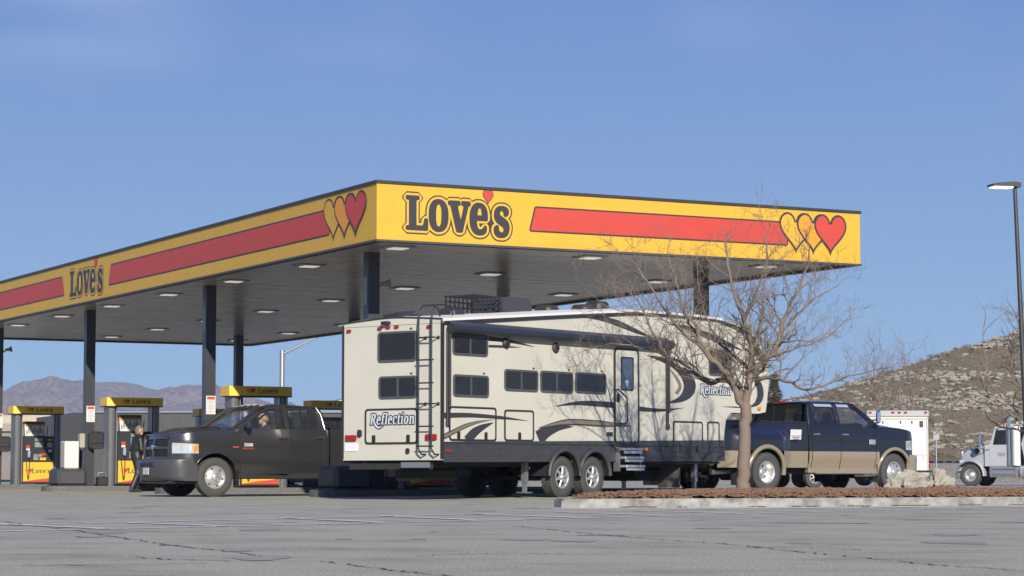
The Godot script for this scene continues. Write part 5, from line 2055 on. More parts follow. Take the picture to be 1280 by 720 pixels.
	b.box(Vector3(-2.665, 1.975, 0), Vector3(0.05, 0.045, 0.34), 0.01)
	part(o, "brake_lamp", b, M.red_lens)
	b = MB.new()
	for z in [-0.2, 0.2]: b.box(Vector3(-2.69, 1.695, z), Vector3(0.02, 0.46, 0.025), 0.0, Basis(Vector3(0, 0, 1), -0.215))
	part(o, "window_bar", b, M.black)
	# wipers and cowl
	b = MB.new()
	b.ab(-0.62, -0.26, 1.4, 1.452, -0.86, 0.86, 0.02)
	b.cyl(Vector3(-0.22, 1.475, 0.1), Vector3(-0.36, 1.53, 0.6), 0.01, 5)
	b.cyl(Vector3(-0.22, 1.475, -0.5), Vector3(-0.36, 1.53, 0.02), 0.01, 5)
	part(o, "cowl", b, M.black)
	# cabin
	b = MB.new()
	b.ab(-2.7, -0.5, 0.55, 0.62, -0.88, 0.88)
	b.ab(-0.95, -0.45, 1.0, 1.44, -0.85, 0.85, 0.08)
	part(o, "dashboard", b, mat(0.035, 0.034, 0.033, 0.8))
	for s in [-1.0, 1.0]:
		for q in [[-1.42, 0.08], [-2.3, 0.06]]:
			b = MB.new()
			b.ab(q[0] - 0.05, q[0] + 0.5, 0.72, 0.96, s * 0.16, s * 0.72, 0.06)
			b.box(Vector3(q[0] - 0.1, 1.26, s * 0.44), Vector3(0.16, 0.66, 0.54), 0.06, Basis(Vector3(0, 0, 1), 0.2))
			b.box(Vector3(q[0] - 0.2, 1.67, s * 0.44), Vector3(0.1, 0.2, 0.28), 0.04)
			part(o, "seat", b, mat(0.025, 0.024, 0.024, 0.9))
	b = MB.new()
	var ring := []
	for k in 21:
		var a := TAU * k / 20.0
		ring.append(Vector3(-1.0 - 0.06 * sin(a) + 0.02, 1.36 + 0.17 * sin(a), -0.44 + 0.19 * cos(a)))
	b.tube(ring, [0.014], 6, false)
	b.cyl(Vector3(-0.98, 1.36, -0.44), Vector3(-0.8, 1.28, -0.44), 0.03, 8)
	part(o, "steering_wheel", b, M.black)
	# bed floor, bulkhead, tailgate, rear bumper, chassis
	b = MB.new()
	b.ab(cfg.tail, -2.82, 0.9, 0.95, -0.96, 0.96)
	b.ab(-2.84, -2.8, 0.95, 1.5, -0.79, 0.79)
	part(o, "bed_floor", b, M.chassis)
	b = MB.new()
	b.ab(cfg.tail - 0.005, cfg.tail + 0.055, 0.66, 1.5, -0.85, 0.85, 0.02)
	part(o, "tailgate", b, P)
	b = MB.new()
	b.ab(cfg.tail - 0.24, cfg.tail - 0.03, 0.56, 0.8, -0.98, 0.98, 0.06)
	part(o, "rear_bumper", b, T2 if two else M.chrome)
	b = MB.new()
	for z in [-0.42, 0.42]: b.ab(cfg.tail, 0.75, 0.42, 0.56, z - 0.06, z + 0.06)
	b.cyl(Vector3(WB, R, -1.0), Vector3(WB, R, 1.0), 0.06, 10)
	b.lathe(Vector3(WB, R, -0.2), Vector3(0, 0, 1), [Vector2(0, 0), Vector2(0.05, 0.18), Vector2(0.35, 0.18), Vector2(0.4, 0)], 14)
	b.cyl(Vector3(0, R, -0.8), Vector3(0, R, 0.8), 0.05, 10)
	b.ab(-2.6, 0.4, 0.46, 0.6, -0.4, 0.4)
	b.ab(-3.6, -2.7, 0.36, 0.6, -0.75, -0.45, 0.04)
	part(o, "chassis", b, M.chassis)
	b = MB.new()
	b.cyl(Vector3(WB - 0.2, 0.46, 0.62), Vector3(WB - 1.25, 0.42, 0.75), 0.055, 12)
	part(o, "exhaust_pipe", b, M.steel)

func pickups() -> void:
	var g = thing("pickup_truck", "dark grey crew cab pickup with its driver door ajar", "pickup truck", at(-6.41 + 0.86 * 0.0, 50.0), 0.0)
	var phi := deg_to_rad(57.0)
	# heading is to the left and towards the road
	g.rotation_degrees.y = 180.0 + (90.0 - 57.0)
	g.position = Vector3(-6.41, 0, -50.0) + Vector3(-cos(phi), 0, -sin(phi)) * 0.9
	g.position.y = gh(-6.6, 50.5)
	var grey := paint(0.07, 0.069, 0.07, 0.7)
	grey.roughness = 0.26
	pickup(g, {paint = grey, two_tone = false, lower = M.trim, handle = M.black, mirror = M.trim, tow_mirror = false, rear_glass = M.glass, front_wheel = "steel", visors = false, grille = paint(0.045, 0.045, 0.048, 0.3), bumper = mat(0.05, 0.052, 0.06, 0.35), door_ajar = 5.0, indicator = M.amber, tail = -5.6})
	# badges on the door and wing
	var TB := Transform3D(Basis(Vector3.UP, PI), Vector3(-0.66, 1.06, -0.995))
	text_part(g, "model_badge", "3500", sans, 0.075, TB * Transform3D(Basis.IDENTITY, Vector3(0.12, 0.06, 0)), M.white)
	text_part(g, "model_badge", "HEAVY DUTY", sans, 0.035, TB * Transform3D(Basis.IDENTITY, Vector3(0.12, -0.02, 0)), M.red)
	var b := MB.new()
	b.box(Vector3(-0.48, 1.07, -0.99), Vector3(0.14, 0.025, 0.012))
	part(g, "wing_badge", b, M.red)
	var q = thing("pickup_truck", "navy blue crew cab pickup with tan lower body towing the cream trailer", "pickup truck", Vector3.ZERO, 0.0)
	var ph := deg_to_rad(51.0)
	var H := Vector3(sin(ph), 0, -cos(ph))
	var N := Vector3(cos(ph), 0, sin(ph))
	var rw := Vector3(5.614, 0, -51.2)
	q.rotation_degrees.y = 90.0 - 51.0
	q.position = rw + H * 4.3 * 1.024 - N * 1.2 * 1.024
	q.position.y = 0.1
	q.scale = Vector3.ONE * 1.024
	var navy := paint(0.014, 0.0155, 0.0215, 0.4)
	var tan := paint(0.26, 0.215, 0.155, 0.25)
	pickup(q, {paint = navy, two_tone = true, lower = tan, handle = M.chrome, mirror = M.chrome, tow_mirror = true, rear_glass = M.tint, front_wheel = "forged", visors = true, grille = M.chrome, bumper = tan, door_ajar = 0.0, indicator = M.alloy, tail = -5.55})
	b = MB.new()
	b.box(Vector3(-3.28, 1.24, 1.075), Vector3(0.34, 0.22, 0.006), 0.0, Basis(Vector3.RIGHT, 0.1))
	var sg = part(q, "door_sign", b, M.white)
	b = MB.new()
	for k in 3: b.box(Vector3(-3.28, 1.21 - 0.035 * k, 1.082 + 0.0035 * k), Vector3(0.28 - 0.05 * k, 0.016, 0.005), 0.0, Basis(Vector3.RIGHT, 0.1))
	part(sg, "sign_print", b, mat(0.2, 0.2, 0.24, 0.7))
	b = MB.new()
	b.lathe(Vector3(-3.31, 1.3, 1.07), Vector3(0, 0.1, 1), [Vector2(0, 0.025), Vector2(0.006, 0.025), Vector2(0.006, 0)], 12)
	part(sg, "sign_emblem", b, M.orange)
	b = MB.new()
	b.box(Vector3(-0.72, 1.1, 0.985), Vector3(0.2, 0.11, 0.014), 0.006)
	part(q, "wing_badge", b, M.alloy)
	b = MB.new()
	b.cyl(Vector3(-0.4, 1.46, 0.86), Vector3(-0.46, 2.1, 0.87), 0.004, 5)
	part(q, "aerial", b, M.black)
	b = MB.new()
	b.box(Vector3(0.1, 1.5, -0.95), Vector3(0.12, 0.18, 0.2), 0.05)
	part(q, "spot_mirror", b, M.trim)
	b = MB.new()
	b.ab(-0.95, -0.55, 0.32, 0.42, 0.6, 0.95, 0.03)
	part(q, "step_box", b, M.alloy)
# ------------------------------------------------------------------ other vehicles
func other_vehicles() -> void:
	semi()
	# white box trailer seen from behind
	var o = thing("cargo_trailer", "tall white cargo trailer with red marker lamps parked beyond the blue pickup", "trailer", at(15.45, 93.0), -4.0)
	var b := MB.new()
	b.ab(-1.2, 1.2, 0.45, 2.95, -6.5, 0, 0.03)
	part(o, "body", b, M.white)
	b = MB.new()
	b.ab(-1.24, 1.24, 2.76, 3.02, -6.55, 0.04, 0.04)
	part(o, "roof", b, mat(0.3, 0.3, 0.3, 0.5))
	b = MB.new()
	for x in [-1.19, 1.13]: b.ab(x, x + 0.06, 0.45, 2.75, 0.002, 0.03)
	b.ab(-1.12, 1.12, 2.66, 2.74, 0.002, 0.03)
	b.ab(-1.12, 1.12, 0.45, 0.52, 0.002, 0.03)
	part(o, "door_frame", b, mat(0.36, 0.35, 0.33, 0.5))
	b = MB.new()
	b.ab(-1.12, 1.12, 0.53, 2.65, 0.002, 0.016)
	var dr = part(o, "ramp_door", b, mat(0.53, 0.53, 0.52, 0.4))
	b = MB.new()
	b.ab(0.85, 1.0, 2.35, 2.6, 0.017, 0.05, 0.02)
	for x in [-0.6, 0.1, 0.55]: b.ab(x - 0.03, x + 0.03, 2.5, 2.6, 0.017, 0.04)
	part(dr, "hinge", b, M.black)
	b = MB.new()
	b.ab(0.7, 1.12, 1.24, 1.28, 0.02, 0.05)
	b.ab(0.95, 1.0, 1.1, 1.4, 0.02, 0.06)
	part(dr, "latch", b, M.steel)
	for x in [-1.1, -0.2, 0.05, 0.3, 1.1]:
		b = MB.new()
		b.ab(x - 0.06, x + 0.06, 2.9, 2.97, 0.041, 0.07, 0.01)
		part(o, "marker_lamp", b, M.red_lens)
	for y in [0.7, 1.0]:
		b = MB.new()
		b.ab(1.2, 1.26, y, y + 0.2, 0.0, 0.05, 0.01)
		part(o, "tail_lamp", b, M.red_lens)
	for x in [-1.05, 1.05]:
		for z in [-3.6, -4.45]: wheel(o, Vector3(x, 0.35, z), signf(x), 0.35, 0.2, "steel")
	b = MB.new()
	b.ab(-1.0, 1.0, 0.35, 0.44, -6.4, -0.1)
	part(o, "chassis", b, M.chassis)
	# low flatbed trailer whose small wheels show under the blue pickup
	o = thing("flatbed_trailer", "low flatbed trailer with small white wheels half hidden by the blue pickup", "trailer", at(9.2, 70.0), 20.0)
	b = MB.new()
	b.ab(-2.6, 2.6, 0.52, 0.62, -1.0, 1.0)
	part(o, "deck", b, M.chassis)
	b = MB.new()
	b.ab(2.6, 3.9, 0.45, 0.52, -0.06, 0.06)
	part(o, "tongue", b, M.chassis)
	for s in [-1.0, 1.0]:
		b = MB.new()
		b.ab(-1.1, 0.4, 0.66, 0.7, s * 0.98, s * 1.22, 0.02)
		part(o, "fender", b, M.chassis)
		for x in [-0.72, -0.0]: wheel(o, Vector3(x, 0.3, s * 1.1), s, 0.3, 0.19, "alloy")
	# silver cars: one nosing in beside the man, one at the far left
	car("silver saloon car nosing in beside the fuel pump and the man", fore(20.75, 4.6), 207.8)
	car("silver saloon car at the far pump island behind the dark column", fore(35.5, -1.25), 27.8)

func car(label: String, p: Vector3, turn: float) -> void:
	var o = thing("parked_car", label, "car", p, turn, "silver cars at the pumps")
	var P := paint(0.13, 0.135, 0.15, 0.5)
	var top := func(x: float) -> float: return 0.98 - 0.14 * pow(clampf((x - 0.6) / 1.7, 0, 1), 1.6) - 0.05 * pow(clampf((-x - 1.2) / 1.1, 0, 1), 2.0)
	var zf := func(x: float, y: float) -> float: return 0.9 - 0.08 * pow((y - 0.6) / 0.4, 2.0) - 0.42 * pow(maxf(0.0, absf(x) - 1.5) / 0.8, 2.4)
	var low := func(x: float) -> float:
		var y := 0.24
		for c in [1.4, -1.35]:
			var dx: float = absf(x - c)
			if dx < 0.37: y = maxf(y, 0.32 + sqrt(0.37 * 0.37 - dx * dx))
		return y
	var b: MB
	for s in [-1.0, 1.0]:
		b = MB.new()
		side_sheet(b, -2.3, 2.3, low, top, zf, s, 9, 0.05)
		part(o, "body_side", b, P)
		for x in [1.4, -1.35]:
			wheel(o, Vector3(x, 0.32, s * 0.78), s, 0.32, 0.2, "steel")
		b = MB.new()
		var rows := []
		for k in 4:
			var r := PackedVector3Array()
			for j in 6:
				var x := lerpf(1.75, 2.22, j / 5.0)
				var y := lerpf(0.58, 0.76 - 0.04 * j / 5.0, k / 3.0)
				r.push_back(Vector3(x, y, s * (zf.call(x, y) + 0.008)))
			rows.append(r)
		b.grid(rows, Vector3(1.5, 0.6, 0))
		part(o, "headlight", b, M.lamp_glass)
	# front and back skins, bonnet and boot
	b = MB.new()
	for e in [2.3, -2.3]:
		var rows := []
		for k in 8:
			var r := PackedVector3Array()
			for j in 13:
				var u := -1.0 + j / 6.0
				var y := lerpf(0.24, top.call(e), k / 7.0)
				r.push_back(Vector3(e + signf(e) * 0.12 * (1.0 - u * u) * (1.0 - 0.3 * pow((y - 0.45) / 0.3, 2.0)), y, u * zf.call(e, y)))
			rows.append(r)
		b.grid(rows, Vector3(0, 0.5, 0))
	var rows2 := []
	for i in 31:
		var x := lerpf(-2.3, 2.3, i / 30.0)
		var r := PackedVector3Array()
		for j in 13:
			var u := -1.0 + j / 6.0
			r.push_back(Vector3(x, top.call(x) + 0.05 * (1.0 - u * u), u * zf.call(x, top.call(x))))
		rows2.append(r)
	b.grid(rows2, Vector3(0, -3, 0))
	part(o, "body_shell", b, P)
	b = MB.new()
	b.box(Vector3(2.4, 0.42, 0), Vector3(0.06, 0.12, 1.0), 0.02)
	b.box(Vector3(2.4, 0.66, 0), Vector3(0.05, 0.08, 0.7), 0.02)
	part(o, "grille", b, M.black)
	# cabin
	b = MB.new()
	var gp := [[0.85, 0.96], [0.15, 1.4], [-0.9, 1.42], [-1.75, 0.97]]
	for s in [-1.0, 1.0]:
		for k in range(1, 3): b.tri_out(Vector3(gp[0][0], gp[0][1], s * 0.82), Vector3(gp[k][0], gp[k][1], s * (0.82 if gp[k][1] < 1.0 else 0.6)), Vector3(gp[k + 1][0], gp[k + 1][1], s * (0.82 if gp[k + 1][1] < 1.0 else 0.6)), Vector3(-0.4, 1.1, 0))
	for k in [0, 2]:
		var wa := 0.82 if k == 0 else 0.6
		var wb := 0.6 if k == 0 else 0.82
		b.quad_out(Vector3(gp[k][0], gp[k][1], -wa), Vector3(gp[k][0], gp[k][1], wa), Vector3(gp[k + 1][0], gp[k + 1][1], wb), Vector3(gp[k + 1][0], gp[k + 1][1], -wb), Vector3(-0.4, 1.0, 0))
	part(o, "glazing", b, M.dark_glass)
	b = MB.new()
	var rr := []
	for i in 7:
		var r := PackedVector3Array()
		for j in 9:
			var u := -1.0 + j / 4.0
			r.push_back(Vector3(lerpf(0.18, -0.95, i / 6.0), 1.405 + 0.05 * sin(PI * i / 6.0) - 0.03 * u * u, u * 0.62))
		rr.append(r)
	b.grid(rr, Vector3(0, 0, 0))
	for s in [-1.0, 1.0]:
		b.tube([Vector3(0.85, 0.97, s * 0.82), Vector3(0.15, 1.4, s * 0.61), Vector3(-0.9, 1.42, s * 0.61), Vector3(-1.75, 0.98, s * 0.82)], [0.035], 6)
	part(o, "roof", b, P)
	b = MB.new()
	b.ab(-2.0, 2.0, 0.2, 0.3, -0.6, 0.6)
	part(o, "floor_pan", b, M.chassis)

# lorry tractor at the right edge; local x forward, front axle at 0
func semi() -> void:
	var o = thing("semi_truck", "white day cab semi truck with chrome stack passing below the hill", "truck", at(22.65, 113.0), 0.0)
	o.rotation_degrees.y = 149.0
	o.scale = Vector3.ONE
	var P := paint(0.33, 0.34, 0.37, 0.0)
	var b: MB
	# bonnet: loft tapering to the nose
	b = MB.new()
	var rows := []
	for i in 15:
		var t := i / 14.0
		var x := lerpf(-0.75, 0.62, t)
		var w := lerpf(0.95, 0.62, pow(t, 1.3))
		var h := lerpf(2.0, 1.72, t) - 0.22 * pow(maxf(0.0, t - 0.8) / 0.2, 2.0)
		var r := PackedVector3Array()
		for j in 17:
			var a := PI * j / 16.0
			var cx := cos(a)
			var sy := sin(a)
			r.push_back(Vector3(x, 0.95 + (h - 0.95) * pow(sy, 0.45), w * signf(cx) * pow(absf(cx), 0.45)))
		rows.append(r)
	b.grid(rows, Vector3(0, 1.2, 0))
	var nr := PackedVector3Array()
	part(o, "bonnet", b, P)
	b = MB.new()
	b.box(Vector3(0.63, 1.3, 0), Vector3(0.08, 0.8, 1.05), 0.05)
	part(o, "grille", b, M.chrome)
	for s in [-1.0, 1.0]:
		# wing over the front wheel
		b = MB.new()
		rows = []
		for zz in [0.72, 0.8, 1.14, 1.2]:
			var r := PackedVector3Array()
			for k in 21:
				var a := deg_to_rad(-12.0 + 195.0 * k / 20.0)
				var rad := 0.66 if zz > 0.75 and zz < 1.16 else 0.6
				r.push_back(Vector3(cos(a) * rad * 1.08, 0.52 + sin(a) * rad * 1.12, s * zz))
			rows.append(r)
		b.grid(rows, Vector3(0, 0.5, s * 0.9))
		part(o, "front_wing", b, P)
		wheel(o, Vector3(0, 0.52, s * 1.0), s, 0.52, 0.28, "truck")
		for x in [-4.6, -5.95]:
			wheel(o, Vector3(x, 0.52, s * 1.05), s, 0.52, 0.28, "truck")
		b = MB.new()
		b.box(Vector3(0.5, 1.16, s * 0.86), Vector3(0.28, 0.2, 0.16), 0.04)
		part(o, "headlight", b, M.lamp_glass)
		# mirror on two arms
		b = MB.new()
		b.box(Vector3(-0.62, 2.15, s * 1.38), Vector3(0.1, 0.75, 0.2), 0.03)
		b.cyl(Vector3(-0.95, 2.65, s * 1.0), Vector3(-0.62, 2.58, s * 1.38), 0.02, 6)
		b.cyl(Vector3(-0.95, 1.75, s * 1.05), Vector3(-0.62, 1.78, s * 1.38), 0.02, 6)
		part(o, "mirror", b, M.chrome)
		# stack with heat guard
		b = MB.new()
		b.cyl(Vector3(-1.95, 1.0, s * 1.12), Vector3(-1.95, 3.4, s * 1.12), 0.075, 12)
		b.tube([Vector3(-1.95, 3.35, s * 1.12), Vector3(-1.96, 3.5, s * 1.13), Vector3(-2.02, 3.6, s * 1.15)], [0.075], 12)
		part(o, "exhaust_stack", b, M.chrome)
		b = MB.new()
		b.cyl(Vector3(-2.3, 0.98, s * 1.1), Vector3(-2.3, 2.85, s * 1.1), 0.19, 16)
		part(o, "air_cleaner", b, mat(0.6, 0.6, 0.6, 0.3))
		# tank and steps
		b = MB.new()
		b.cyl(Vector3(-3.9, 0.68, s * 0.98), Vector3(-2.5, 0.68, s * 0.98), 0.31, 20)
		part(o, "fuel_tank", b, M.alloy)
		b = MB.new()
		b.ab(-2.45, -0.95, 0.42, 0.95, s * 0.7, s * 1.15, 0.04)
		part(o, "step_box", b, M.steel)
		b = MB.new()
		for k in 2: b.ab(-2.3, -1.1, 0.55 + 0.25 * k, 0.59 + 0.25 * k, s * 1.1, s * 1.22, 0.01)
		for x in [-2.75, -3.2, -3.65]: b.lathe(Vector3(x, 0.68, s * 0.98), Vector3(1, 0, 0), [Vector2(-0.03, 0.315), Vector2(0.03, 0.315)], 20)
		part(o, "step_tread", b, M.chrome)
	# cab
	b = MB.new()
	b.prism(poly([-0.7, 0.95, -0.7, 1.95, -0.98, 2.02, -1.2, 2.78, -1.35, 2.92, -2.05, 2.97, -2.12, 2.9, -2.12, 0.95]), Transform3D.IDENTITY, -1.04, 1.04)
	var cab = part(o, "cab", b, P)
	for s in [-1.0, 1.0]:
		var T := Transform3D(Basis(Vector3.UP, 0.0 if s > 0 else PI), Vector3.ZERO)
		var m := 1.0 if s > 0 else -1.0
		b = MB.new()
		b.prism(poly([-1.12 * m, 1.98, -1.28 * m, 2.68, -1.78 * m, 2.68, -1.78 * m, 1.98]), T, 1.041, 1.05)
		part(cab, "side_window", b, M.dark_glass)
		b = MB.new()
		b.prism(poly([-0.95 * m, 1.0, -1.85 * m, 1.0, -1.85 * m, 1.94, -0.95 * m, 1.94]), T, 1.041, 1.052)
		part(cab, "door", b, P)
		b = MB.new()
		b.prism(poly([-1.35 * m, 1.42, -1.72 * m, 1.42, -1.72 * m, 1.6, -1.35 * m, 1.6]), T, 1.053, 1.057)
		part(cab, "door_lettering", b, mat(0.2, 0.21, 0.24, 0.6))
	b = MB.new()
	b.quad_out(Vector3(-0.99, 2.06, -0.9), Vector3(-0.99, 2.06, 0.9), Vector3(-1.19, 2.72, 0.85), Vector3(-1.19, 2.72, -0.85), Vector3(-1.8, 2.2, 0))
	part(cab, "windscreen", b, M.dark_glass)
	for k in 5:
		b = MB.new()
		b.box(Vector3(-1.4, 2.98, -0.8 + 0.4 * k), Vector3(0.14, 0.08, 0.07), 0.02)
		part(cab, "roof_lamp", b, M.amber)
	b = MB.new()
	b.lathe(Vector3(-0.3, 1.68, 0.99), Vector3(0, 0, 1), [Vector2(0, 0.15), Vector2(0.1, 0.15), Vector2(0.1, 0)], 14)
	b.lathe(Vector3(-0.3, 1.68, -0.99), Vector3(0, 0, -1), [Vector2(0, 0.15), Vector2(0.1, 0.15), Vector2(0.1, 0)], 14)
	part(o, "air_intake", b, M.black)
	b = MB.new()
	b.box(Vector3(0.62, 0.55, 0), Vector3(0.3, 0.34, 2.3), 0.08)
	part(o, "front_bumper", b, M.chrome)
	b = MB.new()
	for z in [-0.42, 0.42]: b.ab(-7.0, 0.5, 0.72, 0.95, z - 0.05, z + 0.05)
	for x in [-4.6, -5.95, 0.0]: b.cyl(Vector3(x, 0.52, -1.0), Vector3(x, 0.52, 1.0), 0.07, 8)
	part(o, "chassis", b, M.chassis)
	# grey equipment body behind the cab
	b = MB.new()
	b.prism(poly([-2.75, 1.05, -2.55, 2.0, -2.75, 2.65, -3.0, 2.8, -7.0, 2.8, -7.0, 1.05]), Transform3D.IDENTITY, -1.15, 1.15)
	var eq = part(o, "equipment_body", b, grained(0.32, 0.33, 0.34, 0.18, 1.0, 0.5, 0.03, 4, 81, false))
	b = MB.new()
	b.ab(-2.9, -2.5, 2.82, 3.0, -1.1, 1.1, 0.02)
	b.ab(-7.0, -2.3, 2.95, 3.06, -1.12, 1.12, 0.03)
	part(eq, "roof_panel", b, M.white)
	for s in [-1.0, 1.0]:
		b = MB.new()
		for q in [[-3.4, -2.95, 1.9, 2.5], [-3.4, -2.95, 1.25, 1.8], [-4.6, -3.55, 2.2, 2.6], [-4.6, -3.55, 1.7, 2.1], [-4.6, -3.55, 1.2, 1.6]]: b.ab(q[0], q[1], q[2], q[3], s * 1.151, s * 1.175, 0.008)
		part(eq, "access_panel", b, mat(0.42, 0.43, 0.44, 0.45))
		b = MB.new()
		for k in 6: b.ab(-4.5 + k * 0.15, -4.45 + k * 0.15, 2.25, 2.55, s * 1.176, s * 1.185)
		part(eq, "vent_slot", b, M.black)
		b = MB.new()
		b.tube([Vector3(-3.05, 2.1, s * 1.2), Vector3(-3.1, 1.9, s * 1.24), Vector3(-3.02, 1.7, s * 1.2)], [0.03], 6)
		part(eq, "red_hose", b, mat(0.5, 0.12, 0.06, 0.6))
		for x in [-2.6, -3.7, -4.8]:
			b = MB.new()
			b.box(Vector3(x, 3.13, s * 0.9), Vector3(0.2, 0.16, 0.16), 0.04)
			part(eq, "work_lamp", b, M.chrome)

# ------------------------------------------------------------------ planted traffic island
func island_outline() -> PackedVector2Array:
	# x, depth
	return PackedVector2Array([Vector2(0.62, 34.3), Vector2(0.72, 33.95), Vector2(1.0, 33.8), Vector2(4.0, 34.6), Vector2(8.5, 37.0), Vector2(13.0, 39.6), Vector2(22.0, 44.8), Vector2(22.0, 50.0), Vector2(14.0, 47.2), Vector2(8.0, 45.4), Vector2(4.6, 44.0), Vector2(3.0, 42.0), Vector2(2.0, 38.6), Vector2(1.2, 35.6), Vector2(0.75, 34.8)])
func planted_island() -> void:
	var p := island_outline()
	var T := Transform3D(Basis(Vector3.RIGHT, Vector3(0, 0, -1), Vector3(0, 1, 0)), Vector3.ZERO)
	p.reverse()
	var area := 0.0
	for i in p.size(): area += p[i].cross(p[(i + 1) % p.size()])
	if area < 0.0: p.reverse()
	var inner := grown(p, -0.2)
	# smooth kerb: outer wall, rolled top
	var mid := grown(p, -0.03)
	var b := MB.new()
	b.prism(p, T, -0.2, 0.115)
	b.prism(mid, T, 0.11, 0.135)
	var km := grained(0.25, 0.25, 0.235, 0.35, 1.5, 0.92, 0.015, 6, 82)
	km.detail_enabled = true
	km.detail_albedo = noise_tex(0.012, 5, [[0.0, 0.35, 0.35, 0.36], [0.3, 0.7, 0.7, 0.7], [0.45, 1, 1, 1], [1.0, 1, 1, 1]], 512, 83)
	km.detail_blend_mode = BaseMaterial3D.BLEND_MODE_MUL
	km.detail_uv_layer = BaseMaterial3D.DETAIL_UV_2
	km.uv2_triplanar = true
	km.uv2_world_triplanar = true
	km.uv2_scale = Vector3.ONE / 2.6
	var kerb = setting("kerb", b, km)
	# gutter pan of pale concrete in front
	b = MB.new()
	var gut := grown(p, 0.34)
	b.prism(gut, T, -0.05, 0.006)
	setting("gutter_pan", b, grained(0.31, 0.305, 0.29, 0.3, 1.4, 0.93, 0.02, 6, 84))
	# mulch bed heaped a little in the middle
	var f := FastNoiseLite.new()
	f.seed = 13
	f.frequency = 0.5
	var mb := MB.new()
	var tf := []
	var R := RandomNumberGenerator.new()
	R.seed = 91
	var hgt := func(x: float, d: float) -> float:
		var q := Vector2(x, d)
		var near := 1e9
		for i in inner.size():
			var c := Geometry2D.get_closest_point_to_segment(q, inner[i], inner[(i + 1) % inner.size()])
			near = minf(near, c.distance_to(q))
		if not Geometry2D.is_point_in_polygon(q, inner): return -0.03
		return 0.137 + 0.06 * smoothstep(0.0, 0.3, near) + 0.035 * f.get_noise_2d(x * 2.0, d * 2.0) + 0.05 * exp(-(Vector2(7.4, 41.8) - q).length_squared() / 0.5)
	var step := 0.16
	var cache := {}
	var x0 := 0.6
	var d0 := 33.6
	for i in range(0, 85):
		for j in range(0, 105):
			var x := x0 + i * step
			var d := d0 + j * step
			if not Geometry2D.is_point_in_polygon(Vector2(x + step * 0.5, d + step * 0.5), grown_cache(inner)): continue
			for k in [[i, j], [i + 1, j], [i + 1, j + 1], [i, j + 1]]:
				if not cache.has(k): cache[k] = Vector3(x0 + k[0] * step, hgt.call(x0 + k[0] * step, d0 + k[1] * step), -(d0 + k[1] * step))
			mb.quad_out(cache[[i, j]], cache[[i + 1, j]], cache[[i + 1, j + 1]], cache[[i, j + 1]], Vector3(x, -50, -d))
			for k in 7:
				var c: Vector3 = cache[[i, j]].lerp(cache[[i + 1, j + 1]], R.randf())
				if c.y < 0.1: continue
				c += Vector3(R.randf_range(-0.08, 0.08), 0.008, R.randf_range(-0.08, 0.08))
				tf.append(Transform3D(Basis.from_euler(Vector3(R.randf_range(-0.5, 0.5), R.randf() * TAU, R.randf_range(-0.4, 0.4))).scaled(Vector3.ONE * R.randf_range(0.6, 1.5)), c))
	# a few pieces strayed on to the kerb and gutter
	for k in 900:
		var u := R.randf()
		var a := p[3].lerp(p[4], 0.0)
		var seg := [Vector2(1.0, 33.8), Vector2(4.0, 34.6), Vector2(8.5, 37.0), Vector2(11.0, 38.4)]
		var sI := R.randi() % 3
		var q: Vector2 = seg[sI].lerp(seg[sI + 1], R.randf())
		if f.get_noise_2d(q.x * 3.0, 5.0) < 0.1: continue
		q += Vector2(R.randf_range(-0.05, 0.05), -absf(R.randfn(0.0, 0.06)))
		tf.append(Transform3D(Basis.from_euler(Vector3(0, R.randf() * TAU, 0)).scaled(Vector3.ONE * R.randf_range(0.4, 1.0)), Vector3(q.x, 0.014, -q.y)))
	setting("mulch_bed", mb, grained(0.145, 0.08, 0.046, 0.5, 0.5, 0.97, 0.05, 5, 85))
	var chip := MB.new()
	chip.box(Vector3.ZERO, Vector3(0.09, 0.012, 0.02))
	chip.box(Vector3(0.01, 0.006, 0.02), Vector3(0.07, 0.008, 0.012), 0.0, Basis(Vector3.UP, 0.7))
	scatter("mulch_chips", chip.mesh(grained(0.17, 0.095, 0.056, 0.6, 0.35, 0.95, 0.06, 4, 86)), tf, "reddish brown bark mulch strewn over the planted island", "mulch")
	# boulders
	var bm := grained(0.26, 0.245, 0.205, 0.45, 0.6, 0.93, 0.02, 6, 87, false)
	for q in [[7.17, 41.7, 0.66, 0.46, 31, "long pale boulder lying on the mulch near the blue pickup front wheel"], [7.72, 42.0, 0.44, 0.5, 32, "squat pale boulder beside the longer one on the mulch"], [6.78, 41.5, 0.26, 0.28, 33, "small yellowish stone against the long pale boulder"]]:
		var o = thing("boulder", q[5], "boulder", Vector3(q[0], 0.2, -q[1]), 17.0 * q[4])
		var me := boulder_mesh(q[4], 0.34, 0.7, 14, 0.62)
		me.surface_set_material(0, bm)
		var mi := MeshInstance3D.new()
		mi.name = "stone"
		mi.mesh = me
		mi.rotation.y = -deg_to_rad(17.0 * q[4])
		mi.scale = Vector3(q[2], q[3], q[2] * 0.7)
		mi.position.y = q[3] * 0.2
		o.add_child(mi)
var _gc: PackedVector2Array
func grown_cache(p: PackedVector2Array) -> PackedVector2Array:
	if _gc.is_empty(): _gc = grown(p, -0.04)
	return _gc
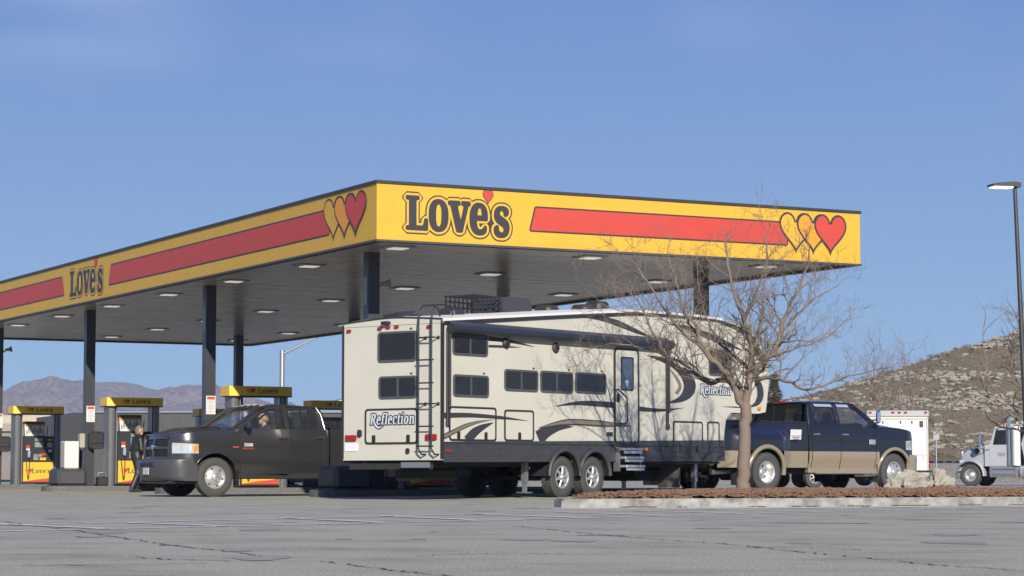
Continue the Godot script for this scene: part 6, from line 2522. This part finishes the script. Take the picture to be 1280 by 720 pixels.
# ------------------------------------------------------------------ bare trees
func twig(mb: MB, p: Vector3, d: Vector3, len: float, r: float, level: int, R: RandomNumberGenerator, fine: MB) -> void:
	var n := 5 if level < 2 else 4
	var pts := [p]
	var rad := [r]
	var dir := d.normalized()
	for i in n:
		var j := Vector3(R.randfn(), R.randfn(), R.randfn()) * (0.2 if level < 3 else 0.26)
		dir = (dir + j + Vector3(0, 0.05, 0)).normalized()
		p += dir * len / n
		pts.append(p)
		rad.append(r * (1.0 - 0.8 * (i + 1) / n))
	var m := fine if r < 0.009 else mb
	m.tube(pts, rad, 3 if r < 0.006 else 5, false)
	if level <= 0: return
	var kids := 3 + R.randi() % 3
	if level == 1: kids = 3 + R.randi() % 2
	for k in kids:
		var t := R.randf_range(0.25, 1.0)
		var i := mini(int(t * n), n - 1)
		var q: Vector3 = pts[i].lerp(pts[i + 1], t * n - i)
		var base: Vector3 = (pts[i + 1] - pts[i]).normalized()
		var side := base.cross(Vector3(R.randfn(), R.randfn(), R.randfn())).normalized()
		var nd := (base * R.randf_range(0.45, 0.9) + side * R.randf_range(0.55, 0.95) + Vector3(0, 0.12, 0)).normalized()
		twig(mb, q, nd, len * R.randf_range(0.5, 0.8), maxf(r * R.randf_range(0.42, 0.6), 0.0034), level - 1, R, fine)

func limb(mb: MB, pts: Array, r0: float, r1: float, R: RandomNumberGenerator, fine: MB, every: float, tl: float, lv: int) -> void:
	# smooth the given points, then clothe them
	var c := []
	for i in pts.size() - 1:
		for k in 4:
			var a: Vector3 = pts[maxi(i - 1, 0)]
			var b: Vector3 = pts[i]
			var e: Vector3 = pts[i + 1]
			var f: Vector3 = pts[mini(i + 2, pts.size() - 1)]
			c.append(b.cubic_interpolate(e, a, f, k / 4.0) + Vector3(R.randfn(), R.randfn(), R.randfn()) * 0.012)
	c.append(pts[-1])
	var rad := []
	for i in c.size(): rad.append(lerpf(r0, r1, float(i) / (c.size() - 1)))
	mb.tube(c, rad, 9)
	if every <= 0.0: return
	var acc := 0.0
	for i in range(1, c.size()):
		var seg: Vector3 = c[i] - c[i - 1]
		acc += seg.length()
		var t := float(i) / c.size()
		while acc > every:
			acc -= every
			var base := seg.normalized()
			var side := base.cross(Vector3(R.randfn(), R.randfn(), R.randfn())).normalized()
			if side.y < -0.3: side.y *= -0.5
			var nd := (base * 0.6 + side * 0.8 + Vector3(0, 0.15, 0)).normalized()
			twig(mb, c[i], nd, tl * R.randf_range(0.7, 1.25) * (1.0 - 0.2 * t), rad[i] * R.randf_range(0.3, 0.5), lv, R, fine)
	twig(mb, c[-1], (c[-1] - c[-2]).normalized(), tl, r1, lv, R, fine)

func trees() -> void:
	var bark := grained(0.165, 0.13, 0.105, 0.45, 0.4, 0.92, 0.03, 5, 88)
	var twm := mat(0.17, 0.13, 0.108, 0.9)
	# tree on the planted island
	var R := RandomNumberGenerator.new()
	R.seed = 404
	var D := 42.5
	var base := Vector3(4.22, 0.17, -D)
	var o = thing("bare_tree", "bare leafless tree with spreading branches in the mulched island", "tree", base)
	var k := D / 2900.0
	var px := func(x: float, y: float, dz: float) -> Vector3:
		return Vector3((x - 640.0) * k - 4.22, 0.5 + (592.0 - y) * k - 0.17, dz)
	var trunk := MB.new()
	var fine := MB.new()
	var root_flare := []
	limb(trunk, [px.call(927, 618, 0), px.call(928, 600, 0), px.call(930, 560, 0.03), px.call(931, 530, 0.02), px.call(932, 506, 0)], 0.13, 0.1, R, fine, 0.0, 0, 0)
	limb(trunk, [px.call(927, 619, 0), px.call(928, 605, 0)], 0.155, 0.125, R, fine, 0.0, 0, 0)
	var limbs := [
		[[[931, 510, 0], [922, 497, 0.05], [914, 477, 0.15], [899, 461, 0.3], [885, 448, 0.4], [874, 431, 0.5], [868, 410, 0.5]], 0.085, 0.03, 0.2],
		[[[931, 508, 0], [921, 478, -0.1], [905, 474, -0.25], [892, 478, -0.35], [870, 467, -0.5], [845, 453, -0.6], [830, 431, -0.7], [816, 406, -0.7], [807, 384, -0.75]], 0.075, 0.018, 0.17],
		[[[931, 510, 0], [935, 484, 0.05], [942, 467, 0.0], [957, 449, -0.1], [971, 438, -0.2], [977, 417, -0.2], [984, 394, -0.15], [1000, 362, -0.1], [1012, 330, 0]], 0.1, 0.02, 0.17],
		[[[937, 470, 0], [938, 450, 0.2], [936, 425, 0.4], [926, 403, 0.55], [917, 377, 0.65], [908, 345, 0.7], [905, 318, 0.7]], 0.075, 0.016, 0.17],
		[[[940, 472, 0], [961, 474, 0.3], [979, 478, 0.6], [997, 489, 0.8], [1015, 487, 0.9], [1042, 476, 1.0], [1070, 470, 1.1]], 0.05, 0.01, 0.2],
		[[[885, 448, 0.4], [862, 428, 0.7], [838, 408, 0.95], [818, 380, 1.1], [800, 352, 1.2], [786, 335, 1.2]], 0.04, 0.01, 0.17],
		[[[892, 478, -0.35], [866, 458, -0.8], [836, 440, -1.1], [800, 428, -1.3], [770, 424, -1.5], [745, 430, -1.6]], 0.035, 0.008, 0.17],
		[[[977, 417, -0.2], [996, 398, -0.5], [1018, 376, -0.8], [1040, 362, -1.0], [1058, 352, -1.1]], 0.035, 0.008, 0.17],
		[[[957, 449, -0.1], [985, 440, -0.6], [1012, 430, -0.9], [1040, 420, -1.1], [1065, 400, -1.3]], 0.032, 0.008, 0.2],
		[[[926, 403, 0.55], [938, 375, 0.9], [948, 345, 1.1], [952, 318, 1.2], [948, 292, 1.2]], 0.035, 0.008, 0.17],
		[[[874, 431, 0.5], [858, 400, 0.2], [850, 372, 0.0], [845, 345, -0.1], [838, 322, -0.2]], 0.038, 0.01, 0.17],
		[[[938, 452, 0.1], [948, 420, -0.4], [958, 390, -0.7], [962, 355, -0.9], [968, 322, -1.0]], 0.04, 0.009, 0.17],
		[[[937, 460, 0], [912, 436, -0.6], [895, 405, -1.0], [884, 370, -1.2], [880, 338, -1.3]], 0.04, 0.009, 0.17],
		[[[838, 408, 0.95], [806, 398, 1.1], [775, 396, 1.3], [748, 386, 1.4]], 0.02, 0.006, 0.15]]
	for L in limbs:
		var pts := []
		for q in L[0]: pts.append(px.call(q[0], q[1], q[2]))
		limb(trunk, pts, L[1] * 0.8, L[2], R, fine, L[3] * 0.74, 0.64, 2)
	part(o, "trunk", trunk, bark)
	part(o, "crown", fine, twm)
	# tree at the right edge and saplings below the hill
	far_tree("bare_tree", "bare tree beside the lamp post in front of the stony hill", at(17.1, 76.0), 6.6, 0.16, 811, bark, twm, 0.75, 26)
	far_tree("sapling", "slender bare sapling nearer the cream trailer before the hill", at(16.6, 106.0), 6.6, 0.09, 812, bark, twm, 0.34, 22)
	far_tree("sapling", "slender bare sapling beyond the white cargo trailer", at(19.4, 113.0), 6.9, 0.09, 813, bark, twm, 0.3, 20)
	# conifer behind the trailer nose
	var p := at(13.1, 116.0)
	var c = thing("conifer", "brownish green conifer standing behind the nose of the cream trailer", "tree", p)
	var b := MB.new()
	b.tube([Vector3(0, -0.1, 0), Vector3(0.05, 2.5, 0), Vector3(0, 5.4, 0)], [0.18, 0.12, 0.03], 8)
	part(c, "trunk", b, bark)
	b = MB.new()
	R.seed = 77
	for i in 5200:
		var t := pow(R.randf(), 0.8)
		var y := 0.7 + 4.9 * t
		var rr := (1.35 * (1.0 - t) + 0.12) * (0.75 + 0.25 * sin(y * 7.0 + R.randf())) * pow(R.randf(), 0.45)
		var a := R.randf() * TAU
		var q := Vector3(cos(a) * rr, y - rr * 0.12, sin(a) * rr)
		var u := Vector3(cos(a), -0.25, sin(a)) * R.randf_range(0.1, 0.22)
		var w := Vector3(-sin(a), R.randf_range(-0.4, 0.4), cos(a)) * R.randf_range(0.03, 0.06)
		b.tri(q - w, q + w, q + u)
	part(c, "crown", b, grained(0.115, 0.085, 0.035, 0.45, 2.0, 0.95, 0.03, 4, 89))

func far_tree(called: String, label: String, p: Vector3, h: float, r: float, sd: int, bark: Material, twm: Material, spread: float, n: int) -> void:
	var R := RandomNumberGenerator.new()
	R.seed = sd
	var o = thing(called, label, "tree", p)
	var mb := MB.new()
	var fine := MB.new()
	var pts := []
	for i in 8:
		var t := i / 7.0
		pts.append(Vector3(R.randfn() * 0.05 * h * t * 0.4, h * t * 0.92 - 0.1, R.randfn() * 0.05 * h * t * 0.4))
	limb(mb, pts, r, r * 0.12, R, fine, 0.0, 0, 0)
	for i in n:
		var t := lerpf(0.28, 0.95, pow(float(i) / n, 0.9))
		var f := t * 7.0
		var q: Vector3 = pts[int(f)].lerp(pts[mini(int(f) + 1, 7)], f - int(f))
		var a := R.randf() * TAU
		var d := Vector3(cos(a) * spread * 1.6, 1.0 - spread * 0.45, sin(a) * spread * 1.6).normalized()
		twig(mb, q, d, h * (0.42 - 0.24 * t) * R.randf_range(0.8, 1.2), r * (0.42 - 0.3 * t), 2, R, fine)
	part(o, "trunk", mb, bark)
	part(o, "crown", fine, twm)

# ------------------------------------------------------------------ people: one skin over tapered bones
# bone: [a, b, ra, rb, colour]
func flesh(bones: Array, cell: float, k: float) -> MB:
	var lo := Vector3.ONE * 1e9
	var hi := -lo
	for q in bones:
		for e in [0, 1]:
			var r: float = q[2 + e] + 0.04
			lo = lo.min(q[e] - Vector3.ONE * r)
			hi = hi.max(q[e] + Vector3.ONE * r)
	var nx := int((hi.x - lo.x) / cell) + 2
	var ny := int((hi.y - lo.y) / cell) + 2
	var nz := int((hi.z - lo.z) / cell) + 2
	var F := PackedFloat32Array()
	F.resize(nx * ny * nz)
	F.fill(1.0)
	var W := PackedInt32Array()
	W.resize(nx * ny * nz)
	var best := PackedFloat32Array()
	best.resize(nx * ny * nz)
	best.fill(9.0)
	for bi in bones.size():
		var q = bones[bi]
		var a: Vector3 = q[0]
		var b: Vector3 = q[1]
		var ra: float = q[2]
		var rb: float = q[3]
		var m := maxf(ra, rb) + 0.06
		var l0 := ((a.min(b) - Vector3.ONE * m - lo) / cell).floor()
		var h0 := ((a.max(b) + Vector3.ONE * m - lo) / cell).ceil()
		var ab := b - a
		var ll := maxf(ab.length_squared(), 1e-9)
		for z in range(maxi(0, int(l0.z)), mini(nz, int(h0.z) + 1)):
			for y in range(maxi(0, int(l0.y)), mini(ny, int(h0.y) + 1)):
				for x in range(maxi(0, int(l0.x)), mini(nx, int(h0.x) + 1)):
					var p := lo + Vector3(x, y, z) * cell
					var t := clampf((p - a).dot(ab) / ll, 0.0, 1.0)
					var d := p.distance_to(a + ab * t) - lerpf(ra, rb, t)
					var i := x + nx * (y + ny * z)
					if d < best[i]:
						best[i] = d
						W[i] = bi
					var o := F[i]
					var h := maxf(k - absf(o - d), 0.0) / k
					F[i] = minf(o, d) - h * h * k * 0.25
	var vid := {}
	var vs := PackedVector3Array()
	var cs := PackedColorArray()
	var off := [0, 1, nx, nx + 1, nx * ny, nx * ny + 1, nx * ny + nx, nx * ny + nx + 1]
	var edges := [[0, 1], [2, 3], [4, 5], [6, 7], [0, 2], [1, 3], [4, 6], [5, 7], [0, 4], [1, 5], [2, 6], [3, 7]]
	for z in nz - 1:
		for y in ny - 1:
			for x in nx - 1:
				var i := x + nx * (y + ny * z)
				var s := F[i] < 0.0
				var mixed := false
				for e in range(1, 8):
					if (F[i + off[e]] < 0.0) != s:
						mixed = true
						break
				if not mixed: continue
				var sum := Vector3.ZERO
				var n := 0
				for e in edges:
					var fa := F[i + off[e[0]]]
					var fb := F[i + off[e[1]]]
					if (fa < 0.0) != (fb < 0.0):
						var t := fa / (fa - fb)
						var pa := Vector3(e[0] & 1, (e[0] >> 1) & 1, e[0] >> 2)
						var pb := Vector3(e[1] & 1, (e[1] >> 1) & 1, e[1] >> 2)
						sum += pa.lerp(pb, t)
						n += 1
				vid[i] = vs.size()
				vs.push_back(lo + (Vector3(x, y, z) + sum / n) * cell)
				cs.push_back(bones[W[i]][4])
	var ns := PackedVector3Array()
	ns.resize(vs.size())
	var quads := []
	for i in vid:
		var x: int = i % nx
		var y: int = (i / nx) % ny
		var z: int = i / (nx * ny)
		for ax in 3:
			var u: int = [1, nx, nx * ny][ax]
			var v: int = [nx, nx * ny, 1][ax]
			var w: int = [nx * ny, 1, nx][ax]
			# edge along u from i; the four cells round it step back along v and w
			if (F[i] < 0.0) == (F[i + u] < 0.0): continue
			if not (vid.has(i - v) and vid.has(i - w) and vid.has(i - v - w)): continue
			var q := [vid[i], vid[i - v], vid[i - v - w], vid[i - w]]
			if F[i] > 0.0: q.reverse()
			quads.append(q)
			var f := (vs[q[2]] - vs[q[0]]).cross(vs[q[3]] - vs[q[1]])
			for e in q: ns[e] += f
	var mb := MB.new()
	for i in ns.size(): ns[i] = ns[i].normalized()
	for q in quads:
		for t in [[0, 1, 2], [0, 2, 3]]:
			for e in [t[0], t[2], t[1]]:
				mb.v.push_back(vs[q[e]]); mb.n.push_back(ns[q[e]]); mb.c.push_back(cs[q[e]])
	return mb

func hand_bones(L: Array, w: Vector3, d: Vector3, side: Vector3, skin: Color) -> void:
	# palm then four curled fingers and a thumb
	d = d.normalized()
	side = side.normalized()
	var up := d.cross(side)
	L.append([w, w + d * 0.075 + side * 0.018, 0.024, 0.02, skin])
	L.append([w, w + d * 0.075 - side * 0.018, 0.024, 0.02, skin])
	for k in 4:
		var o := w + d * 0.085 + side * (-0.033 + 0.022 * k)
		var l: float = [0.03, 0.04, 0.043, 0.036][k]
		var m := o + d * l * 0.8 + up * l * 0.3
		L.append([o - d * 0.02, m, 0.0095, 0.009, skin])
		L.append([m, m + d * l * 0.35 + up * l * 0.75, 0.009, 0.008, skin])
	L.append([w + d * 0.02 + side * 0.025, w + d * 0.06 + side * 0.05 + up * 0.02, 0.013, 0.01, skin])
	L.append([w + d * 0.06 + side * 0.05 + up * 0.02, w + d * 0.085 + side * 0.045 + up * 0.035, 0.01, 0.009, skin])

func people() -> void:
	var skin := Color(0.5, 0.3, 0.21)
	var jacket := Color(0.012, 0.012, 0.013)
	var trousers := Color(0.018, 0.018, 0.02)
	var boot := Color(0.03, 0.026, 0.022)
	var vm := StandardMaterial3D.new()
	vm.vertex_color_use_as_albedo = true
	vm.roughness = 0.5
	# man in a black leather jacket, his back half turned; local z faces where he faces
	var o = thing("person", "person in black leather jacket and dark trousers standing at the pump", "person", at(-10.12, 62.7), 118.0)
	var B := []
	var hipL := Vector3(0.1, 0.92, 0.0)
	var hipR := Vector3(-0.1, 0.92, 0.0)
	var kneeL := Vector3(0.13, 0.5, 0.1)
	var kneeR := Vector3(-0.11, 0.5, 0.0)
	var ankL := Vector3(0.14, 0.1, 0.04)
	var ankR := Vector3(-0.13, 0.1, -0.16)
	for q in [[hipL, kneeL, ankL], [hipR, kneeR, ankR]]:
		B.append([q[0], q[1], 0.105, 0.075, trousers])
		B.append([q[1], q[2] + Vector3(0, 0.03, 0), 0.078, 0.068, trousers])
		B.append([q[2] + Vector3(0, -0.05, -0.05), q[2] + Vector3(0, -0.06, 0.14), 0.046, 0.036, boot])
	B.append([Vector3(0.07, 0.96, 0), Vector3(-0.07, 0.96, 0), 0.125, 0.125, trousers])
	B.append([Vector3(0, 1.02, 0.0), Vector3(0, 1.2, 0.01), 0.165, 0.165, jacket])
	B.append([Vector3(0.07, 1.2, 0.01), Vector3(0.1, 1.38, 0.02), 0.14, 0.125, jacket])
	B.append([Vector3(-0.07, 1.2, 0.01), Vector3(-0.1, 1.38, 0.02), 0.14, 0.125, jacket])
	B.append([Vector3(0.19, 1.42, 0.02), Vector3(-0.19, 1.42, 0.02), 0.08, 0.08, jacket])
	B.append([Vector3(0, 1.45, 0.02), Vector3(0, 1.53, 0.035), 0.075, 0.065, jacket])
	B.append([Vector3(0, 1.5, 0.03), Vector3(0, 1.58, 0.05), 0.055, 0.052, skin])
	var hands := []
	for s in [1.0, -1.0]:
		var sh := Vector3(0.22 * s, 1.41, 0.02)
		var el := Vector3(0.29 * s, 1.14, -0.03 if s > 0 else 0.04)
		var wr := Vector3(0.2 * s, 1.02, 0.2)
		B.append([sh, el, 0.075, 0.06, jacket])
		B.append([el, wr, 0.062, 0.048, jacket])
		hand_bones(hands, wr + Vector3(-0.01 * s, -0.005, 0.03), Vector3(-0.25 * s, -0.15, 1.0), Vector3(0, 1, 0), skin)
	part(o, "body", flesh(B, 0.02, 0.05), vm)
	part(o, "hands", flesh(hands, 0.006, 0.012), vm)
	head(o, Vector3(0, 1.645, 0.06), skin, Color(0.09, 0.07, 0.05), true, vm)
	# driver in the grey pickup: bald, dark shirt, sunglasses; sits in the left seat
	var g := get_node("pickup_truck") as Node3D
	var o2 = thing("person", "bald driver with dark glasses sitting in the grey pickup", "person", g.transform * Vector3(-1.42, 0.98, -0.5), g.rotation_degrees.y + 90.0)
	sitter(o2, skin, Color(0.03, 0.035, 0.045), vm, false, Color(0.3, 0.28, 0.26))
	var b2 := get_node("pickup_truck_001") as Node3D
	var o3 = thing("person", "passenger with bushy brown hair sitting in the back of the blue pickup", "person", b2.transform * Vector3(-2.15, 0.98, 0.1), b2.rotation_degrees.y + 90.0)
	sitter(o3, skin, Color(0.05, 0.07, 0.12), vm, true, Color(0.12, 0.08, 0.045))
	var o4 = thing("person", "driver in dark clothes behind the wheel of the blue pickup", "person", b2.transform * Vector3(-1.3, 0.98, -0.44), b2.rotation_degrees.y + 90.0)
	sitter(o4, skin, Color(0.03, 0.03, 0.035), vm, true, Color(0.04, 0.035, 0.03))

func sitter(o: Node3D, skin: Color, shirt: Color, vm: Material, hair: bool, hc: Color) -> void:
	var dk := Color(0.02, 0.022, 0.03)
	var B := []
	for s in [1.0, -1.0]:
		B.append([Vector3(0.09 * s, 0.08, 0.0), Vector3(0.12 * s, 0.12, 0.42), 0.09, 0.07, dk])
		B.append([Vector3(0.12 * s, 0.12, 0.42), Vector3(0.12 * s, -0.25, 0.5), 0.07, 0.05, dk])
		B.append([Vector3(0.19 * s, 0.5, 0.0), Vector3(0.26 * s, 0.3, 0.12), 0.065, 0.05, shirt])
		B.append([Vector3(0.26 * s, 0.3, 0.12), Vector3(0.17 * s, 0.36, 0.33), 0.05, 0.038, shirt])
	B.append([Vector3(0, 0.1, 0), Vector3(0, 0.3, -0.01), 0.15, 0.14, shirt])
	B.append([Vector3(0.08, 0.3, -0.01), Vector3(0.1, 0.46, 0), 0.13, 0.11, shirt])
	B.append([Vector3(-0.08, 0.3, -0.01), Vector3(-0.1, 0.46, 0), 0.13, 0.11, shirt])
	B.append([Vector3(0.16, 0.5, 0), Vector3(-0.16, 0.5, 0), 0.07, 0.07, shirt])
	B.append([Vector3(0, 0.5, 0), Vector3(0, 0.64, 0.03), 0.06, 0.052, skin])
	part(o, "body", flesh(B, 0.025, 0.05), vm)
	var hands := []
	for s in [1.0, -1.0]: hand_bones(hands, Vector3(0.17 * s, 0.36, 0.35), Vector3(-0.2 * s, 0.2, 1.0), Vector3(0, 1, 0), skin)
	part(o, "hands", flesh(hands, 0.007, 0.012), vm)
	head(o, Vector3(0, 0.72, 0.05), skin, hc, false, vm, hair)

# head about a centre, facing +z
func head(o: Node3D, c: Vector3, skin: Color, hair: Color, cap: bool, vm: Material, bushy := false) -> void:
	var H := []
	H.append([c + Vector3(0, 0.03, -0.015), c + Vector3(0, 0.035, 0.0), 0.088, 0.09, skin])
	H.append([c + Vector3(0, -0.01, 0.02), c + Vector3(0, -0.07, 0.045), 0.07, 0.05, skin])
	H.append([c + Vector3(0, -0.085, 0.06), c + Vector3(0, -0.088, 0.065), 0.028, 0.026, skin])
	H.append([c + Vector3(0, 0.015, 0.09), c + Vector3(0, -0.02, 0.108), 0.012, 0.017, skin])
	for s in [1.0, -1.0]:
		H.append([c + Vector3(0.082 * s, 0.02, -0.01), c + Vector3(0.086 * s, -0.03, 0.0), 0.016, 0.012, skin])
		H.append([c + Vector3(0.035 * s, 0.03, 0.076), c + Vector3(0.02 * s, 0.034, 0.082), 0.016, 0.014, skin])
		H.append([c + Vector3(0.03 * s, 0.008, 0.08), c + Vector3(0.031 * s, 0.008, 0.084), 0.012, 0.012, Color(0.02, 0.02, 0.02)])
	H.append([c + Vector3(0.022, -0.052, 0.09), c + Vector3(-0.022, -0.052, 0.09), 0.008, 0.008, skin * 0.7])
	part(o, "head", flesh(H, 0.009, 0.025), vm)
	var K := []
	if cap:
		K.append([c + Vector3(0, 0.05, -0.02), c + Vector3(0, 0.075, 0.0), 0.095, 0.085, hair * 1.6])
		K.append([c + Vector3(0.03, 0.06, 0.1), c + Vector3(-0.03, 0.06, 0.1), 0.03, 0.03, hair * 1.6])
		K.append([c + Vector3(0, 0.0, -0.05), c + Vector3(0, -0.04, -0.05), 0.068, 0.06, Color(0.14, 0.12, 0.1)])
		part(o, "cap", flesh(K, 0.011, 0.02), vm)
	elif bushy:
		for i in 9:
			var a := TAU * i / 9.0
			K.append([c + Vector3(cos(a) * 0.05, 0.06, sin(a) * 0.05 - 0.05), c + Vector3(cos(a) * 0.1, 0.02 + 0.05 * sin(a * 3.0), sin(a) * 0.09 - 0.07), 0.06, 0.05, hair])
		K.append([c + Vector3(0, 0.08, -0.02), c + Vector3(0, 0.1, -0.04), 0.07, 0.08, hair])
		part(o, "hair", flesh(K, 0.014, 0.03), vm)
	else:
		K.append([c + Vector3(0.03, -0.01, -0.06), c + Vector3(-0.03, -0.01, -0.06), 0.06, 0.06, hair])
		part(o, "hair", flesh(K, 0.012, 0.02), vm)
		var gl := MB.new()
		for s in [1.0, -1.0]:
			gl.box(c + Vector3(0.034 * s, 0.012, 0.098), Vector3(0.052, 0.036, 0.012), 0.008)
			gl.box(c + Vector3(0.075 * s, 0.018, 0.04), Vector3(0.006, 0.008, 0.12))
		gl.box(c + Vector3(0, 0.018, 0.1), Vector3(0.02, 0.006, 0.006))
		part(o, "glasses", gl, M.black)

# ------------------------------------------------------------------ lamp posts, poles, signs
func small_things() -> void:
	# street lamp at the right edge
	var o = thing("street_lamp", "tall dark lamp post with lit flat lamp head before the hill", "street lamp", at(13.33, 60.0))
	o.rotation_degrees.z = 1.75
	var b := MB.new()
	b.cyl(Vector3(0, 0.5, 0), Vector3(0, 7.85, 0), 0.075, 14, 0.05)
	part(o, "pole", b, mat(0.03, 0.03, 0.033, 0.45))
	b = MB.new()
	b.cyl(Vector3(0, -0.05, 0), Vector3(0, 0.5, 0), 0.12, 18)
	part(o, "footing", b, M.concrete)
	b = MB.new()
	b.prism(poly([0.1, 7.82, 0.1, 7.95, -0.1, 7.97, -0.62, 7.93, -0.74, 7.89, -0.72, 7.85, -0.1, 7.84]), Transform3D(Basis(Vector3.UP, 0.35), Vector3.ZERO), -0.16, 0.16)
	var hd = part(o, "lamp_head", b, mat(0.05, 0.05, 0.05, 0.5))
	var lm := mat(0.8, 0.8, 0.75, 0.4)
	lm.emission_enabled = true
	lm.emission = Color(1, 0.95, 0.85)
	lm.emission_energy_multiplier = 0.9
	b = MB.new()
	b.prism(poly([-0.12, 7.8, -0.12, 7.838, -0.68, 7.848, -0.68, 7.81]), Transform3D(Basis(Vector3.UP, 0.35), Vector3.ZERO), -0.13, 0.13)
	part(hd, "lens", b, lm)
	# galvanised signal masts behind the pumps
	var q = thing("mast_arm_pole", "galvanised mast with raised arm standing behind the fuel pumps", "pole", at(-11.4, 115.0))
	b = MB.new()
	b.cyl(Vector3(0, -0.1, 0), Vector3(0, 6.7, 0), 0.15, 14, 0.12)
	part(q, "mast", b, M.steel)
	b = MB.new()
	b.tube([Vector3(0, 6.5, 0), Vector3(1.5, 7.25, 0), Vector3(4.5, 8.7, 0)], [0.06, 0.045, 0.03], 8)
	part(q, "arm", b, M.steel)
	q = thing("mast_arm_pole", "galvanised mast with sloping arm beside the trailer rear", "pole", at(-7.2, 115.0))
	b = MB.new()
	b.cyl(Vector3(0, -0.1, 0), Vector3(0, 4.6, 0), 0.14, 14, 0.12)
	part(q, "mast", b, M.steel)
	b = MB.new()
	b.tube([Vector3(-2.2, 3.95, 0), Vector3(-0.8, 4.3, 0), Vector3(1.6, 4.75, 0)], [0.12, 0.12, 0.1], 8)
	part(q, "arm", b, M.steel)
	# small sign post by the railway
	q = thing("sign_post", "small white sign on a thin grey post before the railway bank", "sign", at(28.1, 154.0))
	b = MB.new()
	b.cyl(Vector3(0, -0.1, 0), Vector3(0, 3.3, 0), 0.05, 8)
	part(q, "post", b, M.steel)
	b = MB.new()
	b.box(Vector3(0, 3.1, 0.07), Vector3(0.4, 0.55, 0.03), 0.005)
	part(q, "panel", b, mat(0.25, 0.25, 0.25, 0.6))
